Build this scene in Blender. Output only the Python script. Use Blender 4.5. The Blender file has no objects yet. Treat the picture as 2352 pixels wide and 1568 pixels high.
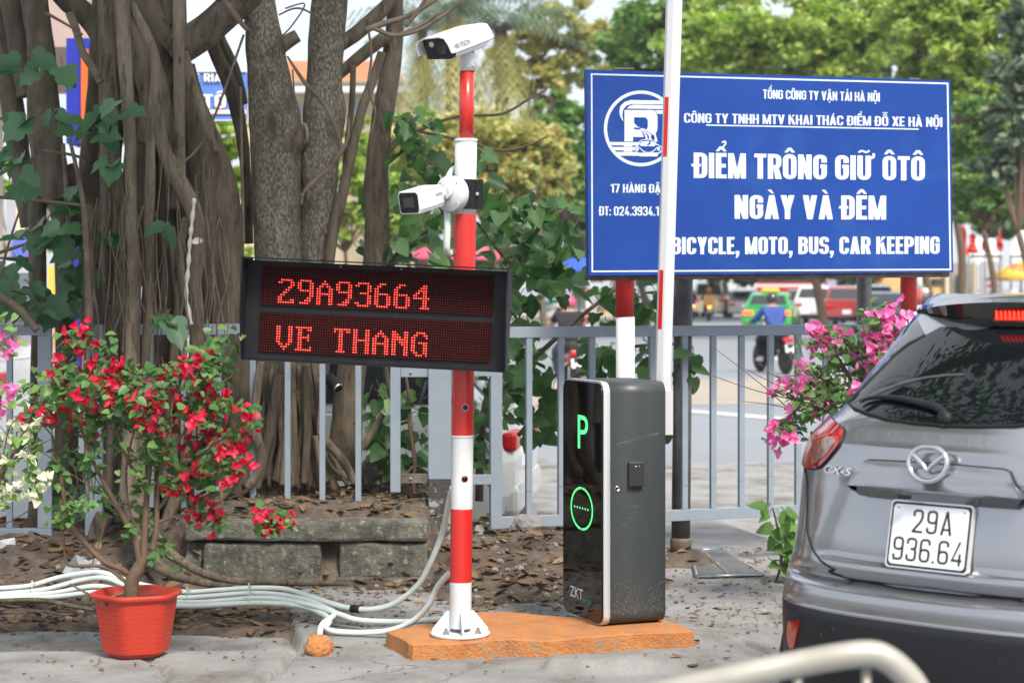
import bpy, bmesh, math, random
import numpy as np
from mathutils import Vector, Matrix, noise
from mathutils.bvhtree import BVHTree
from mathutils.geometry import delaunay_2d_cdt
R = math.radians
random.seed(7)
sc = bpy.context.scene
COL = sc.collection
# ------------------------------------------------------------------ camera, sky, sun, exposure
F, U0, HZ, CZ = 4410.0, 1176.0, 650.0, 1.6      # focal length in photo pixels, image centre column, horizon row, eye height
cd = bpy.data.cameras.new('camera'); cam = bpy.data.objects.new('camera', cd); COL.objects.link(cam)
cam.location = (0, 0, CZ); cam.rotation_euler = (R(90), 0, 0)
cd.sensor_width = 36; cd.lens = F / 2352 * 36; cd.shift_y = -(784 - HZ) / 2352
cd.clip_start = 0.1; cd.clip_end = 5000
cd.dof.use_dof = True; cd.dof.focus_distance = 8.6; cd.dof.aperture_fstop = 3.4
sc.camera = cam
SUN_EL, SUN_AZ = R(52), R(152)                    # azimuth clockwise from +Y
w = bpy.data.worlds.new('World'); sc.world = w; w.use_nodes = True
nt = w.node_tree; nt.nodes.clear()
sky = nt.nodes.new('ShaderNodeTexSky'); sky.sky_type = 'NISHITA'; sky.sun_disc = False
sky.sun_elevation = SUN_EL; sky.sun_rotation = SUN_AZ; sky.air_density = 1.0; sky.dust_density = 3.0; sky.ozone_density = 1.2
bg = nt.nodes.new('ShaderNodeBackground'); bg.inputs['Strength'].default_value = 0.115
wo = nt.nodes.new('ShaderNodeOutputWorld')
# thin bright cloud veil over the sky
tcw = nt.nodes.new('ShaderNodeTexCoord'); cn = nt.nodes.new('ShaderNodeTexNoise'); cn.inputs['Scale'].default_value = 2.2; cn.inputs['Detail'].default_value = 6
cm = nt.nodes.new('ShaderNodeMapRange'); cm.inputs['From Min'].default_value = .35; cm.inputs['From Max'].default_value = .65; cm.inputs['To Min'].default_value = .45; cm.inputs['To Max'].default_value = .85
cx_ = nt.nodes.new('ShaderNodeMix'); cx_.data_type = 'RGBA'; cx_.inputs['B'].default_value = (6.6, 6.9, 7.3, 1)
nt.links.new(tcw.outputs['Generated'], cn.inputs['Vector']); nt.links.new(cn.outputs['Fac'], cm.inputs['Value']); nt.links.new(cm.outputs[0], cx_.inputs['Factor'])
nt.links.new(sky.outputs[0], cx_.inputs['A']); nt.links.new(cx_.outputs['Result'], bg.inputs[0]); nt.links.new(bg.outputs[0], wo.inputs[0])
sd = bpy.data.lights.new('sun', 'SUN'); sd.energy = 3.4; sd.angle = R(16); sd.color = (1, .92, .80)
so = bpy.data.objects.new('sun', sd); COL.objects.link(so)
sdir = Vector((math.sin(SUN_AZ) * math.cos(SUN_EL), math.cos(SUN_AZ) * math.cos(SUN_EL), math.sin(SUN_EL)))
so.rotation_euler = sdir.to_track_quat('Z', 'Y').to_euler()
sc.view_settings.view_transform = 'Standard'; sc.view_settings.look = 'None'
sc.view_settings.exposure = 0.86; sc.view_settings.gamma = 1; sc.view_settings.use_curve_mapping = False
sc.cycles.max_bounces = 8; sc.cycles.transparent_max_bounces = 8

# ------------------------------------------------------------------ helpers
def P(u, v, Y): return Vector(((u - U0) / F * Y, Y, CZ - (v - HZ) / F * Y))
def G(u, v, z=0.0): return P(u, v, F * (CZ - z) / (v - HZ))
def ray_plane(u, v, p0, n):
    d = P(u, v, 1.0) - Vector((0, 0, CZ)); o = Vector((0, 0, CZ))
    return o + d * ((p0 - o).dot(n) / d.dot(n))
def tag(o, label=None, cat=None, group=None, kind=None):
    if label: o['label'] = label
    if cat: o['category'] = cat
    if group: o['group'] = group
    if kind: o['kind'] = kind
    return o
def thing(name, label, cat, loc=(0, 0, 0), group=None, rz=0):
    o = bpy.data.objects.new(name, None); COL.objects.link(o); o.empty_display_size = .1
    o.location = loc; o.rotation_euler = (0, 0, rz)
    return tag(o, label, cat, group)
def mesh_obj(name, me, parent=None, world=True):
    o = bpy.data.objects.new(name, me); COL.objects.link(o)
    if parent is not None:
        o.parent = parent
        if world:
            q = Matrix.Identity(4); p = parent
            while p is not None:
                q = q @ Matrix.Identity(4); top = p; p = p.parent
            if top is parent:
                o.matrix_parent_inverse = (Matrix.Translation(parent.location) @ parent.rotation_euler.to_matrix().to_4x4()).inverted()
    return o
def copy_tree(o, parent=None):
    c = o.copy(); COL.objects.link(c)
    if parent is not None: c.parent = parent
    for ch in [x for x in bpy.data.objects if x.parent == o]: copy_tree(ch, c)
    return c
def catmull(pts, n, closed=False):
    out = []; m = len(pts); rng = m if closed else m - 1
    for i in range(rng):
        if closed: p0, p1, p2, p3 = pts[(i-1) % m], pts[i], pts[(i+1) % m], pts[(i+2) % m]
        else: p0, p1, p2, p3 = pts[max(i-1, 0)], pts[i], pts[i+1], pts[min(i+2, m-1)]
        for k in range(n):
            t = k / n; t2, t3 = t*t, t*t*t
            out.append(tuple(.5*((2*b) + (-a+c)*t + (2*a-5*b+4*c-d)*t2 + (-a+3*b-3*c+d)*t3) for a, b, c, d in zip(p0, p1, p2, p3)))
    if not closed: out.append(tuple(pts[-1]))
    return out
class MB:
    def __init__(s): s.v = []; s.f = []; s.mi = []; s.sm = []
    def add(s, vs, fs, mi=0, smooth=False):
        b = len(s.v); s.v.extend([tuple(x) for x in vs])
        for f in fs: s.f.append([b+i for i in f]); s.mi.append(mi); s.sm.append(smooth)
        return s
    def box(s, c, size, M=None, mi=0, bev=0.0):
        c = Vector(c); hx, hy, hz = [q/2 for q in size]
        if bev <= 0:
            vs = [Vector((x, y, z)) for x in (-hx, hx) for y in (-hy, hy) for z in (-hz, hz)]
            fs = [(0,1,3,2), (4,6,7,5), (0,4,5,1), (2,3,7,6), (0,2,6,4), (1,5,7,3)]
            sm = False
        else:
            bm = bmesh.new(); bmesh.ops.create_cube(bm, size=1)
            for v in bm.verts: v.co = Vector((v.co.x*size[0], v.co.y*size[1], v.co.z*size[2]))
            bmesh.ops.bevel(bm, geom=bm.edges[:], offset=min(bev, min(size)*.45), segments=2, affect='EDGES', profile=.5)
            bm.verts.index_update()
            vs = [v.co.copy() for v in bm.verts]; fs = [[v.index for v in f.verts] for f in bm.faces]; bm.free(); sm = False
        if M is not None: vs = [M @ v for v in vs]
        return s.add([v + c for v in vs], fs, mi, sm)
    def tube(s, pts, rad, seg=10, caps=True, mi=0, smooth=True, rough=0.0, rs=3.0, seed=0, flat=None):
        pts = [Vector(p) for p in pts]; n = len(pts)
        if not hasattr(rad, '__len__'): rad = [rad]*n
        T = [(pts[min(i+1, n-1)] - pts[max(i-1, 0)]) for i in range(n)]
        T = [t.normalized() if t.length > 1e-9 else Vector((0, 0, 1)) for t in T]
        a = Vector((0, 1, 0)) if abs(T[0].y) < .8 else Vector((1, 0, 0))
        N = (a - T[0]*a.dot(T[0])).normalized(); vs = []
        for i in range(n):
            N = N - T[i]*N.dot(T[i])
            N = N.normalized() if N.length > 1e-6 else T[i].orthogonal().normalized()
            B = T[i].cross(N)
            for k in range(seg):
                an = 2*math.pi*k/seg; d = N*math.cos(an) + B*math.sin(an); r = rad[i]
                if rough:
                    q = pts[i]*rs + d*(1.1) + Vector((seed*7.3, seed*3.1, 0))
                    r *= 1 + rough*noise.noise(q) + rough*.5*noise.noise(q*2.7)
                vs.append(pts[i] + d*r)
        fs = [(i*seg+k, i*seg+(k+1) % seg, (i+1)*seg+(k+1) % seg, (i+1)*seg+k) for i in range(n-1) for k in range(seg)]
        s.add(vs, fs, mi, smooth)
        if caps:
            b = len(s.v) - n*seg
            s.f.append([b+k for k in range(seg)][::-1]); s.mi.append(mi); s.sm.append(False)
            s.f.append([b+(n-1)*seg+k for k in range(seg)]); s.mi.append(mi); s.sm.append(False)
        return s
    def prism(s, poly, fr, depth, mi=0, smooth=False):
        # poly: 2-D points; fr(x, y, d) -> world point at depth d
        n = len(poly)
        vs = [fr(x, y, 0) for x, y in poly] + [fr(x, y, depth) for x, y in poly]
        s.add(vs, [list(range(n))[::-1], list(range(n, 2*n))], mi, False)
        b = len(s.v) - 2*n
        for i in range(n):
            j = (i+1) % n; s.f.append([b+i, b+j, b+n+j, b+n+i]); s.mi.append(mi); s.sm.append(smooth)
        return s
    def lathe(s, prof, c=(0, 0, 0), M=None, seg=20, mi=0, smooth=True, caps=True):
        c = Vector(c); vs = []
        for r, z in prof:
            for k in range(seg):
                a = 2*math.pi*k/seg; p = Vector((r*math.cos(a), r*math.sin(a), z))
                vs.append((M @ p if M is not None else p) + c)
        n = len(prof)
        s.add(vs, [(i*seg+k, i*seg+(k+1) % seg, (i+1)*seg+(k+1) % seg, (i+1)*seg+k) for i in range(n-1) for k in range(seg)], mi, smooth)
        if caps:
            b = len(s.v) - n*seg
            s.f.append([b+k for k in range(seg)][::-1]); s.mi.append(mi); s.sm.append(False)
            s.f.append([b+(n-1)*seg+k for k in range(seg)]); s.mi.append(mi); s.sm.append(False)
        return s
    def build(s, name, mats, parent=None, world=True, flip=True):
        me = bpy.data.meshes.new(name); me.from_pydata(s.v, [], s.f)
        if not isinstance(mats, (list, tuple)): mats = [mats]
        for m in mats: me.materials.append(m)
        me.polygons.foreach_set('material_index', s.mi); me.polygons.foreach_set('use_smooth', s.sm)
        if flip:
            bm = bmesh.new(); bm.from_mesh(me); bmesh.ops.recalc_face_normals(bm, faces=bm.faces); bm.to_mesh(me); bm.free()
        me.update(); return mesh_obj(name, me, parent, world)
def frame(x, y, z):                                   # matrix with these columns
    return Matrix((x, y, z)).transposed()
def basis(fwd, up=(0, 0, 1)):                         # x right, y forward, z up
    f = Vector(fwd).normalized(); r = f.cross(Vector(up)).normalized(); u = r.cross(f)
    return frame(r, f, u)

# ------------------------------------------------------------------ materials
def newmat(name):
    m = bpy.data.materials.new(name); m.use_nodes = True
    return m, m.node_tree.nodes, m.node_tree.links, m.node_tree.nodes['Principled BSDF']
def rgba(c): return (c[0], c[1], c[2], 1)
def pbr(name, c1, c2=None, scale=6, lo=.35, hi=.65, rough=.6, bump=0, bscale=60, metal=0, coat=0, spec=.5, c3=None, scale3=1.2, lo3=.5, hi3=.62, rvar=0, stretch=None):
    m, N, L, b = newmat(name)
    b.inputs['Roughness'].default_value = rough; b.inputs['Metallic'].default_value = metal
    b.inputs['Coat Weight'].default_value = coat; b.inputs['Coat Roughness'].default_value = .04
    b.inputs['Specular IOR Level'].default_value = spec; b.inputs['Base Color'].default_value = rgba(c1)
    tc = N.new('ShaderNodeTexCoord'); vec = tc.outputs['Object']
    if stretch:
        mp = N.new('ShaderNodeMapping'); mp.inputs['Scale'].default_value = stretch; L.new(vec, mp.inputs[0]); vec = mp.outputs[0]
    def noise_mask(s, l, h, detail=6):
        t = N.new('ShaderNodeTexNoise'); t.inputs['Scale'].default_value = s; t.inputs['Detail'].default_value = detail; t.inputs['Roughness'].default_value = .65
        L.new(vec, t.inputs['Vector'])
        mr = N.new('ShaderNodeMapRange'); mr.inputs['From Min'].default_value = l; mr.inputs['From Max'].default_value = h
        L.new(t.outputs['Fac'], mr.inputs['Value']); return mr.outputs[0]
    if c2 is not None:
        mx = N.new('ShaderNodeMix'); mx.data_type = 'RGBA'
        f = noise_mask(scale, lo, hi); L.new(f, mx.inputs['Factor'])
        mx.inputs['A'].default_value = rgba(c1); mx.inputs['B'].default_value = rgba(c2); out = mx.outputs['Result']
        if c3 is not None:
            m3 = N.new('ShaderNodeMix'); m3.data_type = 'RGBA'; f3 = noise_mask(scale3, lo3, hi3)
            L.new(f3, m3.inputs['Factor']); L.new(out, m3.inputs['A']); m3.inputs['B'].default_value = rgba(c3); out = m3.outputs['Result']
        L.new(out, b.inputs['Base Color'])
        if rvar:
            mr = N.new('ShaderNodeMapRange'); mr.inputs['To Min'].default_value = rough; mr.inputs['To Max'].default_value = rough + rvar
            L.new(f, mr.inputs['Value']); L.new(mr.outputs[0], b.inputs['Roughness'])
    if bump:
        t = N.new('ShaderNodeTexNoise'); t.inputs['Scale'].default_value = bscale; t.inputs['Detail'].default_value = 8; t.inputs['Roughness'].default_value = .7
        L.new(vec, t.inputs['Vector'])
        bp = N.new('ShaderNodeBump'); bp.inputs['Strength'].default_value = bump; bp.inputs['Distance'].default_value = .02
        L.new(t.outputs['Fac'], bp.inputs['Height']); L.new(bp.outputs[0], b.inputs['Normal'])
    return m
def leafmat(name, cols, trans=.35, rough=.5, spec=.4):
    m, N, L, b = newmat(name)
    g = N.new('ShaderNodeNewGeometry'); cr = N.new('ShaderNodeValToRGB'); e = cr.color_ramp.elements
    for i, c in enumerate(cols):
        pos = i/(len(cols)-1)
        el = e[i] if i < 2 else e.new(pos)
        el.position = pos; el.color = rgba(c)
    e[0].position = 0
    L.new(g.outputs['Random Per Island'], cr.inputs[0]); L.new(cr.outputs[0], b.inputs['Base Color'])
    b.inputs['Roughness'].default_value = rough; b.inputs['Specular IOR Level'].default_value = spec
    t = N.new('ShaderNodeBsdfTranslucent'); hs = N.new('ShaderNodeHueSaturation'); hs.inputs['Value'].default_value = 1.5; hs.inputs['Saturation'].default_value = 1.1
    L.new(cr.outputs[0], hs.inputs['Color']); L.new(hs.outputs[0], t.inputs['Color'])
    mx = N.new('ShaderNodeMixShader'); mx.inputs[0].default_value = trans
    o = N['Material Output']; L.new(b.outputs[0], mx.inputs[1]); L.new(t.outputs[0], mx.inputs[2]); L.new(mx.outputs[0], o.inputs[0])
    return m
def emit(name, c, s):
    m, N, L, b = newmat(name); b.inputs['Base Color'].default_value = rgba(c)
    b.inputs['Emission Color'].default_value = rgba(c); b.inputs['Emission Strength'].default_value = s; return m
def glassy(name, c, rough=.03, spec=.8, ior=1.5):
    m, N, L, b = newmat(name); b.inputs['Base Color'].default_value = rgba(c); b.inputs['Roughness'].default_value = rough
    b.inputs['Specular IOR Level'].default_value = spec; b.inputs['IOR'].default_value = ior; b.inputs['Coat Weight'].default_value = .5 if spec > .4 else .12; b.inputs['Coat Roughness'].default_value = .02; return m
M = {}
M['concrete'] = pbr('concrete', (.30,.30,.30), (.185,.183,.178), 2.6, .38, .66, .88, .8, 70, c3=(.125,.11,.092), scale3=1.3, lo3=.54, hi3=.72)
def cracks(m, scale, width, dark):
    N, L = m.node_tree.nodes, m.node_tree.links; b = N['Principled BSDF']; tc = N.new('ShaderNodeTexCoord')
    nz = N.new('ShaderNodeTexNoise'); nz.inputs['Scale'].default_value = 5; nz.inputs['Detail'].default_value = 6; L.new(tc.outputs['Object'], nz.inputs['Vector'])
    ad = N.new('ShaderNodeMix'); ad.data_type = 'RGBA'; ad.blend_type = 'LINEAR_LIGHT'; ad.inputs['Factor'].default_value = .09; L.new(tc.outputs['Object'], ad.inputs['A']); L.new(nz.outputs['Color'], ad.inputs['B'])
    v = N.new('ShaderNodeTexVoronoi'); v.feature = 'DISTANCE_TO_EDGE'; v.inputs['Scale'].default_value = scale; L.new(ad.outputs['Result'], v.inputs['Vector'])
    mr = N.new('ShaderNodeMapRange'); mr.inputs['From Min'].default_value = width*.4; mr.inputs['From Max'].default_value = width; mr.inputs['To Min'].default_value = 1; mr.inputs['To Max'].default_value = 0; L.new(v.outputs['Distance'], mr.inputs['Value'])
    g = N.new('ShaderNodeTexNoise'); g.inputs['Scale'].default_value = 160; g.inputs['Detail'].default_value = 3; L.new(tc.outputs['Object'], g.inputs['Vector'])
    gm = N.new('ShaderNodeMapRange'); gm.inputs['From Min'].default_value = .62; gm.inputs['From Max'].default_value = .72; gm.inputs['To Max'].default_value = .55; L.new(g.outputs['Fac'], gm.inputs['Value'])
    mx = N.new('ShaderNodeMath'); mx.operation = 'MAXIMUM'; bk = N.new('ShaderNodeTexNoise'); bk.inputs['Scale'].default_value = 1.7; L.new(tc.outputs['Object'], bk.inputs['Vector']); bm_ = N.new('ShaderNodeMapRange'); bm_.inputs['From Min'].default_value = .46; bm_.inputs['From Max'].default_value = .60; bm_.inputs['To Max'].default_value = .8; L.new(bk.outputs['Fac'], bm_.inputs['Value']); mu = N.new('ShaderNodeMath'); mu.operation = 'MULTIPLY'; L.new(mr.outputs[0], mu.inputs[0]); L.new(bm_.outputs[0], mu.inputs[1]); L.new(mu.outputs[0], mx.inputs[0]); L.new(gm.outputs[0], mx.inputs[1])
    c = N.new('ShaderNodeMix'); c.data_type = 'RGBA'; src = b.inputs['Base Color'].links[0].from_socket; L.new(mx.outputs[0], c.inputs['Factor']); L.new(src, c.inputs['A']); c.inputs['B'].default_value = rgba(dark); L.new(c.outputs['Result'], b.inputs['Base Color'])
cracks(M['concrete'], .6, .0035, (.085,.078,.07))
M['concrete_dark'] = pbr('concrete_dark', (.165,.16,.13), (.075,.078,.062), 9, .36, .62, .9, 1.0, 45, c3=(.28,.275,.245), scale3=26, lo3=.54, hi3=.66)
M['soil'] = pbr('soil', (.075,.056,.043), (.15,.118,.092), 14, .35, .65, .95, .9, 40, c3=(.05,.037,.028), scale3=4, lo3=.5, hi3=.65)
M['asphalt'] = pbr('asphalt', (.215,.235,.265), (.185,.20,.225), .6, .3, .7, .7, .15, 30)
M['road_mark'] = pbr('road_mark', (.55,.55,.53), (.42,.42,.42), 3, rough=.7)
M['sand_paving'] = pbr('sand_paving', (.34,.29,.23), (.27,.24,.21), .8, rough=.85)
M['orange_paint'] = pbr('orange_paint', (.57,.23,.07), (.45,.175,.06), 11, .38, .64, .8, .9, 70, c3=(.34,.25,.16), scale3=17, lo3=.53, hi3=.68)
M['red_paint'] = pbr('red_paint', (.56,.017,.012), (.47,.018,.014), 6, rough=.30, coat=.25, rvar=.15, c3=(.27,.045,.035), scale3=55, lo3=.64, hi3=.70)
M['white_paint'] = pbr('white_paint', (.60,.61,.63), (.53,.54,.55), 7, .42, .7, rough=.38, bump=.05, bscale=90, c3=(.40,.37,.33), scale3=48, lo3=.66, hi3=.72)
M['fence_paint'] = pbr('fence_paint', (.245,.29,.345), (.215,.26,.31), 7, .4, .7, .45, .06, 120, c3=(.22,.25,.31), scale3=20, lo3=.62, hi3=.70)
M['fence_peeled'] = pbr('fence_peeled', (.05,.045,.045), (.28,.29,.29), 11, .52, .56, .7, .4, 40)
M['rust'] = pbr('rust', (.16,.14,.125), (.10,.07,.05), 12, .4, .6, .7, .3, 60)
M['grey_steel'] = pbr('grey_steel', (.13,.13,.13), (.085,.085,.085), 9, .4, .62, .5, .2, 80, metal=.4)
M['galv'] = pbr('galv', (.5,.5,.5), (.35,.35,.35), 20, rough=.35, metal=.9)
M['chrome'] = pbr('chrome', (.58,.59,.61), rough=.07, metal=1)
M['black_metal'] = pbr('black_metal', (.011,.011,.014), (.015,.015,.018), 9, rough=.5, bump=.04, bscale=200, spec=.18)
M['black_panel'] = glassy('black_panel', (.004,.004,.004), .035, .35)
M['led_back'] = pbr('led_back', (.005,.002,.002), (.008,.003,.003), 120, rough=.7, spec=.05)
M['led_off'] = pbr('led_off', (.17,.018,.018), rough=.5, spec=.1)
M['led_on'] = emit('led_on', (1.0,.055,.038), 1.35)
M['led_halo'] = emit('led_halo', (.9,.015,.01), .10)
M['green_glow'] = emit('green_glow', (.09,.80,.24), .7)
M['green_led'] = emit('green_led', (.05,.9,.3), 2.0); M['red_led'] = emit('red_led', (1,.05,.03), 1.5)
M['silver'] = pbr('silver', (.62,.64,.66), rough=.3, metal=.35, coat=.2)
M['cabinet'] = pbr('cabinet', (.047,.056,.058), (.04,.047,.049), 30, rough=.42, bump=.05, bscale=250, c3=(.16,.16,.155), scale3=34, lo3=.70, hi3=.80)
M['cabinet_dirt'] = pbr('cabinet_dirt', (.045,.045,.043), (.13,.12,.105), 40, .52, .72, .6, .05, 200)
M['reader'] = pbr('reader', (.03,.028,.036), rough=.45, bump=.05, bscale=300)
M['arm_white'] = pbr('arm_white', (.58,.59,.62), (.55,.56,.59), 4, rough=.3)
M['strip_red'] = pbr('strip_red', (.55,.012,.01), (.45,.01,.008), 200, rough=.3)
M['text_white'] = pbr('text_white', (.58,.65,.73), (.53,.60,.69), 8, rough=.4)
M['text_black'] = pbr('text_black', (.012,.013,.015), rough=.4)
M['text_grey'] = pbr('text_grey', (.09,.09,.1), rough=.5)
M['sign_blue'] = pbr('sign_blue', (.006,.042,.235), (.008,.05,.27), 2.0, rough=.42, spec=.25, c3=(.018,.07,.28), scale3=3, lo3=.55, hi3=.75, bump=.02, bscale=20)
M['pot'] = pbr('pot', (.45,.034,.016), (.39,.03,.014), 8, rough=.45, bump=.05, bscale=150, c3=(.42,.09,.06), scale3=30, lo3=.63, hi3=.72)
M['pvc'] = pbr('pvc', (.60,.66,.64), (.50,.56,.53), 9, .4, .75, rough=.45)
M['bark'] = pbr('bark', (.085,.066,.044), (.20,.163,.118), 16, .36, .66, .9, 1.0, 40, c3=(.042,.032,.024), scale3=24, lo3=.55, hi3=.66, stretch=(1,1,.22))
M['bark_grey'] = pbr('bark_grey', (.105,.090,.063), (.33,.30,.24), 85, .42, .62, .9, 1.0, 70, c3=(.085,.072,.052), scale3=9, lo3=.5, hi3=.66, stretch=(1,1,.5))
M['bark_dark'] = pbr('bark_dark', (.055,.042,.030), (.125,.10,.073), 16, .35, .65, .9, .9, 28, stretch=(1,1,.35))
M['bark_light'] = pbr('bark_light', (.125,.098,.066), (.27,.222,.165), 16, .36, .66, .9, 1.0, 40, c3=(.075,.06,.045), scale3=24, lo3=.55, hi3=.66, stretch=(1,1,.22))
M['vine'] = pbr('vine', (.17,.135,.10), (.09,.068,.05), 12, rough=.9)
M['twig'] = pbr('twig', (.14,.09,.06), (.09,.06,.04), 12, rough=.85, bump=.3, bscale=60)
M['leaf_mul'] = leafmat('leaf_mul', [(.026,.085,.038), (.05,.13,.055), (.075,.175,.08), (.10,.20,.11), (.075,.18,.045)], .28, .45, .5)
M['leaf_shrub'] = leafmat('leaf_shrub', [(.025,.08,.022), (.04,.12,.03), (.06,.16,.04), (.09,.19,.07), (.11,.24,.04)], .3, .45, .5)
M['leaf_boug'] = leafmat('leaf_boug', [(.04,.10,.03), (.065,.16,.045), (.09,.20,.055), (.13,.25,.07), (.05,.12,.05)], .32, .45, .4)
M['leaf_light'] = leafmat('leaf_light', [(.09,.2,.045), (.15,.29,.07), (.2,.33,.10)], .35)
M['flower_red'] = leafmat('flower_red', [(.46,.006,.025), (.60,.012,.05), (.68,.03,.09), (.52,.010,.03), (.74,.10,.19)], .35, .6, .2)
M['flower_pink'] = leafmat('flower_pink', [(.74,.13,.38), (.80,.20,.46), (.84,.30,.56), (.72,.10,.34)], .35, .6, .2)
M['flower_white'] = leafmat('flower_white', [(.70,.72,.52), (.78,.79,.64), (.62,.66,.42)], .3, .6, .2)
M['litter'] = leafmat('litter', [(.06,.035,.02), (.14,.085,.045), (.20,.13,.07), (.10,.055,.03), (.24,.17,.10)], .05, .85, .2)
M['stone'] = pbr('stone', (.27,.27,.26), (.17,.165,.155), 10, .35, .65, .9, .7, 30)
M['plastic_film'] = pbr('plastic_film', (.42,.44,.46), (.30,.32,.35), 12, rough=.25, spec=.6)
M['steel_rail'] = pbr('steel_rail', (.40,.385,.34), (.32,.305,.265), 8, rough=.4, metal=.25, bump=.05, bscale=60)
def T(s): return s
def wall(name, c, k=.85): return pbr(name, c, tuple(x*k for x in c), 1.3, .35, .65, .85)
# ------------------------------------------------------------------ lettering (built-in font -> real mesh strokes)
_tx = {}
def glyphs(s, off=0.0):
    k = (s, off)
    if k not in _tx:
        cu = bpy.data.curves.new('lettering', 'FONT'); cu.body = s; cu.size = 1; cu.offset = off; cu.resolution_u = 4
        o = bpy.data.objects.new('lettering', cu); COL.objects.link(o)
        dg = bpy.context.evaluated_depsgraph_get(); dg.update()
        me = bpy.data.meshes.new_from_object(o.evaluated_get(dg))
        vs = [(v.co.x, v.co.y) for v in me.vertices]; fs = [tuple(p.vertices) for p in me.polygons]
        bpy.data.objects.remove(o); bpy.data.meshes.remove(me); bpy.data.curves.remove(cu)
        _tx[k] = (vs, fs)
    return _tx[k]
def put_text(mb, s, fn, off=0.0, mi=0, cap=None, shift=0.0, copies=1, step=.0004):
    # fn(tx 0..1 along the line, ty 0 baseline .. 1 cap height, d lift) -> world point
    vs, fs = glyphs(s, off)
    H = glyphs('H', off)[0]; h0 = min(y for x, y in H); h1 = max(y for x, y in H)
    x0 = min(x for x, y in vs); x1 = max(x for x, y in vs)
    for c in range(copies):
        sh = 0 if copies == 1 else shift*(2*c/(copies-1)-1)
        mb.add([fn((x-x0)/(x1-x0) + sh, (y-h0)/(h1-h0), c*step) for x, y in vs], fs, mi)
# condensed bold capitals drawn as strokes, as on the board and the number plate
import unicodedata
def c_path(pts, t, h, r=.17, closed=False, sharp=()):
    n = len(pts); out = []
    for i, p in enumerate(pts):
        p = Vector(p)
        if (not closed and i in (0, n-1)) or i in sharp: out.append(p); continue
        a, c = Vector(pts[i-1]), Vector(pts[(i+1) % n]); ra = min(r, (a-p).length*.5); rc = min(r, (c-p).length*.5)
        q0, q1 = p + (a-p).normalized()*ra, p + (c-p).normalized()*rc
        for k in range(6): x = k/5; out.append(q0*(1-x)**2 + p*2*x*(1-x) + q1*x*x)
    m = len(out); L_, R_ = [], []
    for i, p in enumerate(out):
        a = out[i-1] if (closed or i > 0) else p; c = out[(i+1) % m] if (closed or i < m-1) else p
        d0 = (p-a).normalized() if (p-a).length > 1e-9 else (c-p).normalized(); d1 = (c-p).normalized() if (c-p).length > 1e-9 else d0
        d = (d0+d1); d = d.normalized() if d.length > 1e-6 else d1; nn = Vector((-d.y, d.x)); k = 1/max(.5, nn.dot(Vector((-d1.y, d1.x))))
        e = Vector((nn.x*t/2*k, nn.y*h/2*k)); L_.append(p+e); R_.append(p-e)
    return [[R_[i], R_[(i+1) % m], L_[(i+1) % m], L_[i]] for i in range(m if closed else m-1)]
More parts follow.
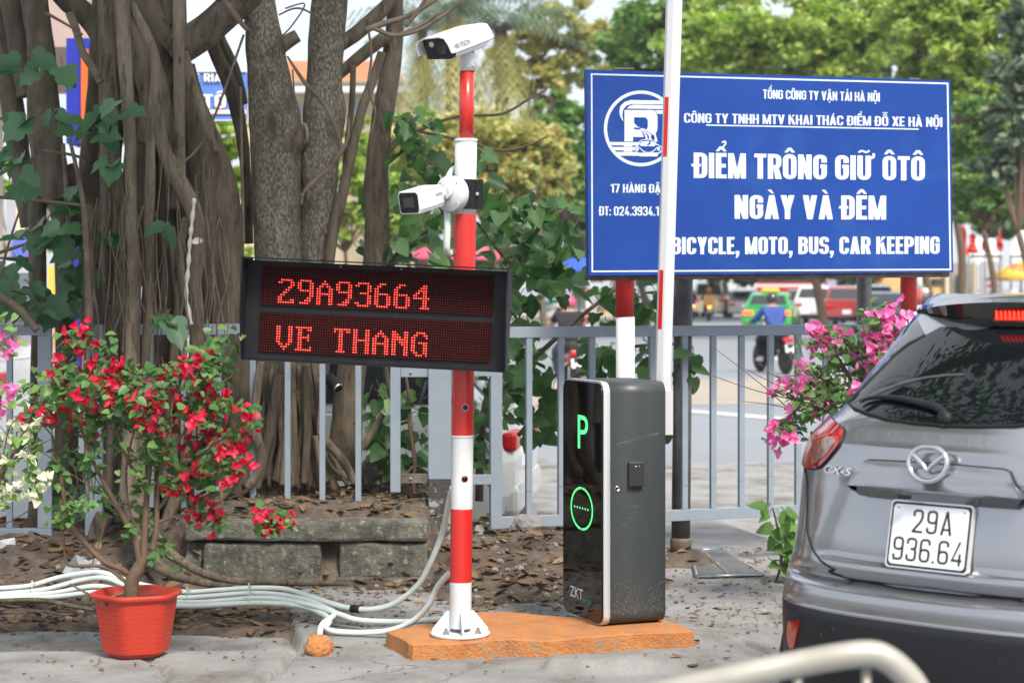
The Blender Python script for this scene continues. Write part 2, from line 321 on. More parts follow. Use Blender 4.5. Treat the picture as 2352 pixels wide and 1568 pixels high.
def c_glyph(ch, W, t, h):
    a, b_ = t/2, h/2; rc = lambda x0, y0_, x1, y1: [[Vector((x0, y0_)), Vector((x1, y0_)), Vector((x1, y1)), Vector((x0, y1))]]
    pg = lambda *p: [[Vector(q) for q in p]]; w = W
    O = lambda y0_, y1, sharp=(): c_path([(a, y0_+b_), (w-a, y0_+b_), (w-a, y1-b_), (a, y1-b_)], t, h, .17, True, sharp)
    if ch in 'O0': g = O(0, 1)
    elif ch == 'C': g = c_path([(w-a, .66), (w-a, 1-b_), (a, 1-b_), (a, b_), (w-a, b_), (w-a, .34)], t, h)
    elif ch == 'G': g = c_path([(w-a, .68), (w-a, 1-b_), (a, 1-b_), (a, b_), (w-a, b_), (w-a, .46+b_), (w*.52, .46+b_)], t, h, .17, False, (5,))
    elif ch == 'D': g = O(0, 1, (0, 3)); w = W
    elif ch == 'B': g = O(.47, 1, (0, 3)) + O(0, .47+h, (0, 3))
    elif ch in 'PR':
        g = O(.40, 1, (0, 3)) + rc(0, 0, t, .45)
        if ch == 'R': g += pg((w*.42, .45), (w*.42+t*.95, .45), (w+.02, 0), (w-t-.02, 0))
    elif ch == 'S': g = c_path([(w-a, .70), (w-a, 1-b_), (a, 1-b_), (a, .5), (w-a, .5), (w-a, b_), (a, b_), (a, .30)], t, h)
    elif ch == 'U': g = c_path([(a, 1), (a, b_), (w-a, b_), (w-a, 1)], t, h)
    elif ch == 'E': w = W*.80; g = rc(0, 0, t, 1) + rc(0, 0, w, h) + rc(0, 1-h, w, 1) + rc(0, .5-b_, w*.92, .5+b_)
    elif ch == 'L': w = W*.76; g = rc(0, 0, t, 1) + rc(0, 0, w, h)
    elif ch == 'H': g = rc(0, 0, t, 1) + rc(w-t, 0, w, 1) + rc(0, .5-b_, w, .5+b_)
    elif ch == 'I': w = t; g = rc(0, 0, t, 1)
    elif ch == 'T': w = W*.88; g = rc(0, 1-h, w, 1) + rc(w/2-a, 0, w/2+a, 1)
    elif ch == 'K': w = W*1.04; g = rc(0, 0, t, 1) + pg((t*.9, .36), (w-t*1.15, 1), (w, 1), (t*.9, .60-.0)) + pg((t*1.0, .56), (t*1.9, .70), (w+.02, 0), (w-t*1.12, 0))
    elif ch == 'N': g = rc(0, 0, t, 1) + rc(w-t, 0, w, 1) + pg((0, 1), (t*.95, 1), (w, 0), (w-t*.95, 0))
    elif ch == 'M': w = W*1.30; g = rc(0, 0, t*.92, 1) + rc(w-t*.92, 0, w, 1) + pg((0, 1), (t*1.02, 1), (w/2+t*.40, 0), (w/2-t*.40, 0)) + pg((w, 1), (w-t*1.02, 1), (w/2-t*.40, 0), (w/2+t*.40, 0))
    elif ch in 'VA':
        w = W*1.06; q = pg((0, 1), (t*1.08, 1), (w/2+t*.45, 0), (w/2-t*.5, 0)) + pg((w, 1), (w-t*1.08, 1), (w/2-t*.45, 0), (w/2+t*.5, 0))
        g = q if ch == 'V' else [[Vector((p.x, 1-p.y)) for p in f] for f in q] + rc(w*.2, .19, w*.8, .19+h*.9)
    elif ch == 'X': w = W*1.06; g = pg((0, 0), (t*1.15, 0), (w, 1), (w-t*1.15, 1)) + pg((0, 1), (t*1.15, 1), (w, 0), (w-t*1.15, 0))
    elif ch == 'Y': w = W*1.04; g = rc(w/2-a, 0, w/2+a, .45) + pg((0, 1), (t*1.1, 1), (w/2+a, .38), (w/2-a, .38)) + pg((w, 1), (w-t*1.1, 1), (w/2-a, .38), (w/2+a, .38))
    elif ch == '1': w = W*.66; g = rc(w-t, 0, w, 1) + pg((0, .76), (w-t*.5, .86), (w-t*.5, 1), (w-t, 1), (0, .86))
    elif ch == '2': g = c_path([(a, .70), (a, 1-b_), (w-a, 1-b_), (w-a, .56), (a*1.2, h*.9), (a*1.2, h*.5)], t, h) + rc(0, 0, w, h)
    elif ch == '3': g = c_path([(a, .72), (a, 1-b_), (w-a, 1-b_), (w-a, .52), (w*.4, .52)], t, h, .15) + c_path([(w*.4, .52), (w-a, .52), (w-a, b_), (a, b_), (a, .28)], t, h, .15)
    elif ch == '4': g = rc(w-t*1.55, 0, w-t*.55, .5) + rc(0, .17, w, .17+h) + pg((0, .17), (t*.95, .24), (w-t*.75, 1), (w-t*1.75, 1))
    elif ch == '6': g = O(0, .58) + c_path([(a, .3), (a, 1-b_), (w-a, 1-b_), (w-a, .74)], t, h)
    elif ch == '9': g = O(.42, 1) + c_path([(w-a, .7), (w-a, b_), (a, b_), (a, .26)], t, h)
    elif ch == '7': g = rc(0, 1-h, w, 1) + pg((w-t*1.05, 1-h*.5), (w, 1-h*.5), (w*.25+t, 0), (w*.25, 0))
    elif ch == '.': w = t; g = rc(0, 0, t, t*.95)
    elif ch == ',': w = t; g = rc(0, 0, t, t*.95) + pg((t*.35, 0), (t, 0), (t*.55, -.20), (0, -.20))
    elif ch == ':': w = t; g = rc(0, 0, t, t*.95) + rc(0, .50, t, .50+t*.95)
    else: w = W*.42; g = []
    return w, g
def c_marks(marks, w, t):
    g = []; pg = lambda *p: [[Vector(q) for q in p]]; c = w/2; up = '\u0302' in marks; y = 1.07
    for m in marks:
        if m == '\u0302': g += pg((c-.20, y), (c-.08, y), (c, y+.09), (c, y+.19), (c-.06, y+.19)) + pg((c+.20, y), (c+.08, y), (c, y+.09), (c, y+.19), (c+.06, y+.19))
        elif m == '\u0301': x, q = (c+.16, y+.14) if up else (c-.05, y); g += pg((x, q), (x+.09, q), (x+.20, q+.16), (x+.06, q+.16))
        elif m == '\u0300': x, q = (c-.16, y); g += pg((x, q+.16), (x+.14, q+.16), (x+.24, q), (x+.15, q))
        elif m == '\u0309': x, q = (c+.10, y+.17) if up else (c, y); g += c_path([(x-.07, q+.17), (x-.02, q+.22), (x+.06, q+.22), (x+.06, q+.11), (x, q+.07), (x, q)], .06, .06, .04)
        elif m == '\u0303': q = y+.27 if up else y+.05; g += c_path([(c-.20, q), (c-.10, q+.09), (c+.08, q), (c+.20, q+.09)], .07, .075, .08)
        elif m == '\u0323': g += pg((c-.07, -.24), (c+.07, -.24), (c+.07, -.10), (c-.07, -.10))
        elif m == '\u031b': g += c_path([(w-.04, .90), (w+.10, .93), (w+.10, 1.10)], .10, .10, .06)
    return g
def put_caps(mb, s, fn, W=.50, t=.18, h=.14, gap=.065, space=.25):
    x = 0; polys = []
    for ch in s:
        if ch == ' ': x += space; continue
        d = unicodedata.normalize('NFD', ch); bch, marks = d[0], d[1:]
        cross = bch == 'Đ'
        w, g = c_glyph('D' if cross else bch, W, t, h); g = g + c_marks(marks, w, t)
        if cross: g = g + [[Vector((-.08, .45)), Vector((W*.52, .45)), Vector((W*.52, .56)), Vector((-.08, .56))]]
        if '\u031b' in marks: w += .12
        polys += [[(p.x + x, p.y) for p in f] for f in g]; x += w + gap
    X = x - gap
    for i, f in enumerate(polys): mb.add([fn(px/X, py, .00003*(i % 9)) for px, py in f], [list(range(len(f)))])
SIGN_TEXTS = [  # words, left u, right u, baseline v (left, right), cap v (left, right)
 ('TỔNG CÔNG TY VẬN TẢI HÀ NỘI', 1752.5, 2020.5, 227, 234, 206, 213.6),
 ('CÔNG TY TNHH MTV KHAI THÁC ĐIỂM ĐỖ XE HÀ NỘI', 1571, 2164, 282, 292, 260, 270),
 ('ĐIỂM TRÔNG GIỮ ÔTÔ', 1593, 2124, 409, 415, 350.6, 360),
 ('NGÀY VÀ ĐÊM', 1687, 2035, 502.6, 504.6, 448, 449.5),
 ('BICYCLE, MOTO, BUS, CAR KEEPING', 1542, 2158, 584, 583, 544.7, 543),
 ('17 HÀNG ĐẬU', 1402, 1530, 442.5, 443, 422.6, 423.5),
 ('ĐT: 024.3934.1', 1376, 1513, 495, 495.5, 474, 474.5)]
for t in ('H', 'CX-5', 'HIKVISION', 'ZKT', 'eco', 'P'): glyphs(t, .012); glyphs(t, .0); glyphs(t, .03)

# ------------------------------------------------------------------ ground
def sst(a, b, x):
    t = np.clip((x-a)/(b-a), 0, 1); return t*t*(3-2*t)
def hnoise(X, Y, s, seed=0, oct=4):
    rs = np.random.RandomState(seed); out = np.zeros_like(X, dtype=float); amp = 1.0; tot = 0
    for o in range(oct):
        f = s*2**o
        g = rs.rand(257, 257)
        xs = (X*f + 131.7) % 256; ys = (Y*f + 77.3) % 256
        xi = xs.astype(int); yi = ys.astype(int); fx = xs-xi; fy = ys-yi
        fx = fx*fx*(3-2*fx); fy = fy*fy*(3-2*fy)
        v = g[xi, yi]*(1-fx)*(1-fy) + g[xi+1, yi]*fx*(1-fy) + g[xi, yi+1]*(1-fx)*fy + g[xi+1, yi+1]*fx*fy
        out += amp*(v-.5); tot += amp; amp *= .5
    return out/tot*2
def ramp(X, Y):
    k1 = 1.62 - .232*(Y-12); k2 = .80 + .26*(Y-8.3); b = sst(10.2, 11.4, Y)
    xk = k1*b + k2*(1-b); wd = .06*b + .85*(1-b)
    return -.155*sst(0, 1, (X-xk)/wd)
CRK = [[tuple(G(u, v, -.02).xy) for u, v in q] for q in ([(-80, 1476), (60, 1484), (240, 1499)], [(345, 1522), (385, 1545), (370, 1580)], [(655, 1396), (657, 1437), (690, 1486), (640, 1540), (590, 1580)], [(400, 1505), (520, 1490), (690, 1486)], [(1180, 1500), (1090, 1535), (980, 1580)], [(1600, 1465), (1700, 1475), (1800, 1500)])]
def pav_h(X, Y):
    X = np.asarray(X, float); Y = np.asarray(Y, float)
    xe = -1.124 + (9.46-Y)*.19 + .03*hnoise(X, Y, 5, 3)
    z = ramp(X, Y) - .045*(1-sst(-.015, .015, X-xe))*sst(8.36, 8.44, Y+.05*hnoise(X, Y, 2, 5))
    z = z + .006*hnoise(X, Y, 3, 1) + .003*hnoise(X, Y, 14, 2)
    # broken kerb stub in front of the plinth
    n = .05*hnoise(X, Y, 7, 9)
    m = sst(.13, .17, X+n)*(1-sst(.70, .95, X+n))*sst(7.86, 7.93, Y+n*.6)*(1-sst(8.02, 8.2, Y))
    X2, Y2 = X + .03*hnoise(X, Y, 4, 21), Y + .03*hnoise(X, Y, 4, 22)
    for pl_ in CRK:
        for (ax_, ay_), (bx_, by_) in zip(pl_, pl_[1:]):
            dx, dy = bx_-ax_, by_-ay_; t = np.clip(((X2-ax_)*dx+(Y2-ay_)*dy)/(dx*dx+dy*dy), 0, 1)
            z = z - .035*(1-sst(.007, .024, np.hypot(X2-ax_-t*dx, Y2-ay_-t*dy)))
    return z + .05*m
def soil_h(X, Y):
    X = np.asarray(X, float); Y = np.asarray(Y, float)
    A = .24*(1-sst(.2, 1.0, X)); A = A + .0*X
    edge = 9.32 + .18*hnoise(X, Y, 1.3, 11) + .12*sst(-.2, .6, X)
    fr = sst(-1.95, -1.8, X)*(1-sst(-.45, -.3, X))*(1-sst(10.2, 10.3, Y))
    z = A*sst(0, 1.3, Y-edge)*(1-sst(11.0, 12.3, Y))*(1-.88*fr)
    z = z + .19*sst(-1.95, -1.7, X)*(1-sst(-.5, -.35, X))*sst(10.1, 10.3, Y)*(1-sst(11.2, 12.2, Y))
    z = z + .03*hnoise(X, Y, 4, 12)*sst(0, .3, Y-edge) + .014*hnoise(X, Y, 16, 13)
    z = z + .09*np.exp(-((X-.98)**2+(Y-10.95)**2)/.05)
    return z - .016 - .35*(1-sst(-.25, .0, Y-edge+.25)) - .3*sst(12.0, 12.5, Y) - .12*sst(.75, .95, X)*(1-np.exp(-((X-1.0)**2+(Y-10.95)**2)/.10))
def gz(x, y):
    return float(max(pav_h(np.array([x]), np.array([y]))[0], soil_h(np.array([x]), np.array([y]))[0]))
def grid_obj(name, xs, ys, fn, mat):
    X, Y = np.meshgrid(xs, ys, indexing='ij'); Z = fn(X, Y)
    nx, ny = len(xs), len(ys); V = np.stack([X, Y, Z], -1).reshape(-1, 3)
    I = np.arange(nx*ny).reshape(nx, ny)
    Fq = np.stack([I[:-1, :-1], I[1:, :-1], I[1:, 1:], I[:-1, 1:]], -1).reshape(-1, 4)
    me = bpy.data.meshes.new(name); np_mesh(me, V, Fq); me.materials.append(mat)
    me.polygons.foreach_set('use_smooth', np.ones(len(Fq), bool)); me.update()
    return mesh_obj(name, me)
def np_mesh(me, V, Q):
    k = Q.shape[1]
    me.vertices.add(len(V)); me.vertices.foreach_set('co', np.ascontiguousarray(V, dtype=np.float32).ravel())
    me.loops.add(len(Q)*k); me.loops.foreach_set('vertex_index', np.ascontiguousarray(Q, dtype=np.int32).ravel())
    me.polygons.add(len(Q)); me.polygons.foreach_set('loop_start', np.arange(0, len(Q)*k, k, dtype=np.int32))
    me.update(calc_edges=True)
xs = np.arange(-4.2, 4.6, .02); ys = np.concatenate([np.arange(5, 7.5, .1), np.arange(7.5, 9.7, .02), np.arange(9.7, 13.2, .04), np.arange(13.2, 19.01, .4)])
tag(grid_obj('pavement', xs, ys, pav_h, M['concrete']), kind='structure')
tag(grid_obj('soil', np.arange(-4.2, 1.6, .025), np.arange(8.9, 12.6, .025), soil_h, M['soil']), kind='structure')
def sheet(name, pts, z, mat):
    b = MB(); b.add([(x, y, z) for x, y in pts], [list(range(len(pts)))]); return tag(b.build(name, mat), kind='structure')
sheet('road', [(-600, -600), (600, -600), (600, 600), (-600, 600)], -.17, M['asphalt'])
sheet('forecourt_paving', [(-60, 12.2), (-4.19, 12.2), (-4.19, 18.9), (-.6, 18.9), (-3.5, 60), (-60, 60)], -.10, M['concrete'])
def road_pts(pp, z=-.166): return [tuple(G(u, v, z).xy) for u, v in pp]
sheet('paved_crossing', road_pts([(1180, 931), (1500, 931), (1900, 925), (2400, 905), (2400, 862), (1900, 868), (1500, 872), (1180, 880)]), -.166, M['sand_paving'])
sheet('road_marking', road_pts([(1560, 938), (1800, 958), (1795, 965), (1555, 944)], -.162), -.162, M['road_mark'])
sheet('far_pavement', road_pts([(1120, 744), (1330, 744), (1480, 741), (1560, 728), (1560, 715), (1120, 708)], -.16), -.16, M['sand_paving'])
sheet('traffic_island', road_pts([(1500, 722), (2500, 715), (2500, 701), (1500, 701)], -.158), -.158, M['sand_paving'])

# inspection cover
c = thing('inspection_cover', 'square metal inspection cover set in the pavement by the grey sign post', 'manhole cover', G(1640, 1290, 0))
q = [G(1585, 1265, .004), G(1660, 1263, .004), G(1752, 1322, .004), G(1600, 1326, .004)]
b = MB(); b.add([p + Vector((0, 0, -.006)) for p in q] + [p + Vector((0, 0, .008)) for p in q], [(0,1,2,3), (4,5,6,7), (0,1,5,4), (1,2,6,5), (2,3,7,6), (3,0,4,7)]); b.build('cover_plate', M['grey_steel'], c)
b = MB()
for i, j in ((0, 1), (1, 2), (2, 3), (3, 0)): b.tube([q[i]+Vector((0, 0, .006)), q[j]+Vector((0, 0, .006))], .012, 4)
m0 = (q[0]*.65+q[1]*.35); m1 = (q[3]*.5+q[2]*.5); b.tube([m0+Vector((0, 0, .008)), m1+Vector((0, 0, .008))], .01, 4)
b.build('cover_frame', M['galv'], c)

# fallen leaves and gravel: nobody could count them
rs = random.Random(3)
HEART = [(0, 0), (.24, -.09), (.42, .08), (.43, .32), (.30, .62), (.13, .86), (0, 1)]
LOBED = [(0, 0), (.26, -.14), (.47, -.02), (.50, .2), (.34, .36), (.40, .52), (.33, .72), (.17, .78), (0, 1.05)]
OVAL = [(0, 0), (.16, .12), (.27, .38), (.26, .6), (.14, .85), (0, 1)]
def leaf(mb, p, d, n, size, shape=HEART, fold=.25, droop=.3, wid=1.0, mi=0):
    d = d.normalized(); s = d.cross(n)
    s = s.normalized() if s.length > 1e-5 else d.orthogonal().normalized()
    n = s.cross(d); vs = []
    def pt(x, y, sg): return p + (d*y*(1-.12*droop*y) + s*x*sg*wid + n*(abs(x)*fold - droop*y*y*.5))*size
    R_ = [pt(x, y, 1) for x, y in shape]; L_ = [pt(x, y, -1) for x, y in shape[1:-1]]
    k = len(shape)
    mb.add(R_ + L_, [list(range(k)), [0] + [k-1] + [k+i for i in range(k-3, -1, -1)]], mi, True)
def rvec(rs): 
    while True:
        v = Vector((rs.uniform(-1, 1), rs.uniform(-1, 1), rs.uniform(-1, 1)))
        if .05 < v.length < 1: return v.normalized()
lx = np.array([rs.uniform(-3.2, 1.5) for _ in range(17000)]); ly = np.array([rs.uniform(7.75, 11.6) for _ in range(17000)])
hs_ = soil_h(lx, ly); hp_ = pav_h(lx, ly); b = MB(); gb = MB()
for x, y, a, p in zip(lx, ly, hs_, hp_):
    onsoil = a > p - .01
    if onsoil:
        if rs.random() > (.50 if x < .75 else .12): continue
        sz = rs.choice([.012, .018, .025, .035, .05, .07, .09])*rs.uniform(.7, 1.2)
    else:
        if rs.random() > (.30 if y > 8.9 else .05): continue
        sz = rs.uniform(.010, .028) if rs.random() < .85 else rs.uniform(.03, .055)
    an = rs.uniform(0, 6.28); d = Vector((math.cos(an), math.sin(an), rs.uniform(-.2, .35)))
    leaf(b, Vector((x, y, max(a, p) + .006)), d, Vector((rs.uniform(-.4, .4), rs.uniform(-.4, .4), 1)), sz, OVAL, rs.uniform(-.3, .5), rs.uniform(-.5, .8))
tag(b.build('fallen_leaves', M['litter'], flip=False), kind='stuff', label='dry brown leaf litter strewn over the soil and pavement')
def rock(mb, c, r, seed, sq=(1, 1, .7), sub=2, rough=.35):
    bm = bmesh.new(); bmesh.ops.create_icosphere(bm, subdivisions=sub, radius=1)
    vs = []
    for v in bm.verts:
        d = v.co.normalized(); q = d*1.3 + Vector((seed*5.1, seed*2.3, seed*.7))
        k = 1 + rough*noise.noise(q) + rough*.5*noise.noise(q*2.5)
        vs.append(Vector((d.x*k*r*sq[0], d.y*k*r*sq[1], d.z*k*r*sq[2])) + c)
    bm.verts.index_update(); mb.add(vs, [[v.index for v in f.verts] for f in bm.faces], 0, False); bm.free()
for i in range(520):
    x, y = rs.uniform(-2.8, 1.3), rs.uniform(9.2, 11.4)
    if rs.random() < .5: x = rs.uniform(-.5, .9)
    a, p = float(soil_h(x, y)), float(pav_h(x, y))
    if a < p - .01: continue
    r = rs.choice([.006, .008, .012, .018])*rs.uniform(.7, 1.3); rock(gb, Vector((x, y, max(a, p)+r*.3)), r, i, sub=1)
tag(gb.build('gravel', M['stone'], flip=False), kind='stuff', label='loose grey gravel scattered on the soil')
for i, (u, v, r, sq, lb) in enumerate([(1207, 1302, .085, (1.1, .8, .75), 'large pale concrete chunk lying on the soil left of the barrier cabinet'),
        (1253, 1275, .045, (1.2, 1, .8), 'smaller grey stone just behind the large concrete chunk'),
        (1101, 1300, .04, (1, 1, .8), 'pale stone beside the red band of the camera pole'),
        (1022, 1405, .026, (1, .8, 1), 'small grey stub of stone left of the camera pole base'),
        (855, 1085, .09, (.9, .8, 1.1), 'mossy brown rock behind the fence bars under the display'),
        (1750, 1388, .035, (1.3, 1, .4), 'flat dark stone on the pavement left of the car bumper'),
        (1140, 1265, .05, (1.3, 1, .7), 'brown clod of earth between pole and large chunk')]):
    p = G(u, v, .03); 
    if 'behind' in lb and 'mossy' in lb: p = P(u, v, 10.9)
    z = gz(p.x, p.y); b = MB(); rock(b, Vector((p.x, p.y, z + r*sq[2]*.45 if i != 4 else p.z)), r, i*3+1, sq, 3, .5)
    tag(b.build('concrete_chunk' if 'concrete' in lb else 'stone', M['stone'] if i not in (4, 6) else M['concrete_dark']), lb, 'rock')
b = MB()
for i in range(7):
    a = i*1.1; leaf(b, G(1534, 1326, .02)+Vector((0, 0, .03)), Vector((math.cos(a), math.sin(a)*.7, .5)), Vector((0, 0, 1)), .022, OVAL, .2)
tag(b.build('fallen_flower', M['flower_pink'], flip=False), 'single pink flower fallen on the ground right of the barrier cabinet', 'flower')
b = MB(); leaf(b, P(62, 1342, 9.9), Vector((1, .2, .15)), Vector((0, -.8, 1)), .13, OVAL, .5, .6); b.build('fallen_leaf', M['litter'], flip=False)
tag(bpy.data.objects['fallen_leaf'], 'big curled tan leaf lying left of the flower pot', 'leaf')
# crumpled film and foil on the soil
for nm, pts, Y, lb in (('plastic_bag', [(130, 1335), (150, 1300), (178, 1270), (200, 1290), (235, 1275), (230, 1305), (210, 1335), (165, 1345)], 9.95, 'crumpled grey plastic bag on the soil behind the conduits'),
                       ('foil_sheet', [(0, 1240), (30, 1236), (42, 1275), (20, 1290), (0, 1296), (-40, 1300), (-40, 1240)], 10.25, 'crumpled silver foil sheet under the left fence panel')):
    b = MB(); c = sum((P(u, v, Y) for u, v in pts), Vector())/len(pts); k = len(pts)
    vs = [P(u, v, Y) + Vector((0, .04*math.sin(i*2.4), 0)) for i, (u, v) in enumerate(pts)] + [c + Vector((0, -.05, .02))] + [P(u, v, Y)*.5 + c*.5 + Vector((0, -.03+.03*math.sin(i*1.7), 0)) for i, (u, v) in enumerate(pts)]
    fs = []
    for i in range(k):
        j = (i+1) % k; fs += [(i, j, k+1+j, k+1+i), (k+1+i, k+1+j, k)]
    b.add(vs, fs, 0, False)
    b.add([v + Vector((.0, .012, .0)) for v in vs], fs, 0, False); tag(b.build(nm, M['plastic_film'], flip=False), lb, 'litter')
# ------------------------------------------------------------------ concrete plinth, dome and planter wall
b = MB(); zt = .07
top = [(890, 1448), (955, 1478), (1050, 1475), (1160, 1467), (1262, 1471), (1345, 1461), (1470, 1454), (1598, 1448), (1562, 1432), (1528, 1421), (1400, 1417), (1280, 1415), (1157, 1405), (1105, 1402), (1040, 1420), (960, 1432)]
tp = [G(u, v, zt) for u, v in top]; tp = [tp[i].lerp(tp[(i+1) % len(tp)], k_/6) for i in range(len(tp)) for k_ in range(6)]
cen = sum(tp, Vector())/len(tp); k = len(tp)
jit = lambda p, s: Vector((p.x + s*noise.noise(p*9), p.y + s*noise.noise(p*9+Vector((5, 0, 0))), p.z + .25*s*noise.noise(p*14)))
rings = [[jit(cen + (p-cen)*f + Vector((0, 0, -.006 if f == 1 else 0)), .022*f) for p in tp] for f in (.25, .5, .75, .975, 1)]
rings.append([jit(cen + (p-cen)*1.012, .022) + Vector((0, 0, -.09)) for p in tp])
vs = [p for r_ in rings for p in r_] + [cen]
fs = [(i*k+j, i*k+(j+1) % k, (i+1)*k+(j+1) % k, (i+1)*k+j) for i in range(5) for j in range(k)] + [(j, (j+1) % k, 6*k) for j in range(k)]
b.add(vs, fs, 0, False)
tag(b.build('concrete_plinth', M['orange_paint']), 'orange painted concrete plinth under the camera pole and barrier cabinet', 'plinth')
b = MB(); rock(b, G(732, 1503, 0) + Vector((0, .03, .022)), .062, 4, (1, 1, 1.02), 4, .2)
tag(b.build('concrete_dome', M['orange_paint']), 'small orange painted concrete dome capping a conduit end', 'concrete dome')

def rough_box(mb, c, size, yaw=0, seed=1, amp=.02, n=14):
    bm = bmesh.new(); bmesh.ops.create_cube(bm, size=1)
    for v in bm.verts: v.co = Vector((v.co.x*size[0], v.co.y*size[1], v.co.z*size[2]))
    bmesh.ops.bevel(bm, geom=bm.edges[:], offset=.018, segments=2, affect='EDGES', profile=.5)
    bmesh.ops.subdivide_edges(bm, edges=[e for e in bm.edges if e.calc_length() > .07], cuts=n, use_grid_fill=True)
    Mz = Matrix.Rotation(yaw, 3, 'Z'); vs = []
    for v in bm.verts:
        q = v.co*6 + Vector((seed*3.3, seed, 0)); d = Vector((noise.noise(q), noise.noise(q+Vector((9, 0, 0))), noise.noise(q+Vector((0, 9, 0)))))
        d += .5*Vector((noise.noise(q*3), noise.noise(q*3+Vector((9, 0, 0))), noise.noise(q*3+Vector((0, 9, 0)))))
        vs.append(Mz @ (v.co + d*amp) + Vector(c))
    bm.verts.index_update(); mb.add(vs, [[v.index for v in f.verts] for f in bm.faces], 0, False); bm.free()
YP = 10.15
pw = thing('planter_wall', 'weathered concrete block wall edging the tree bed behind the conduits', 'wall', P(705, 1335, YP))
def px_box(name, u0, u1, v0, v1, Y, dep, mat, par, seed, amp=.02):
    a, c = P(u0, v0, Y), P(u1, v1, Y); b = MB()
    rough_box(b, ((a.x+c.x)/2, Y+dep/2, (a.z+c.z)/2), (abs(c.x-a.x), dep, abs(a.z-c.z)), 0, seed, amp); return b.build(name, mat, par)
px_box('cap_slab', 424, 981, 1197, 1243, YP-.02, .32, M['concrete_dark'], pw, 1, .010)
px_box('block', 466, 736, 1247, 1340, YP, .28, M['concrete_dark'], pw, 2, .007)
px_box('block', 780, 981, 1245, 1330, YP, .28, M['concrete_dark'], pw, 3, .008)
px_box('block', 424, 463, 1247, 1325, YP+.03, .25, M['concrete_dark'], pw, 4, .03)
px_box('footing', 775, 985, 1325, 1345, YP-.01, .28, M['concrete_dark'], pw, 5, .02)
px_box('brick', 750, 776, 1290, 1330, YP+.08, .14, pbr('brick', (.30,.085,.05), (.2,.07,.05), 20, rough=.9, bump=.4), pw, 6, .008)
px_box('backing', 735, 782, 1247, 1345, YP+.2, .06, M['soil'], pw, 7, .01)

# ------------------------------------------------------------------ conduits
def conduit(pts, r, label, extra=0):
    path = catmull([tuple(p) for p in pts], 12)
    # resample at 4 mm and ring the tube
    path = [Vector(p) for p in path]; out = [path[0]]; acc = 0
    for a, c in zip(path, path[1:]):
        L = (c-a).length; s = .0045 - acc
        while s < L: out.append(a.lerp(c, s/L)); s += .0045
        acc = L - (s - .0045)
    b = MB(); b.tube(out, [r*(1.0 if (i//1) % 2 else .86) for i in range(len(out))], 9)
    return tag(b.build('conduit', M['pvc'], flip=False), label, 'conduit', 'white corrugated conduits along the ground')
def gp(u, v, dz=.014):
    p = G(u, v, 0)
    for _ in range(4): p = G(u, v, gz(p.x, p.y)+dz)
    return p
cr = .0145
A = [P(-60, 1354, 9.62), P(0, 1351, 9.6), P(68, 1345, 9.58), P(135, 1326, 9.56), P(203, 1315, 9.5), P(240, 1316, 9.45), P(287, 1331, 9.42), P(338, 1345, 9.4), P(423, 1359, 9.36), P(500, 1355, 9.34), P(588, 1350, 9.3), P(656, 1353, 9.25), P(717, 1371, 9.12), P(757, 1384, 9.03), P(804, 1396, 8.96), P(858, 1398, 8.92), P(909, 1383, 8.92), P(960, 1342, 8.92), P(987, 1295, 8.9), P(1017, 1220, 8.86), P(1031, 1153, 8.7), P(1040, 1118, 8.56)]
B = [P(-60, 1366, 9.58), P(0, 1364, 9.56), P(100, 1354, 9.53), P(180, 1334, 9.5), P(240, 1327, 9.42), P(290, 1345, 9.38), P(345, 1362, 9.34), P(423, 1372, 9.3), P(588, 1362, 9.26), P(690, 1374, 9.14), P(745, 1394, 9.02), P(768, 1407, 8.94), P(758, 1420, 8.86), P(742, 1431, 8.78), P(735, 1447, 8.66), P(733, 1475, 8.45)]
Cc = [P(-60, 1372, 9.52), P(0, 1370, 9.52), P(120, 1362, 9.48), P(220, 1346, 9.4), P(300, 1362, 9.32), P(423, 1383, 9.25), P(588, 1373, 9.2), P(660, 1378, 9.13), P(738, 1396, 8.99), P(785, 1412, 8.9), P(830, 1424, 8.86), P(930, 1427, 8.78), P(1022, 1420, 8.6)]
D = [P(-60, 1378, 9.48), P(0, 1377, 9.48), P(120, 1371, 9.43), P(230, 1360, 9.35), P(310, 1376, 9.26), P(423, 1391, 9.2), P(588, 1384, 9.16), P(690, 1391, 9.08), P(742, 1410, 8.96), P(756, 1426, 8.84), P(748, 1441, 8.75), P(772, 1450, 8.70), P(840, 1452, 8.68), P(900, 1446, 8.66), P(950, 1424, 8.62), P(985, 1388, 8.58), P(1005, 1347, 8.56), P(1032, 1315, 8.5)]
conduit(A, cr, 'white conduit rising to the middle of the camera pole, uppermost of the bundle')
conduit(B, cr, 'white conduit bending down into the small orange dome')
conduit(Cc, cr, 'white conduit lying flat that ends behind the camera pole base')
conduit(D, cr, 'white conduit looping at the front and rising to the lowest red band of the pole')
for u, (v0, v1), Y in ((78, (1340, 1378), 9.5), (318, (1340, 1380), 9.33), (432, (1354, 1394), 9.2), (573, (1346, 1388), 9.15)):
    c = P(u, (v0+v1)/2, Y+.05); h = (v1-v0)/F*Y/2; b = MB()
    b.tube([c + Vector((0, math.cos(a)*(.05), math.sin(a)*(h+.004))) for a in [i*2*math.pi/16 for i in range(17)]], .003, 5, caps=False)
    b.box(c + Vector((.004, -.05, h+.01)), (.008, .006, .028))
    tag(b.build('cable_tie', M['pvc']), {78: 'cable tie on the conduits at the left photo edge', 318: 'cable tie on the conduits behind the red pot rim', 432: 'cable tie on the conduits just right of the red pot', 573: 'cable tie on the conduits below the left wall block'}[u], 'cable tie', 'cable ties round the conduits')
b = MB(); b.tube([P(806, 1396.5, 8.955), P(826, 1398.5, 8.94)], .0175, 14); tag(b.build('tape_wrap', M['black_metal']), 'black tape wrapped round the rising conduit', 'tape')

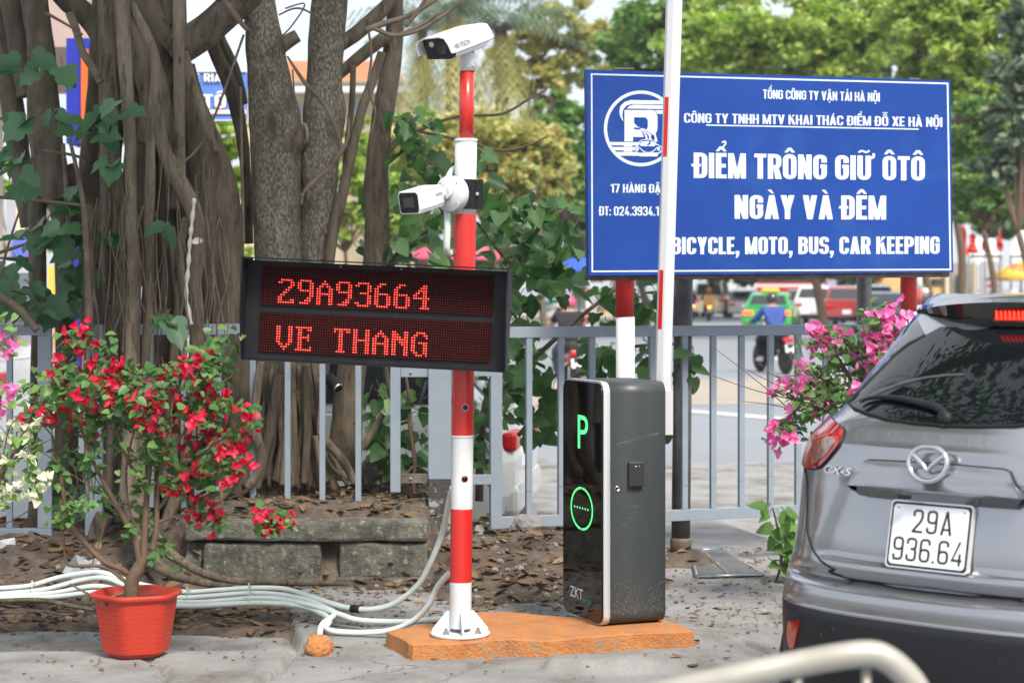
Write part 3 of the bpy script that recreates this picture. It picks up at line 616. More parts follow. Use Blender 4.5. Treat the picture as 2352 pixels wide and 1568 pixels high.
# ------------------------------------------------------------------ camera pole
YC = 8.36
pr = 25.2/F*YC
base = P(1057, 1452, YC); base.z = .07
pole = thing('camera_pole', 'red and white banded steel pole carrying cameras and the LED display', 'pole', base)
def pc(v): 
    u = 1058.5 + (1320-v)*(1069.5-1058.5)/930 if v < 1452 else 1057
    return P(u, v, YC)
bands = [(1440, 1335, 'white_paint'), (1335, 1167, 'red_paint'), (1167, 1000, 'white_paint'), (1000, 492, 'red_paint'), (492, 324, 'white_paint')]
for v0, v1, mname in bands:
    b = MB(); b.tube([pc(v0), pc(v0*.5+v1*.5), pc(v1)], pr, 40, caps=(v1 == 324)); b.build('shaft_section', M[mname], pole)
b = MB(); b.lathe([(pr*1.0, 0), (pr*1.06, .003), (pr*1.06, .012), (pr, .015)], pc(327), None, 40); b.lathe([(pr*1.0, 0), (pr*1.04, .002), (pr*1.04, .008), (pr, .010)], pc(1004), None, 40); b.build('joint_ring', M['white_paint'], pole)
pr2 = 16.6/F*YC
b = MB(); b.tube([pc(326) + Vector((.002, 0, 0)), P(1072.5, 160, YC)], pr2, 32); b.build('upper_tube', M['red_paint'], pole)
for v, u, rim in ((934, 1069, 'white_paint'), (1097, 1068, 'red_paint')):
    c = P(u, v, YC); dx = c.x - pc(v).x; c.y = YC - math.sqrt(pr*pr - dx*dx)
    nrm = Vector((dx, c.y-YC, 0)).normalized(); Mx = basis(-nrm)
    Mr = frame(Mx.col[0], Mx.col[2], nrm)
    b = MB(); b.lathe([(0.0001, .0016), (.0125, .0016), (.0135, -.004)], c, Mr, 20, caps=False); b.build('cable_hole', M['black_panel'], pole)
    b = MB(); b.lathe([(.0122, .0012), (.0132, .0026), (.0146, .001)], c, Mr, 20, caps=False); b.build('hole_rim', M[rim], pole)
fc = base.copy()
b = MB(); b.lathe([(.125, .0), (.13, .004), (.13, .012), (.126, .015), (.02, .0155)], fc, None, 48); b.build('base_plate', M['white_paint'], pole)
for a in (0, 90, 180, 270):
    d = Vector((math.cos(R(a-82)), math.sin(R(a-82)), 0)); s = Vector((-d.y, d.x, 0))
    b = MB(); b.prism([(pr*.9, .015), (.122, .015), (.122, .03), (pr+.012, .105), (pr*.9, .108)], lambda x, y, t: fc + d*x + s*(t-.003) + Vector((0, 0, y)), .006)
    b.build('gusset', M['white_paint'], pole)
for a in (45, 135, 225, 315):
    d = Vector((math.cos(R(a-82)), math.sin(R(a-82)), 0)); b = MB(); p = fc + d*.098 + Vector((0, 0, .0155))
    b.lathe([(.017, 0), (.017, .003), (.0125, .003), (.0125, .014), (.007, .014), (.007, .027)], p, None, 6, smooth=False); b.build('bolt', M['galv'], pole)

# ------------------------------------------------------------------ upper traffic camera (hooded)
def upx(u, v, Y): return P(u, v, Y)
ax = Vector((.186, .285, .108)).normalized(); B_ = basis(ax)            # columns: right, back, up
O = P(1005, 108, YC - .17)
def uc(x, y, z): return O + B_ @ Vector((x, y, z))
ucam = thing('traffic_camera', 'white hooded traffic camera on top of the striped pole', 'camera', P(1072, 160, YC))
hood = [(-.088, -.030), (-.090, .012), (-.078, .034), (-.05, .044), (.035, .046), (.062, .038), (.078, .010), (.088, -.022), (.094, -.028)]
def shell(mb, prof, y0, y1, th, taper=1.0, mi=0):
    ins = [(x*(1-th/.09), z - th if i not in (0, len(prof)-1) else z) for i, (x, z) in enumerate(prof)]
    loop = prof + ins[::-1]; n = len(loop)
    ys_ = [y0, y0+(y1-y0)*.45, y0+(y1-y0)*.8, y1]; sc_ = [1, 1, .97, taper]
    vs = [uc(x*s_, y, (z*s_ if z > 0 else z)) for y, s_ in zip(ys_, sc_) for x, z in loop]
    fs = [(i*n+j, i*n+(j+1) % n, (i+1)*n+(j+1) % n, (i+1)*n+j) for i in range(3) for j in range(n)]
    fs += [list(range(n))[::-1], list(range(3*n, 4*n))]
    mb.add(vs, fs, mi, False)
b = MB(); shell(b, hood, -.03, .33, .004, .80); b.build('hood', M['white_paint'], ucam)
body = [(-.062, -.052), (-.072, .030), (-.045, .038), (.045, .038), (.070, .018), (.082, -.022), (.078, -.050), (.06, -.058)]
b = MB(); n = len(body); ys_ = [.012, .27, .315]; vs = [uc(x*(1 if y < .30 else .92), y, z*(1 if y < .30 else .9)) for y in ys_ for x, z in body]
b.add(vs, [(i*n+j, i*n+(j+1) % n, (i+1)*n+(j+1) % n, (i+1)*n+j) for i in range(2) for j in range(n)] + [list(range(n)), list(range(2*n, 3*n))], 0, False)
b.build('body', M['white_paint'], ucam)
face = [(x*.99, z*.98) for x, z in body]
b = MB(); b.prism(face, lambda x, z, t: uc(x, .012 - t, z), .012); fp = b.build('front_window', M['black_panel'], ucam)
b = MB(); b.lathe([(.030, 0), (.030, .002), (.023, .003), (.020, .001), (.0001, .0005)], uc(.022, -.0005, -.008), frame(B_.col[0], B_.col[2], -B_.col[1]), 28, caps=False); b.build('lens', pbr('lens', (.006, .01, .009), rough=.12, spec=.6), ucam)
b = MB(); b.lathe([(.013, 0), (.013, .003), (.010, .004), (.0001, .0045)], uc(-.028, -.0005, .012), frame(B_.col[0], B_.col[2], -B_.col[1]), 20, caps=False); b.build('flash_lamp', pbr('flash_lamp', (.5, .48, .38), rough=.2, metal=.5), ucam)
b = MB(); put_text(b, 'HIKVISION', lambda tx, ty, d: uc(.0795 + .0075*(1-ty), .0 + .125*tx, .004 - .022*(1-ty)) + (B_ @ Vector((.95, 0, .30)))*(.0025+d), .0); b.build('lettering', M['text_grey'], ucam)
# neck bracket
nk = P(1074, 160, YC); b = MB()
b.lathe([(pr2*1.10, -.008), (pr2*1.10, .05), (pr2*1.04, .062), (pr2*.98, .085), (pr2*.8, .115)], nk, None, 28); b.build('neck', M['white_paint'], ucam)
b = MB(); b.box(nk + Vector((.005, .02, .105)), (.045, .08, .05), basis(ax), bev=.008); b.build('tilt_bracket', M['white_paint'], ucam)
for dx, dz in ((-.012, .012), (.024, .012), (.026, .075)):
    b = MB(); b.lathe([(.005, 0), (.005, .006), (.002, .007)], nk + Vector((dx, -pr2*.98 if dx < .02 else -pr2*.75, dz)), frame((1, 0, 0), (0, 0, 1), (0, -1, 0)), 8); b.build('screw', M['galv'], ucam)

# ------------------------------------------------------------------ lower bullet camera with junction box and clamp
bx = Vector((.103, .215, .044)).normalized(); BB = basis(bx)
O2 = P(939.5, 466, YC - .285)
def bc(x, y, z): return O2 + BB @ Vector((x, y, z))
bcam = thing('bullet_camera', 'white box shaped bullet camera clamped halfway up the striped pole', 'camera', P(1069, 447, YC))
sec = [(-.050, .036), (-.044, .047), (.036, .047), (.047, .036), (.050, -.03), (.044, -.047), (-.038, -.049), (-.047, -.04)]
def loft(mb, sec, ys_, sx, fn, mi=0, cap0=True, cap1=True, sm=False):
    n = len(sec); vs = [fn(x*s_, y, z*s_) for y, s_ in zip(ys_, sx) for x, z in sec]
    fs = [(i*n+j, i*n+(j+1) % n, (i+1)*n+(j+1) % n, (i+1)*n+j) for i in range(len(ys_)-1) for j in range(n)]
    if cap0: fs.append(list(range(n))[::-1])
    if cap1: fs.append(list(range((len(ys_)-1)*n, len(ys_)*n)))
    mb.add(vs, fs, mi, sm)
b = MB(); loft(b, sec, [0, .005, .2, .225, .24], [.98, 1, 1, .97, .85], bc); b.build('housing', M['white_paint'], bcam)
b = MB(); loft(b, [(x*.91, z*.90) for x, z in sec], [-.0015, .004], [1, 1], bc); b.build('front_glass', M['black_panel'], bcam)
b = MB(); loft(b, [(-.026, .021), (.024, .022), (.026, -.02), (-.024, -.022)], [-.006, -.001], [.95, 1], bc); b.build('lens_frame', pbr('lens_frame', (.03,.03,.03), rough=.3), bcam)
b = MB(); loft(b, [(-.022, .017), (.020, .018), (.022, -.016), (-.020, -.018)], [-.0072, -.004], [1, 1], bc); b.build('lens', pbr('lens_glass', (.035,.022,.016), rough=.08, spec=.7), bcam)
b = MB(); b.prism([(.03, -.032), (.15, -.032), (.15, .018), (.03, .018)], lambda y, z, t: bc(.0485 + .0008*1 - .0006*(z > 0) + t, y, z), .0016); b.build('side_cover', M['white_paint'], bcam)
b = MB(); put_text(b, 'HIKVISION', lambda tx, ty, d: bc(.0495 + d, .155 + .058*tx, .004 + .013*ty), .0); b.build('lettering', M['text_grey'], bcam)
b = MB(); b.prism([(.005, .0405), (.225, .0385), (.225, .0395), (.005, .0415)], lambda y, z, t: bc(.0455 + t, y, z), .0016); b.build('housing_seam', M['text_grey'], bcam)
b = MB(); b.lathe([(.005, 0), (.005, .002), (.0001, .003)], bc(-.003, .12, .047), BB, 10); b.build('screw', M['galv'], bcam)
dax = Vector((-.60, -.80, 0)); Bd = basis(-dax); Dm = frame(Bd.col[0], Bd.col[2], dax)
dc = P(1030, 445, YC - .075)
jb = thing('junction_box', 'round white junction box behind the bullet camera', 'junction box', dc)
b = MB(); b.lathe([(.074, -.047), (.078, -.044), (.078, -.003), (.0755, 0), (.0001, .0005)], dc, Dm, 48); b.build('box_body', M['white_paint'], jb)
for a in (45, 135, 225, 315):
    b = MB(); b.lathe([(.0045, 0), (.004, .002), (.0001, .002)], dc + Dm @ Vector((.064*math.cos(R(a)), .064*math.sin(R(a)), .0)), Dm, 8); b.build('screw', M['galv'], jb)
stem0 = dc + dax*.002 + Vector((-.003, 0, .003)); stem1 = bc(.0, .215, .0)
b = MB(); b.tube([stem0, stem0 + dax*.016], [.0285, .026], 24); b.tube([stem0 + dax*.012, stem0*.4+stem1*.6+Vector((0, 0, .004)), stem1], [.021, .021, .022], 20); b.build('ball_joint', M['white_paint'], bcam)
cl = thing('pole_clamp', 'black steel clamp plate bolted round the pole beside the junction box', 'clamp', P(1069, 447, YC))
b = MB(); zc0, zc1 = P(1069, 481, YC).z, P(1069, 413, YC).z
arc = [(pr+.003)*Vector((math.cos(a), math.sin(a), 0)) for a in [R(-10-160*i/14) for i in range(15)]]
cc = pc(447); vs = []
for z in (zc0, zc1):
    for p in arc: vs.append(Vector((cc.x+p.x, YC+p.y, z)))
    for p in arc[::-1]: vs.append(Vector((cc.x+p.x*.94, YC+p.y*.94, z)))
n = 30; b.add(vs, [(i, (i+1) % n, n+(i+1) % n, n+i) for i in range(n)] + [list(range(n))[::-1], list(range(n, 2*n))], 0, False)
b.build('clamp_band', M['black_metal'], cl)
b = MB(); b.box((P(1099, 447, YC-.01).x, YC-.012, (zc0+zc1)/2), (.040, .006, zc1-zc0)); b.box((P(1107.5, 447, YC).x, YC+.012, (zc0+zc1)/2-.001), (.005, .05, zc1-zc0-.004)); b.build('flange', M['black_metal'], cl)
b = MB(); b.box((P(1062, 447, YC-.05).x, YC-pr-.008, (zc0+zc1)/2), (.075, .008, zc1-zc0-.002)); b.build('mount_plate', M['black_metal'], cl)
b = MB(); b.lathe([(.0095, 0), (.0095, .006), (.006, .008), (.006, .012)], Vector((P(1096, 447, YC-.015).x, YC-.0155, P(0, 447, YC).z)), frame((1, 0, 0), (0, 0, 1), (0, -1, 0)), 6, smooth=False); b.build('bolt', M['galv'], cl)
def flex(pts, r, label):
    path = [Vector(p) for p in catmull([tuple(p) for p in pts], 10)]; out = [path[0]]
    for a, c in zip(path, path[1:]):
        k = max(1, int((c-a).length/.0045)); out += [a.lerp(c, (i+1)/k) for i in range(k)]
    b = MB(); b.tube(out, [r*(1 if i % 2 else .87) for i in range(len(out))], 12); return tag(b.build('conduit', M['pvc'], flip=False), label, 'conduit')
flex([P(1028, 478, YC-.03), P(1028, 520, YC-.035), P(1026, 560, YC-.03), P(1027, 575, YC-.02), P(1033, 583, YC+.0), P(1044, 578, YC+.03)], .0162, 'short white conduit hanging below the junction box to the display')
flex([P(1030, 408, YC-.0), P(1034, 398, YC+.02), P(1042, 388, YC+.03), P(1056, 382, YC+.04)], .0135, 'short white conduit arching over the junction box into the pole')

# ------------------------------------------------------------------ LED display
YL = YC - pr - .13
# display face corners (panel area) in the picture -> a plane of its own
pTL, pTR, pBL, pBR = P(598.5, 610, YL+.01), P(1131, 632, YL-.065), P(596, 806, YL+.01), P(1128.5, 834, YL-.065)
ex = ((pTR-pTL)+(pBR-pBL)).normalized(); ez = ((pTL-pBL)+(pTR-pBR)); ez = (ez - ex*ez.dot(ex)).normalized(); ey = ez.cross(ex)      # ey points away from the viewer
org = (pTL+pTR+pBL+pBR)/4
def ld(x, y, z): return org + ex*x + ey*y + ez*z
hw, hh = ((pTR-pTL).length+(pBR-pBL).length)/4, ((pTL-pBL).length+(pTR-pBR).length)/4
led = thing('led_display', 'black framed red LED display bolted across the striped pole', 'display sign', org)
mL, mR, mT, mB = .064, .062, .020, .032                           # margins to the case
X0, X1, Z0, Z1 = -hw-mL, hw+mR, -hh-mB, hh+mT
b = MB()
b.box(ld((X0+X1)/2, .07, (Z0+Z1)/2), (X1-X0, .11, Z1-Z0), frame(ex, ey, ez))
b.build('case', M['black_metal'], led)
b = MB()
for xx, w_ in ((X0-.004, .006), (X1+.004, .006)):
    b.prism([(.125, Z1+.014), (-.095, Z1+.014), (-.088, (Z0+Z1)/2), (-.01, Z0-.006), (.125, Z0-.006)], lambda y, z, t: ld(xx - .003 + t, y, z), w_)
b.box(ld((X0+X1)/2, .015, Z1+.010), (X1-X0+.016, .215, .005), frame(ex, ey, ez))
b.box(ld((X0+X1)/2, .06, Z0-.004), (X1-X0+.004, .125, .005), frame(ex, ey, ez))
b.build('sun_hood', M['black_metal'], led)
b = MB(); gap = .0155; ph = hh - gap
for s_ in (1, -1):
    zc = s_*(gap + ph/2 - .0); b2 = MB(); b2.box(ld(0, .0125, zc), (2*hw, .012, ph), frame(ex, ey, ez)); b2.build('led_panel', M['led_back'], led)
for x in (-.16, .10):
    b2 = MB(); b2.lathe([(.005, 0), (.005, .002), (.0001, .003)], ld(x, .0145, hh+.009), frame(ex, ez, -ey), 10); b2.build('screw', M['galv'], led)
FONT = {'2': '7CC6060C183060C0C6FE', '9': '7CC6C6C67E06060C1C78', 'A': '10386CC6C6FEC6C6C6C6', '3': '7CC606063C060606C67C', '6': '3860C0C0FCC6C6C6C67C', '4': '0C1C3C6CCCFE0C0C0C1E',
        'V': 'C6C6C6C6C6C6C66C3810', 'E': 'FE6660647C64606062FE', 'T': 'FEB63030303030303078', 'H': 'C6C6C6C6FEC6C6C6C6C6', 'N': 'C6E6F6FEDECEC6C6C6C6', 'G': '3C66C2C0DEC6C6C6663A', ' ': '0'*20}
off = MB(); pit = 2*hw/96
for row, txt in ((1, '29A93664'), (-1, 'VE THANG')):
    lit = set(); pz = ph/16
    def dot(i, j, r_, k, d): x = -hw + (i+.5)*pit; z = row*(gap+ph/2) + ph/2 - (j+.5)*pz; return [ld(x + r_*math.cos(a), d, z + r_*math.sin(a)) for a in [q*2*math.pi/k + math.pi/k for q in range(k)]]
    for ci, ch in enumerate(txt):
        on = MB()
        for ry in range(10):
            byte = int(FONT[ch][ry*2:ry*2+2], 16)
            for bx_ in range(8):
                if byte >> (7-bx_) & 1: lit.add((7+ci*8+bx_, 5+ry)); on.add(dot(7+ci*8+bx_, 5+ry, pit*.33, 6, .0052), [list(range(6))])
        if on.v: on.build('lit_character', M['led_on'], led, flip=False)
    for i in range(96):
        for j in range(16):
            if (i, j) not in lit: off.add(dot(i, j, pit*.24, 4, .0055), [(0, 1, 2, 3)])
off.build('unlit_dots', M['led_off'], led, flip=False)

# ------------------------------------------------------------------ barrier cabinet
# corners of the footprint: front-left, front-right (silver corner), back-right
zb = .075
fl, fr_ = G(1293, 1418, zb), G(1391, 1441, zb)
YF = 8.54
fr_ = P(1388, 1440, YF); fr_.z = zb
right = Vector((.86, .0, 0)); 
sd_ = Vector((math.cos(R(22)), math.sin(R(22)), 0))                # along the visible grey side, going right and away
fn_ = Vector((-math.sin(R(22)), math.cos(R(22)), 0))              # along the black face, going left and away
LW, DW, HC = .303, .30, 1.082
cabo = fr_.copy()
cab = thing('barrier_cabinet', 'dark grey barrier cabinet with black glass front and raised white boom', 'barrier', cabo)
def cb(s_, f_, z): return cabo + sd_*s_ + fn_*f_ + Vector((0, 0, z))
def rrect(w_, h_, r_, n=8, x0=0, z0=0, bot=None):
    rb = bot or r_; pts = []
    for cx, cz, a0, rr in ((w_-r_, h_-r_, 0, r_), (r_, h_-r_, 90, r_), (rb, rb, 180, rb), (w_-rb, rb, 270, rb)):
        for i in range(n+1): a = R(a0 + 90*i/n); pts.append((x0 + cx + rr*math.cos(a), z0 + cz + rr*math.sin(a)))
    return pts
fw = .435                                                         # width of the black face
# the front (black) face looks left; body loft runs along sd_
prof = rrect(fw, HC, .05)
def lo(mb, prof, s0, s1, mi=0, sm=True):
    mb.prism(prof, lambda f_, z, t: cb(s0 + t, f_, z), s1-s0, mi, sm)
b = MB(); lo(b, prof, .030, LW); b.build('housing', M['cabinet'], cab)
pin = rrect(fw+.004, HC+.006, .052, x0=-.002, z0=-.003)
b = MB(); lo(b, pin, -.004, .028); b.build('silver_trim', M['silver'], cab)
pfr = rrect(fw-.008, HC-.010, .047, x0=.004, z0=.005)
b = MB(); lo(b, pfr, -.012, -.002); b.build('front_panel', M['black_panel'], cab)
b = MB(); lo(b, rrect(fw*.8, .02, .005, x0=fw*.1, z0=-.012), .03, LW-.02); b.build('foot', M['black_metal'], cab)
def fx(a, z, d=0): return cb(-.0125 - d, fw*(1-a), z)              # a 0..1 left to right on the black face
b = MB()
put_text(b, 'P', lambda tx, ty, d: fx(.40 + .26*tx, .772 + .152*ty, d+.0006), .0); b.build('parking_symbol', M['green_glow'], cab)
b = MB()
for i in range(72):
    a0, a1 = 2*math.pi*i/72, 2*math.pi*(i+1)/72
    if i in (17, 53): continue
    q = [(math.cos(a)*r_, math.sin(a)*r_) for r_, a in ((1.0, a0), (1.0, a1), (.90, a1), (.90, a0))]
    b.add([fx(.50 + .285*x, .500 + .098*z, .0006) for x, z in q], [(0, 1, 2, 3)])
for k in range(6):
    b.add([fx(.32 + .068*k + .016*math.cos(a), .502 + .005*math.sin(a), .0006) for a in [i*math.pi/4 for i in range(8)]], [list(range(8))])
b.build('no_entry_ring', M['green_glow'], cab, flip=False)
b = MB(); put_text(b, 'ZKT', lambda tx, ty, d: fx(.20+.33*tx, .085+.048*ty, d+.0006), .012); b.build('maker_lettering', pbr('maker_grey', (.62,.62,.64), rough=.4), cab)
b = MB(); put_text(b, 'eco', lambda tx, ty, d: fx(.535+.20*tx, .078+.026*ty, d+.0006), .012); b.build('maker_lettering', pbr('maker_green', (.05,.26,.08), rough=.4), cab)
def sx(a, z, d=0): return cb(.030 + a*(LW-.030), -d, z)            # on the visible grey side
b = MB(); b.box(cb(.030 + .44*(LW-.03), -.012, .672), (.076, .024, .112), frame(sd_, fn_, Vector((0, 0, 1))), bev=.006); rd = b.build('card_reader', M['reader'], cab)
for a, mm in ((-.006, 'green_led'), (.011, 'red_led')):
    b = MB(); b.lathe([(.0024, 0), (.0018, .0012), (.0001, .0014)], cb(.030 + .44*(LW-.03) + a, -.0245, .708), frame(sd_, Vector((0, 0, 1)), -fn_), 8); b.build('indicator_light', M[mm], rd)
b = MB(); b.lathe([(.013, 0), (.013, .003), (.009, .004), (.008, .002), (.0001, .002)], cb(.065, -.001, .61), frame(sd_, Vector((0, 0, 1)), -fn_), 20); b.build('lock', M['chrome'], cab)
b = MB(); b.box(cb(.065, -.0032, .61), (.003, .002, .008), frame(sd_, fn_, Vector((0, 0, 1)))); b.build('keyhole', M['black_panel'], cab)
# dust and scuffs on the grey side: raised hair-thin paint scars
b = MB(); rs = random.Random(5)
for i in range(46):
    a = rs.uniform(.12, .85); z = .80 + .06*a + rs.gauss(0, .004) if i < 34 else rs.uniform(.4, .55); l_ = rs.uniform(.006, .03); h_ = rs.uniform(.0006, .0016)
    q = [(a, z), (a+l_/.25, z+.008*l_/.02*.4), (a+l_/.25, z+h_+.003*l_/.02), (a, z+h_)]
    b.add([sx(x, y, .0008) for x, y in q], [(0, 1, 2, 3)])
b.build('scratches', pbr('scratches', (.16,.165,.16), rough=.8), cab, flip=False)
b = MB()
for i in range(420):
    a = rs.uniform(.02, .97); z = .05 + abs(rs.gauss(0, .07)); r_ = rs.uniform(.0005, .0016); st = rs.uniform(1, 5)
    b.add([sx(a + r_*x/.25, z + r_*y*st, .0008) for x, y in ((-1, 0), (0, -1), (1, 0), (0, 1))], [(0, 1, 2, 3)])
b.build('mud_splashes', pbr('mud_splashes', (.15,.135,.115), rough=.9), cab, flip=False)
# boom arm, raised
YA = 8.78
b = MB()
def armc(v): return 1530.0 + (622-v)*.0299, v
av0, av1 = 998, -520
pa, pb_ = P(*armc(av0), YA), P(*armc(av1), YA)
sec_ = [(-.0355, .028), (-.035, -.002), (-.030, -.012), (-.006, -.026), (.002, -.028), (.032, -.028), (.0355, -.022), (.0355, .03)]
dirv = (pb_-pa).normalized(); Ba = frame(Vector((1, 0, 0)), Vector((0, 1, 0)), dirv)
ln = (pb_-pa).length
b.prism(sec_, lambda x, y, t: pa + Ba @ Vector((x, y, t)), ln); arm = b.build('boom_arm', M['arm_white'], cab)
for v0, v1 in ((360, 224), (755, 620), (-40, -176)):
    t0 = (P(*armc(v0), YA)-pa).length; t1 = (P(*armc(v1), YA)-pa).length; b = MB()
    n_ = Vector((-.014, -.024, 0)).normalized(); e_ = Vector((.024, -.014, 0)).normalized()
    m_ = Vector((-.0245, -.0152, 0))
    q = []
    for d in (.0006, .0016):
        for t in (t0, t1):
            for s_ in (-.0062, .0125): q.append(pa + Ba @ (m_ + e_*s_ + n_*d + Vector((0, 0, t))))
    b.add(q, [(0,1,3,2), (4,5,7,6), (0,1,5,4), (2,3,7,6), (0,2,6,4), (1,3,7,5)]); b.build('reflective_strip', M['strip_red'], arm)
b = MB(); b.prism([(-.0145, -.03), (.022, -.03), (.022, .02), (-.0145, .02)], lambda x, y, t: P(1529.5, 997, YA-.02) + Vector((x+.008, y, t)), .20); b.build('arm_clamp', M['arm_white'], cab)
b = MB(); b.lathe([(.03, 0), (.03, .06)], cb(LW-.01, .20, .93), frame(fn_, Vector((0, 0, 1)), sd_), 24); b.build('pivot_hub', M['black_metal'], cab)

# ------------------------------------------------------------------ foreground barrier rail
tr = thing('crowd_barrier', 'pale metal crowd barrier with rounded top corner, blurred in the foreground', 'barrier', Vector((.45, 3.45, -.1)))
pts = [P(1300, 1655, 3.45), P(1440, 1613, 3.45), P(1690, 1553, 3.42), P(1814, 1527, 3.42), P(1937, 1505, 3.41), P(1999, 1500, 3.41), P(2036, 1512, 3.41), P(2070, 1538, 3.41), P(2101, 1575, 3.41), P(2125, 1630, 3.41), P(2140, 1720, 3.41), P(2146, 1900, 3.41)]
pts = [Vector(p) for p in catmull([tuple(p) for p in pts], 6)]; pts.append(Vector((pts[-1].x+.02, pts[-1].y, -.12)))
lft = [Vector((pts[0].x-.9, pts[0].y, pts[0].z-.16)), Vector((pts[0].x-1.05, pts[0].y, -.02))]
b = MB(); b.tube(lft[::-1] + pts, .0235, 16); b.build('top_rail', M['steel_rail'], tr)
for u in (1990, 1832, 1680, 1530):
    t = P(u, 1510 + (1999-u)*.2, 3.42); b = MB(); b.tube([t, Vector((t.x, t.y, .15))], .0085, 8); b.build('upright', M['steel_rail'], tr)
b = MB(); z = .15; b.tube([Vector((lft[1].x+.02, 3.42, z)), Vector((pts[-1].x-.02, 3.42, z))], .018, 10); b.build('bottom_rail', M['steel_rail'], tr)
for x in (lft[1].x, pts[-1].x):
    b = MB(); b.box((x, 3.42, gz(x, 5.2)-.0), (.04, .5, .03), bev=.008); b.build('foot', M['steel_rail'], tr)
# ------------------------------------------------------------------ fence
YFN = 10.5
def fbar(name, par, u0, u1, v0, v1, Y=YFN, dep=.03, mat='fence_paint', dy=0.0):
    a, c = P(u0, v0, Y), P(u1, v1, Y); b = MB()
    b.box(((a.x+c.x)/2, Y+dep/2+dy, (a.z+c.z)/2), (abs(c.x-a.x), dep, abs(a.z-c.z)), bev=.002); return b.build(name, M[mat], par)
pan = thing('steel_fence', 'grey steel fence panel at the left photo edge beside the white flowers', 'fence', P(0, 1240, YFN), 'grey steel fence panels')
fbar('top_rail', pan, -420, 117, 745, 770); fbar('stile', pan, 86, 118, 770.5, 1213, dy=.002); fbar('bottom_rail', pan, -420, 118, 1213.5, 1240)
for u in (14, -67, -148, -229): fbar('bar', pan, u, u+13, 770.5, 1213, dy=.004)
po = thing('fence_post', 'flat grey steel fence post behind the hanging root strands', 'post', P(215, 1210, YFN))
fbar('post_body', po, 195, 235, 746, 1230, dep=.05)
pan = thing('steel_fence', 'grey steel fence panel behind the LED display with bars sunk in the soil', 'fence', P(620, 1150, YFN), 'grey steel fence panels')
fbar('top_rail', pan, 300, 897, 744, 769); fbar('stile', pan, 896.5, 919.5, 744, 1130)
for u in (339, 415, 494.5, 574, 653.5, 733.5, 816): fbar('bar', pan, u, u+13, 769.5, 1165, dy=.003)
fbar('bottom_rail', pan, 300, 896, 1225, 1245)
po = thing('fence_post', 'thick grey steel fence post with peeling paint left of the striped pole', 'post', P(1010, 1290, YFN))
fbar('post_body', po, 984, 1036, 748, 1100, dep=.10); fbar('peeled_foot', po, 984.5, 1035.5, 1100.5, 1330, dep=.098, mat='fence_peeled', dy=.001)
for u0, u1, v0, v1, nm in ((919.8, 983.5, 845, 866, 'bracket'), (1036.5, 1129, 840, 864, 'bracket'), (919.8, 983.5, 1088, 1110, 'bracket'), (1036.5, 1129, 1090, 1113, 'bracket')):
    br = fbar(nm, po, u0, u1, v0, v1, dep=.012, mat='fence_paint' if v0 < 1000 or u0 > 1000 else 'rust', dy=.015)
    c = P((u0+u1)/2-8, (v0+v1)/2, YFN+.012); b = MB(); b.lathe([(.008, 0), (.008, .005), (.003, .008)], c, frame((1, 0, 0), (0, 0, 1), (0, -1, 0)), 6, smooth=False); b.build('bolt', M['galv'], br)
A0, B0 = P(1128, 1215, 10.55), P(1840, 1185, 11.15); A0.z = B0.z = .25
fd = (B0-A0); fd.z = 0; fd.normalize(); fnm = Vector((-fd.y, fd.x, 0))
def fpos(u): q = ray_plane(u, 900, A0, fnm); return (q-A0).dot(fd)
pan = thing('steel_fence', 'grey steel fence panel running right from the camera pole behind the barrier cabinet', 'fence', A0, 'grey steel fence panels')
def rbar(name, s0, s1, z0, z1, dep=.03, dy=0.0):
    b = MB(); b.box(A0 + fd*((s0+s1)/2) + fnm*(dy+dep/2) + Vector((0, 0, (z0+z1)/2-A0.z)), (s1-s0, dep, z1-z0), frame(fd, fnm, Vector((0, 0, 1))), bev=.002); return b.build(name, M['fence_paint'], pan)
zt1, zt0 = 1.358, 1.298
sE = fpos(1996)
rbar('top_rail', 0, sE, zt0, zt1, .04); rbar('bottom_rail', 0, sE, .25, .312, .04); rbar('stile', 0, .066, .3125, zt0-.0005, .036, .002); rbar('stile', sE-.06, sE, .3125, zt0-.0005, .036, .002)
for u in (1217, 1291, 1362.5, 1432, 1501, 1575, 1641, 1706, 1773, 1836, 1900, 1960):
    s = fpos(u); bb = rbar('bar', s-.017, s+.017, .3125, zt0-.0005, .03, .005)
    b = MB()
    for z in (.47, 1.08): b.box(A0 + fd*s + fnm*.0045 + Vector((0, 0, z-A0.z+.02*math.sin(u))), (.036, .004, .004), frame(fd, fnm, Vector((0, 0, 1))))
    b.build('weld', M['fence_paint'], bb)
po = thing('sign_post', 'bare grey steel post behind the fence, right of the raised boom', 'post', P(1564, 1292, 11.0), 'bare grey posts behind the sign')
zb_ = 0.0; b = MB(); b.tube([P(1563, 1292, 11.0), P(1570, 640, 11.0)], .054, 20); b.build('post_tube', M['grey_steel'], po)
b = MB(); b.lathe([(.062, -.02), (.062, .10), (.058, .115)], P(1564, 1280, 11.0), None, 20); b.build('rusty_sleeve', M['rust'], po)
po = thing('sign_post', 'bare grey steel post carrying the right rear of the blue sign', 'post', P(1985, 1260, 11.55), 'bare grey posts behind the sign')
b = MB(); b.tube([Vector((P(1985, 700, 11.55).x, 11.55, -.05)), P(1985, 400, 11.55)], .045, 20); b.build('post_tube', M['grey_steel'], po)

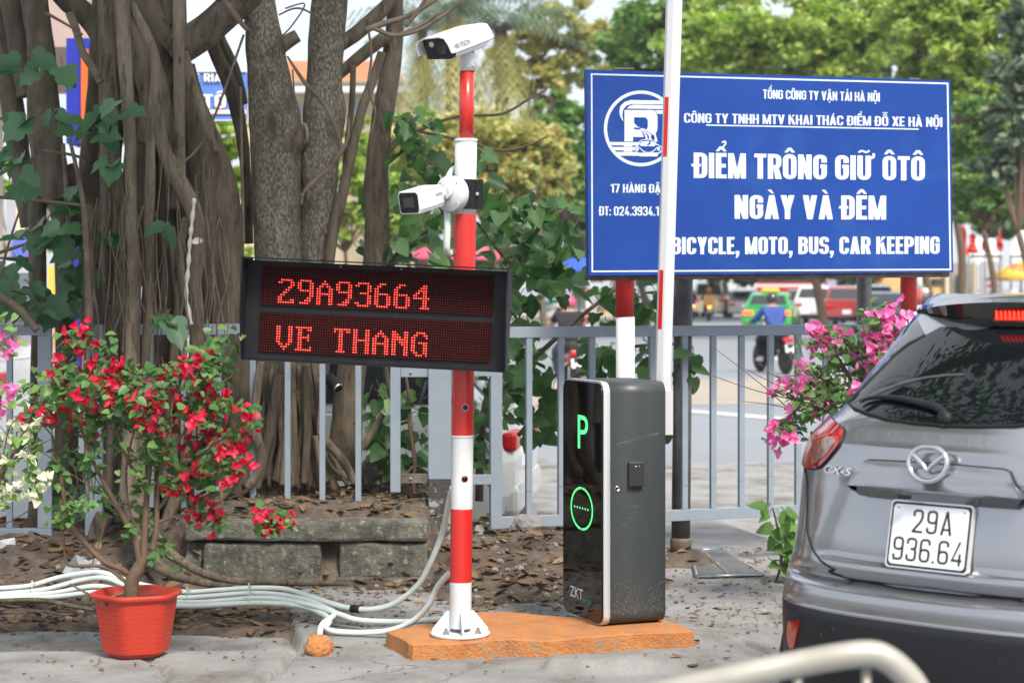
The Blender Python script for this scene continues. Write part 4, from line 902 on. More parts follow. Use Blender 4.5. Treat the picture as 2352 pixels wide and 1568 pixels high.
# ------------------------------------------------------------------ blue sign
YS0, YS1 = 10.2, 10.97
sTL, sBL, sTR, sBR = P(1347, 160, YS0), P(1352, 633, YS0), P(2183, 185, YS1), P(2189.5, 625, YS1)
sx_ = ((sTR-sTL)+(sBR-sBL)).normalized(); sn = Vector((0, 0, 1)).cross(sx_)*-1; sn = sn.normalized()
if sn.y < 0: sn = -sn                                              # away from the viewer
sign = thing('parking_sign', 'large blue parking board with white Vietnamese lettering on two striped poles', 'sign', sBL)
def sp(u, v, d=0.0): return ray_plane(u, v, sBL, sn) - sn*d
cor = [sp(1347, 160), sp(2183, 185), sp(2189.5, 625), sp(1352, 633)]
b = MB(); b.add(cor + [p + sn*.035 for p in cor], [(0,1,2,3), (4,5,6,7), (0,1,5,4), (1,2,6,5), (2,3,7,6), (3,0,4,7)])
b.build('board', M['sign_blue'], sign)
b = MB(); o_ = [(1357, 169), (2178, 190.5), (2184.8, 620.5), (1358.5, 625)]; i_ = [(1360.5, 172.5), (2174.4, 194), (2181, 617), (1362, 621.5)]
b.add([sp(u, v, .0012) for u, v in o_+i_], [(0,1,5,4), (1,2,6,5), (2,3,7,6), (3,0,4,7)]); b.build('border_line', M['text_white'], sign, flip=False)
b = MB()
for s, uL, uR, vbL, vbR, vcL, vcR in SIGN_TEXTS:
    def fn(tx, ty, d, uL=uL, uR=uR, vbL=vbL, vbR=vbR, vcL=vcL, vcR=vcR):
        vb = vbL + (vbR-vbL)*tx; vc = vcL + (vcR-vcL)*tx
        return sp(uL+(uR-uL)*tx, vb + (vc-vb)*ty, .0012 + d)
    put_caps(b, s, fn, .5, .20 if vbL-vcL > 25 else .165, .15 if vbL-vcL > 25 else .135, .055)
q = [(1621.6, 286.2), (2109.7, 295.6), (2109.7, 298.4), (1621.6, 289)]
b.add([sp(u, v, .0012) for u, v in q], [(0, 1, 2, 3)]); b.build('lettering', M['text_white'], sign, flip=False)
# emblem
def lz(x, y): return 1378.1 + x*.1406, 183.8 + y*.1406
def fill(mb, poly, fn, d, mi=0):
    pts = [Vector(p) for p in poly]; n = len(pts)
    r_ = delaunay_2d_cdt(pts, [], [list(range(n))], 1, 1e-6)
    mb.add([fn(p.x, p.y, d) for p in r_[0]], [list(f) for f in r_[2]], mi)
def lf(x, y, d): u, v = lz(x, y); return sp(u, v, d)
wh, bl = MB(), MB()
circ = lambda rx, ry, n=64: [(668+rx*math.cos(2*math.pi*i/n), 793+ry*math.sin(2*math.pi*i/n)) for i in range(n)]
o_, i_ = circ(606, 618), circ(553, 566)
wh.add([lf(x, y, .0012) for x, y in o_+i_], [(i, (i+1) % 64, 64+(i+1) % 64, 64+i) for i in range(64)])
fill(wh, [(398, 492), (860, 492), (915, 530), (938, 600), (938, 800), (905, 890), (760, 935), (540, 932), (535, 1005), (398, 1005)], lf, .0013)
fill(bl, [(555, 612), (735, 612), (778, 650), (780, 770), (760, 808), (700, 812), (555, 806)], lf, .0020)
fill(wh, [(555, 705), (600, 755), (650, 785), (555, 775)], lf, .0026)
fill(wh, [(380, 685), (330, 600), (313, 520), (330, 430), (400, 360), (500, 330), (1150, 340), (1170, 402), (520, 395), (430, 420), (375, 490), (365, 580)], lf, .0015)
fill(wh, [(435, 470), (480, 425), (550, 405), (1180, 418), (1190, 480), (545, 470)], lf, .0016)
fill(wh, [(875, 495), (1200, 498), (1210, 560), (940, 556), (915, 515)], lf, .0017)
for y0, y1, x0 in ((1015, 1068, 150), (1095, 1150, 190), (1175, 1238, 250)): fill(wh, [(x0, y0), (640, y0+2), (640, y1+2), (x0+45, y1)], lf, .0018)
for y in (1070, 1150): fill(wh, [(385, y), (525, y+2), (525, y+22), (385, y+20)], lf, .0019)
for k, (xa, xb) in enumerate(((690, 790), (745, 850), (800, 940))):
    fill(wh, [(650+18*k, 790), (680+18*k, 795), (xb-30, 900), (xb, 1010), (xb-40, 1010), (xb-75, 905)], lf, .0028)
    fill(bl, [(680+20*k, 810), (xb-60, 905), (xb-45, 960), (xb-62, 960), (xb-84, 905)], lf, .0032)
car_o = [(555, 1110), (580, 1075), (630, 1050), (640, 1000), (690, 975), (780, 965), (880, 985), (915, 1040), (960, 1065), (1000, 1090), (1015, 1130), (1000, 1180), (945, 1210), (935, 1250), (640, 1250), (620, 1200), (575, 1165)]
fill(wh, car_o, lf, .0036)
fill(bl, [(568, 1110), (600, 1085), (640, 1062), (920, 1062), (960, 1080), (995, 1110), (1000, 1140), (960, 1185), (640, 1190), (590, 1165)], lf, .0042)
fill(bl, [(638, 1062), (652, 1010), (700, 985), (780, 977), (870, 997), (908, 1062)], lf, .0040)
fill(wh, [(655, 1080), (650, 1030), (690, 1005), (780, 998), (860, 1008), (900, 1050), (890, 1085)], lf, .0048)
fill(bl, [(750, 1068), (785, 1040), (800, 1005), (825, 1005), (815, 1050), (790, 1068)], lf, .0054)
for cx in (605, 950): fill(wh, [(cx+24*math.cos(i*math.pi/6), 1133+26*math.sin(i*math.pi/6)) for i in range(12)], lf, .0050)
fill(wh, [(575, 1105), (605, 1088), (640, 1098), (690, 1150), (750, 1180), (810, 1180), (870, 1150), (920, 1100), (970, 1098), (970, 1110), (925, 1115), (880, 1162), (815, 1194), (745, 1194), (685, 1166), (635, 1112), (605, 1102), (578, 1115)], lf, .0056)
fill(wh, [(650, 1198), (905, 1200), (900, 1222), (655, 1220)], lf, .0050)
wh.build('emblem', M['text_white'], sign, flip=False); bl.build('emblem_blue', M['sign_blue'], sign, flip=False)  # second mesh holds the blue parts of the printed emblem
for u, r_, Y, vt in ((1435.5, 21.5, 10.40, 728), (2087, 19.0, 11.02, 716)):
    b = MB(); b.tube([P(u, vt, Y), P(u-.5, 420, Y)], r_/F*Y, 32); pl = b.build('pole_band', M['red_paint'], sign)
    p0 = P(u+.8, vt, Y); b = MB(); b.tube([Vector((p0.x, Y, -.06)), p0], r_/F*Y, 32); b.build('pole_band', M['white_paint'], sign)
b = MB()
for t in (.12, .88):
    b.tube([sp(1347+836*t, 175+t*22) + sn*.06, sp(1352+837*t, 636) + sn*.06], .02, 8)
b.tube([sp(1352, 637) + sn*.05, sp(2189, 630) + sn*.05], .016, 8); b.tube([sp(1700, 634) + sn*.3, sp(2000, 632)+sn*.55], .014, 8)
b.build('back_frame', M['rust'], sign)
b = MB()
for u, v, w_ in ((1440, 158, 24), (2108, 182, 12)):
    c = sp(u, v) + sn*.05; b.box(c, (2*w_/F*10.2, .09, .012), bev=.003)
b.build('top_lug', M['rust'], sign)

# ------------------------------------------------------------------ banyan and fig trunks
def trunk(mb, pts, Y, seg=14, rough=.10, seed=0, rs=3.4):
    # pts: (u, v, radius px[, Y])
    pp = [(*P(p[0], p[1], p[3] if len(p) > 3 else Y), p[2]/F*(p[3] if len(p) > 3 else Y)) for p in pts]
    big = max(p[2] for p in pts) > 9; q = catmull(pp, 16 if big else 7)
    mb.tube([x[:3] for x in q], [max(.003, x[3]*(1+(.05*noise.noise(Vector((x[2]*9, seed*3.7, x[0]*4))) if big else 0))) for x in q], int(seg*1.5) if big else seg, True, 0, True, rough, rs, seed)
by = thing('banyan_tree', 'banyan of many fused brown trunks and hanging roots behind the red flowers', 'tree', P(330, 1180, 10.6))
b = MB(); Yb = 10.85
trunk(b, [(-30, -60, 30), (0, 85, 28), (18, 190, 26), (35, 290, 26), (50, 400, 24), (70, 520, 22)], 11.0, seed=1)
trunk(b, [(8, -60, 28), (25, 10, 26), (48, 120, 27), (70, 220, 30)], 10.95, seed=2)
trunk(b, [(70, -60, 30), (82, 20, 30), (95, 130, 32), (100, 270, 38), (118, 400, 40), (135, 460, 32)], 10.8, 18, seed=3)
trunk(b, [(100, 330, 24), (86, 470, 21), (86, 600, 20), (90, 740, 20), (92, 900, 22), (95, 1100, 26), (90, 1260, 32)], 10.9, seed=4)
trunk(b, [(122, 400, 30), (138, 480, 22), (145, 600, 21), (150, 740, 22), (152, 900, 24), (150, 1120, 30)], 10.8, seed=5)
trunk(b, [(140, 390, 34), (180, 470, 30), (207, 560, 27), (218, 680, 25), (222, 800, 24), (230, 1000, 26), (235, 1200, 32)], 10.95, seed=6)
trunk(b, [(125, -30, 26), (160, 5, 26), (200, 38, 26), (235, 90, 26), (250, 170, 22)], 10.9, seed=7)
rt = random.Random(77)
for i, u in enumerate((228, 262, 296, 325, 352, 380, 405, 432, 300, 365)):
    w_ = rt.uniform(17, 26); ph = rt.uniform(0, 6); trunk(b, [(u + 20*math.sin(ph+k*.7) + rt.uniform(-7, 7), -60 + k*145, w_*rt.uniform(.75, 1.2)) for k in range(10)], 11.25 + (i % 3)*.12, 14, .14, 80+i)
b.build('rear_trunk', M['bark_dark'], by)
b = MB()
trunk(b, [(244, -60, 20), (246, 100, 20), (250, 250, 21), (250, 400, 20), (248, 540, 20), (262, 760, 20), (275, 950, 20), (280, 1150, 26)], 10.72, seed=8)
trunk(b, [(262, 320, 12), (273, 480, 14), (274, 620, 14), (283, 800, 15), (288, 1000, 16), (285, 1200, 22)], 10.62, seed=9)
trunk(b, [(305, 30, 18), (318, 110, 20), (328, 180, 19), (335, 230, 15), (330, 330, 14)], 10.75, seed=10)
trunk(b, [(320, -60, 26), (345, 20, 26), (368, 80, 26), (376, 140, 22), (372, 240, 16)], 10.95, seed=11)
trunk(b, [(380, 60, 22), (396, 150, 20), (400, 260, 18), (395, 380, 16), (400, 480, 16)], 11.05, seed=12)
trunk(b, [(350, -70, 20), (378, -20, 22), (380, 60, 20)], 11.0, seed=13)
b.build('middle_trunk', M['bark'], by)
b = MB()
trunk(b, [(430, 150, 18), (445, 230, 24), (472, 330, 38), (495, 440, 52), (503, 540, 56), (512, 660, 50), (530, 780, 46), (548, 900, 48), (556, 1010, 54), (560, 1130, 70)], 10.95, 26, .09, 14)
trunk(b, [(395, 128, 36), (430, 100, 38), (480, 65, 37), (540, 10, 38), (600, -60, 38)], 10.9, 18, seed=15)
b.build('right_trunk', M['bark'], by)
b = MB()
trunk(b, [(279, -70, 18), (279, 0, 18.5), (285, 110, 17), (293, 230, 15), (299, 330, 13.5), (301, 430, 13), (303, 520, 13.5), (308, 600, 15), (307, 700, 16), (304, 800, 17), (302, 900, 17), (300, 1010, 18), (296, 1160, 24)], 10.3, 16, .06, 16)
trunk(b, [(292, -10, 10), (312, 35, 12), (333, 75, 12.5), (352, 120, 12), (358, 170, 11), (353, 220, 11.5), (346, 290, 11), (345, 390, 11), (343, 500, 11), (343, 600, 11), (340, 720, 11), (332, 860, 11), (322, 980, 12), (318, 1150, 16)], 10.36, 12, .07, 17)
trunk(b, [(411, -60, 14), (412, 100, 14), (411, 250, 13.5), (413, 400, 13), (416, 440, 11)], 10.55, 12, .05, 18)
trunk(b, [(357, 200, 12), (362, 260, 13), (372, 330, 15), (395, 385, 18), (425, 440, 19), (445, 485, 19), (455, 560, 17), (446, 640, 18), (452, 740, 17), (448, 900, 18), (440, 1120, 26)], 10.5, 14, .12, 19)
trunk(b, [(362, 140, 9), (376, 210, 12), (386, 290, 13), (394, 370, 12), (398, 400, 11)], 10.6, 12, .08, 20)
trunk(b, [(425, 120, 9), (440, 190, 12), (462, 250, 13), (478, 300, 11), (495, 350, 8)], 10.75, 12, .08, 21)
trunk(b, [(392, 520, 9), (405, 600, 12), (412, 690, 12), (405, 780, 14), (400, 900, 16), (385, 1100, 22)], 10.55, 12, .18, 22)
trunk(b, [(430, 500, 10), (415, 580, 10), (425, 660, 11), (440, 730, 11), (470, 850, 12), (490, 1000, 15)], 10.5, 12, .2, 23)
trunk(b, [(258, 700, 9), (262, 850, 10), (255, 1000, 11), (245, 1150, 14)], 10.55, 10, .15, 24)
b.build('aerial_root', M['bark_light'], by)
b = MB()
trunk(b, [(160, 30, 10), (175, 70, 9), (190, 120, 9), (215, 160, 9), (232, 190, 8)], 10.5, 10, .1, 25)
trunk(b, [(145, 330, 5), (152, 430, 5), (158, 520, 5), (166, 600, 5)], 10.4, 8, .1, 26)
rs = random.Random(11)
for i in range(26):                                               # thin hanging root strands before the flat post
    u0 = 205 + rs.uniform(-10, 16); ph_ = rs.uniform(0, 6); am = rs.uniform(2, 7)
    pts = [(u0 + am*math.sin(ph_+k*1.1) + (k-3)*rs.uniform(-1.2, 1.2), 470 + k*62 + rs.uniform(-8, 8), rs.uniform(1.0, 2.1)) for k in range(rs.choice([8, 10, 12]))]
    trunk(b, pts, 10.34 + rs.uniform(-.05, .05), 5, 0, i)
for i in range(44):
    u0 = rs.uniform(190, 520); v0 = rs.uniform(330, 600); L = rs.uniform(200, 420); am = rs.uniform(4, 16); ph_ = rs.uniform(0, 6)
    trunk(b, [(u0 + am*math.sin(ph_+k*.9), v0 + L*k/6, rs.uniform(.9, 1.9)) for k in range(7)], 10.22 + rs.uniform(0, .1), 5, 0, i)
for pts in ([(560, 80, 3), (500, 250, 3), (455, 340, 3), (405, 385, 2.5)], [(515, 0, 6), (560, 60, 6), (572, 70, 3)], [(100, 345, 3), (180, 360, 3.5), (195, 380, 3)], [(105, 30, 4), (150, 55, 3), (190, 80, 2.5)]):
    trunk(b, pts, 10.3, 7, .1, 3)
b.build('hanging_roots', M['vine'], by, flip=False)
b = MB()
for i, pts in enumerate(([(450, 900, 12), (430, 1050, 13), (390, 1180, 14), (350, 1250, 14), (300, 1270, 10)], [(560, 1000, 18), (540, 1090, 16), (500, 1150, 12)], [(320, 1150, 16), (360, 1240, 15), (420, 1290, 11), (480, 1320, 9), (560, 1335, 8), (690, 1338, 7), (800, 1340, 5)],
                          [(300, 1150, 20), (330, 1260, 16), (380, 1310, 12), (450, 1335, 9), (520, 1345, 6)], [(90, 1230, 24), (60, 1290, 18), (30, 1330, 12), (0, 1350, 8)], [(240, 1180, 20), (220, 1240, 18), (250, 1290, 14)], [(600, 830, 8), (585, 960, 11), (600, 1060, 10), (570, 1120, 10)],
                          [(-20, 1380, 5), (90, 1378, 6), (170, 1392, 5), (215, 1400, 3)])):
    q = [(u, v, r_, 10.45 if i not in (2, 3, 7) else (10.3 - .9*(v-1150)/190 if i < 4 else 9.35)) for u, v, r_ in pts]
    trunk(b, q, 10.4, 12, .18, 30+i)
b.build('surface_root', M['bark'], by)

fg = thing('fig_tree', 'grey mottled fig tree with two thick upright trunks behind the LED display', 'tree', P(690, 1120, 11.0))
b = MB()
trunk(b, [(585, -70, 38), (591, 0, 39), (603, 67, 41), (612, 134, 46), (624, 220, 54), (634, 290, 60), (634, 400, 56), (637, 524, 55), (640, 640, 54), (648, 780, 56), (660, 900, 62), (668, 1000, 74), (670, 1130, 100)], 11.0, 34, .05, 41, 2.0)
trunk(b, [(768, -70, 40), (758, 0, 41), (749, 100, 42), (744, 190, 42), (745, 267, 49), (735, 367, 46), (732, 470, 42), (728, 560, 42), (715, 660, 44), (700, 780, 48), (690, 950, 56)], 11.08, 30, .05, 42, 2.0)
b.build('main_trunk', M['bark_grey'], fg)
b = MB()
trunk(b, [(912, -70, 18), (908, 0, 18), (905, 90, 22), (892, 190, 24), (879, 267, 25), (871, 334, 26), (863, 434, 28), (866, 530, 28), (855, 640, 28), (828, 760, 31), (806, 860, 34), (795, 980, 36), (790, 1100, 42)], 11.25, 22, .08, 43)
b.build('slim_trunk', M['bark'], fg)
b = MB()
trunk(b, [(640, 340, 50), (664, 326, 42), (682, 316, 32), (694, 310, 25), (699, 308, 20)], 10.98, 24, .03, 44); trunk(b, [(640, 110, 18), (665, 93, 16), (684, 82, 15)], 10.8, 14, .1, 45)
trunk(b, [(770, 110, 16), (815, 80, 17), (855, 45, 17), (895, 5, 16), (920, -40, 16)], 11.1, 14, .08, 46); trunk(b, [(775, 175, 12), (815, 140, 14), (855, 108, 15), (890, 82, 15)], 11.15, 12, .08, 47)
trunk(b, [(811, 150, 7), (808, 240, 7), (798, 330, 7), (790, 420, 7)], 11.1, 9, .08, 48); trunk(b, [(877, 120, 10), (854, 190, 11), (830, 255, 11), (804, 367, 12), (782, 467, 13), (764, 540, 13), (752, 640, 12)], 10.95, 12, .06, 49)
trunk(b, [(470, 60, 14), (495, 120, 16), (530, 200, 18), (553, 300, 15), (566, 410, 12), (572, 560, 10)], 11.2, 12, .08, 50); trunk(b, [(480, 30, 18), (500, 90, 18), (535, 160, 16), (560, 240, 10)], 11.3, 12, .08, 51)
b.build('branch', M['bark'], fg)
b = MB(); b.tube([P(700 + 6*math.cos(a) + 2*math.sin(a), 306 + 20*math.sin(a), 10.93 - .03*math.cos(a)) for a in [2*math.pi*k/24 for k in range(25)]], .0105, 10, False, 0, True, .15, 30); b.build('cut_scar', pbr('cut_scar', (.30,.26,.20), (.2,.17,.13), 30, rough=.9), fg)
b = MB()
for pts in ([(660, 130, 2.5), (700, 190, 5), (740, 235, 5), (770, 290, 5), (788, 350, 4.5)], [(800, 270, 3), (798, 320, 4), (770, 370, 4), (720, 420, 4), (690, 450, 3)], [(790, 330, 3), (760, 385, 4), (705, 430, 3.5), (692, 470, 3)], [(672, 160, 2), (678, 250, 2), (675, 300, 2)], [(553, 200, 3), (556, 400, 3.5), (560, 560, 3.5)],
            [(845, 60, 3), (853, 130, 3), (846, 200, 3), (862, 260, 2.5), (850, 310, 2)], [(700, 350, 2), (712, 400, 2), (706, 460, 2)], [(655, 20, 2), (700, 10, 2), (670, 60, 2), (640, 90, 2)], [(760, 60, 2), (690, 20, 2.5), (640, 35, 2)]):
    trunk(b, pts, 10.55, 7, .05, 2)
for pts in ([(840, 70, 7), (880, 55, 7), (930, 40, 6), (985, 10, 5), (1040, -30, 4)], [(860, 65, 6), (905, 82, 5), (960, 70, 4.5), (1020, 35, 4), (1060, 0, 4)], [(900, 85, 3), (960, 62, 4), (1010, 30, 3)], [(930, 60, 6), (965, 20, 5), (985, -20, 4)]):
    trunk(b, pts, 9.6, 8, .05, 4)
b.build('vine', M['vine'], fg, flip=False)
b = MB(); rs = random.Random(23)
for i in range(34):                                               # buttress roots fanning at the foot
    s_ = rs.uniform(-1, 1); u0 = 665 + s_*50; v0 = rs.uniform(800, 900)
    pts = [(u0, v0, rs.uniform(3, 7)), (u0 + s_*18 + rs.uniform(-8, 8), v0+90, rs.uniform(4, 8)), (u0 + s_*40 + rs.uniform(-14, 14), v0+190, rs.uniform(5, 9)), (u0 + s_*75 + rs.uniform(-20, 20), 1110 + rs.uniform(-15, 15), rs.uniform(5, 11))]
    trunk(b, pts, 10.72 + abs(s_)*.1, 8, .2, i)
for pts in ([(752, 830, 6), (735, 980, 9), (755, 1020, 10), (790, 1060, 10), (815, 1110, 9)], [(700, 840, 8), (706, 980, 9), (700, 1110, 10)], [(640, 860, 12), (618, 1000, 13), (585, 1120, 14)], [(725, 1000, 8), (740, 1100, 8)], [(880, 950, 6), (850, 1000, 9), (830, 1030, 10)], [(880, 800, 5), (890, 870, 7), (905, 920, 8), (925, 950, 7)]):
    trunk(b, pts, 10.7, 10, .15, 7)
b.build('buttress_root', M['bark'], fg, flip=False)

def leaf_cloud(name, blobs, n, size, mat, seed, parent=None, per=26, spread=.42, flat=.8):
    rs = np.random.RandomState(seed); Cs = []
    wts = np.array([bl[2] for bl in blobs], float); wts /= wts.sum()
    nc = max(1, n//per); which = rs.choice(len(blobs), nc, p=wts)
    for k in which:
        c, r_, _ = blobs[k]; d = rs.normal(size=3); d /= np.linalg.norm(d); q = rs.rand()**.45
        Cs.append((np.array(c) + d*q*np.array(r_), np.mean(r_)))
    pos = []
    for c, rr in Cs: pos.append(c + rs.normal(size=(per, 3))*np.array([1, 1, .6])*spread*rr*.38)
    p = np.concatenate(pos); m = len(p)
    nrm = rs.normal(size=(m, 3)); nrm[:, 2] = np.abs(nrm[:, 2]) + flat*.6; nrm /= np.linalg.norm(nrm, axis=1)[:, None]
    t = np.cross(nrm, rs.normal(size=(m, 3))); t /= np.linalg.norm(t, axis=1)[:, None]; s = np.cross(nrm, t)
    L = size*(.6 + .8*rs.rand(m))[:, None]; W = L*.34
    V = np.stack([p - t*L*.5, p + s*W - nrm*L*.06, p + t*L*.5 - nrm*L*.12, p - s*W - nrm*L*.06], 1).reshape(-1, 3)
    Q = np.arange(m*4).reshape(m, 4)
    me = bpy.data.meshes.new(name); np_mesh(me, V, Q); me.materials.append(mat)
    o = mesh_obj(name, me, parent); return o
# crowns overhead: outside the frame, they shade the bed and mirror in the car glass
def limbs(mb, a, ends, r0, seed=0):
    for i, e in enumerate(ends):
        e = Vector(e); a_ = Vector(a); m_ = a_*.5 + e*.5 + Vector((0, 0, .3)) + rvec(random.Random(seed+i))*.25
        q = catmull([(*a_, r0), (*m_, r0*.6), (*e, r0*.2)], 6); mb.tube([x[:3] for x in q], [x[3] for x in q], 8, True, 0, True, .1, 2, seed+i)
b = MB(); limbs(b, P(500, -40, 10.9), [(-3.5, 10, 5.5), (-.5, 8, 5.2), (-2, 13, 6)], .16, 5); b.build('limb', M['bark_dark'], by)
leaf_cloud('crown', [((-3.2, 10.5, 5.9), (2.2, 2.4, 1.0), 1), ((-1.3, 7.9, 5.9), (1.7, 2.0, .9), 1.2)], 8500, .12, M['leaf_shrub'], 5, by)
b = MB(); limbs(b, P(760, -60, 11.1), [(-.2, 9, 5.2), (1.4, 9.5, 5.8), (.8, 7.5, 5.5), (2.2, 8.5, 5.9)], .13, 9); b.build('limb', M['bark_dark'], fg)
leaf_cloud('crown', [((.6, 9.2, 6.0), (1.7, 1.9, .8), 1), ((-.9, 7.4, 5.9), (1.3, 1.5, .7), .8)], 5200, .10, M['leaf_shrub'], 6, fg)

# a beer can and litter on the roots
c = thing('drink_can', 'crushed dark drink can lodged between the tree roots', 'can', P(772, 885, 10.62))
Mx = basis(Vector((-.55, .55, .55))); Mr = frame(Mx.col[0], Mx.col[2], -Mx.col[1])
b = MB(); b.lathe([(.026, -.11), (.032, -.10), (.032, -.015), (.027, 0)], P(778, 893, 10.6), Mr, 20); b.build('can_body', M['black_metal'], c)
b = MB(); b.lathe([(.030, -.008), (.0285, .002), (.025, .001), (.024, -.006), (.0001, -.007)], P(778, 893, 10.6), Mr, 20, caps=False); b.build('can_rim', M['galv'], c)
b = MB(); q = catmull([tuple(P(u, v, 10.3)) for u, v in ((447, 455), (441, 510), (436, 560), (432, 620), (428, 680), (440, 745))], 6); b.tube(q, [.011*(1+.4*math.sin(i*1.7)) for i in range(len(q))], 6)
leaf(b, P(440, 556, 10.28), Vector((1, -.2, .2)), Vector((0, -1, .3)), .07, OVAL); tag(b.build('cloth_strip', pbr('cloth_strip', (.55,.54,.5), rough=.9), flip=False), 'dirty white cloth strip tied to the banyan roots', 'cloth strip')

# ------------------------------------------------------------------ leafy shrubs
def leafy(name, label, cat, base, blobs, mats, stems, seed, shape=LOBED, group=None, size=(.11, .2), stem_mat='twig', mainY=10.9, mixshape=None):
    rs = random.Random(seed); t = thing(name, label, cat, base, group); b = MB(); sb = MB()
    for st in stems: trunk(sb, st, mainY, 8, .1, seed)
    for u, v, ru, rv, n, Y0, Y1 in blobs:
        for _ in range(n):
            a = rs.uniform(0, 6.283); q = math.sqrt(rs.random())
            p = P(u + ru*q*math.cos(a), v + rv*q*math.sin(a), rs.uniform(Y0, Y1))
            d = Vector((rs.gauss(0, .7) + .35*math.cos(a), rs.gauss(-.25, .45), rs.uniform(-.95, .15)))
            nn = Vector((rs.gauss(0, .45), -.55 + rs.gauss(0, .35), .75)); sz = rs.uniform(*size)
            shp = shape if (mixshape is None or rs.random() < .5) else mixshape
            leaf(b, p, d, nn, sz, shp, rs.uniform(.05, .4), rs.uniform(.1, .8))
            e = p - d.normalized()*sz*.35 + Vector((0, .03, .02)); sb.tube([p, e], [.0018, .0025], 4, False)
    sb.build('stem', M[stem_mat], t, flip=False); b.build('foliage', mats, t, flip=False); return t
leafy('mulberry_shrub', 'lobed broad leaf sapling growing against the left banyan trunks', 'shrub', P(150, 1150, 10.3),
      [(75, 150, 55, 20, 5, 10.0, 10.2), (120, 175, 40, 25, 4, 10.05, 10.2), (110, 275, 70, 25, 8, 9.95, 10.2), (240, 255, 80, 25, 8, 9.9, 10.15), (215, 320, 40, 45, 5, 10, 10.2), (30, 370, 50, 40, 8, 9.8, 10.0), (55, 410, 35, 40, 5, 9.8, 10.0), (255, 370, 20, 30, 3, 10, 10.1), (95, 545, 55, 35, 9, 9.9, 10.1), (375, 520, 16, 25, 3, 10.1, 10.2), (30, 680, 60, 30, 14, 10.2, 10.7), (100, 715, 40, 20, 7, 10.2, 10.6), (165, 690, 20, 50, 5, 10.5, 10.8), (170, 620, 20, 40, 6, 10.4, 10.7), (375, 735, 18, 14, 4, 10.1, 10.2), (20, 620, 40, 40, 6, 10.3, 10.6), (180, 490, 25, 90, 9, 10.3, 10.5), (235, 560, 20, 40, 5, 10.4, 10.5)],
      M['leaf_mul'], [[(160, 320, 4), (190, 460, 6), (200, 600, 7), (205, 750, 8)], [(-20, 452, 4), (60, 458, 4), (195, 472, 3)], [(-20, 670, 8), (40, 705, 9), (85, 760, 8)], [(-30, 590, 4), (30, 570, 4), (110, 545, 3)], [(60, 440, 2), (20, 560, 3), (0, 640, 3)]], 3, LOBED, None, (.085, .165), 'vine', 10.15, None)
leafy('mulberry_shrub', 'leafy green shrub spreading behind the cameras and display along the fence', 'shrub', P(1180, 1200, 11.4),
      [(930, 260, 35, 25, 9, 10.9, 11.2), (960, 300, 50, 35, 10, 10.9, 11.3), (920, 330, 40, 25, 7, 11, 11.3), (960, 370, 60, 35, 14, 11, 11.4), (900, 460, 60, 40, 14, 11.2, 11.8), (980, 470, 60, 60, 20, 11, 11.8), (870, 560, 60, 40, 16, 11.4, 12), (970, 560, 70, 40, 26, 11, 11.8), (1090, 360, 30, 40, 8, 11.2, 11.5), (1130, 450, 40, 40, 10, 11.1, 11.6),
       (1150, 500, 60, 50, 24, 11, 11.8), (1220, 480, 60, 40, 18, 11, 11.6), (1290, 510, 40, 50, 14, 11, 11.5), (1180, 580, 80, 50, 40, 11, 12), (1260, 570, 60, 50, 24, 11, 11.8), (1220, 640, 60, 50, 26, 11, 12), (1290, 660, 45, 35, 9, 10.9, 11.4), (1200, 710, 35, 50, 16, 11, 11.8), (1330, 600, 30, 40, 8, 11.2, 11.6),
       (1180, 800, 50, 60, 26, 11, 12), (1230, 860, 50, 60, 22, 11, 11.9), (1170, 920, 40, 50, 16, 11, 11.9), (1250, 960, 35, 50, 16, 11, 11.6), (1110, 930, 30, 80, 18, 10.9, 11.6), (1115, 1060, 22, 50, 8, 10.9, 11.5), (1070, 1010, 30, 60, 10, 11, 11.5),
       (1400, 700, 40, 50, 18, 11, 11.8), (1490, 690, 40, 60, 20, 11, 11.8), (1400, 800, 40, 60, 18, 11, 11.9), (1490, 800, 30, 60, 16, 11, 11.9), (1345, 810, 30, 50, 10, 11, 11.6), (1580, 850, 24, 50, 6, 10.9, 11.3), (1545, 960, 15, 40, 4, 11, 11.4)],
      M['leaf_shrub'], [[(870, 380, 7), (910, 330, 6), (960, 300, 5), (1050, 268, 3.5), (1150, 262, 3.5), (1215, 228, 3), (1256, 206, 2)], [(965, 302, 4), (1060, 322, 3), (1150, 346, 3), (1210, 335, 2.5), (1256, 314, 1.8)], [(1095, 510, 3), (1140, 570, 4), (1180, 610, 4), (1250, 645, 3)], [(880, 630, 9), (920, 580, 9), (960, 550, 6), (1010, 510, 4)], [(1100, 1150, 10), (1110, 960, 9), (1150, 800, 8), (1190, 640, 7), (1240, 520, 5), (1300, 480, 3)], [(1150, 900, 6), (1230, 820, 6), (1330, 730, 5), (1420, 660, 4), (1480, 620, 3)], [(1190, 1000, 5), (1300, 880, 5), (1440, 800, 4), (1590, 790, 3)]], 8, LOBED, None, (.075, .135), 'vine', 11.5, HEART)
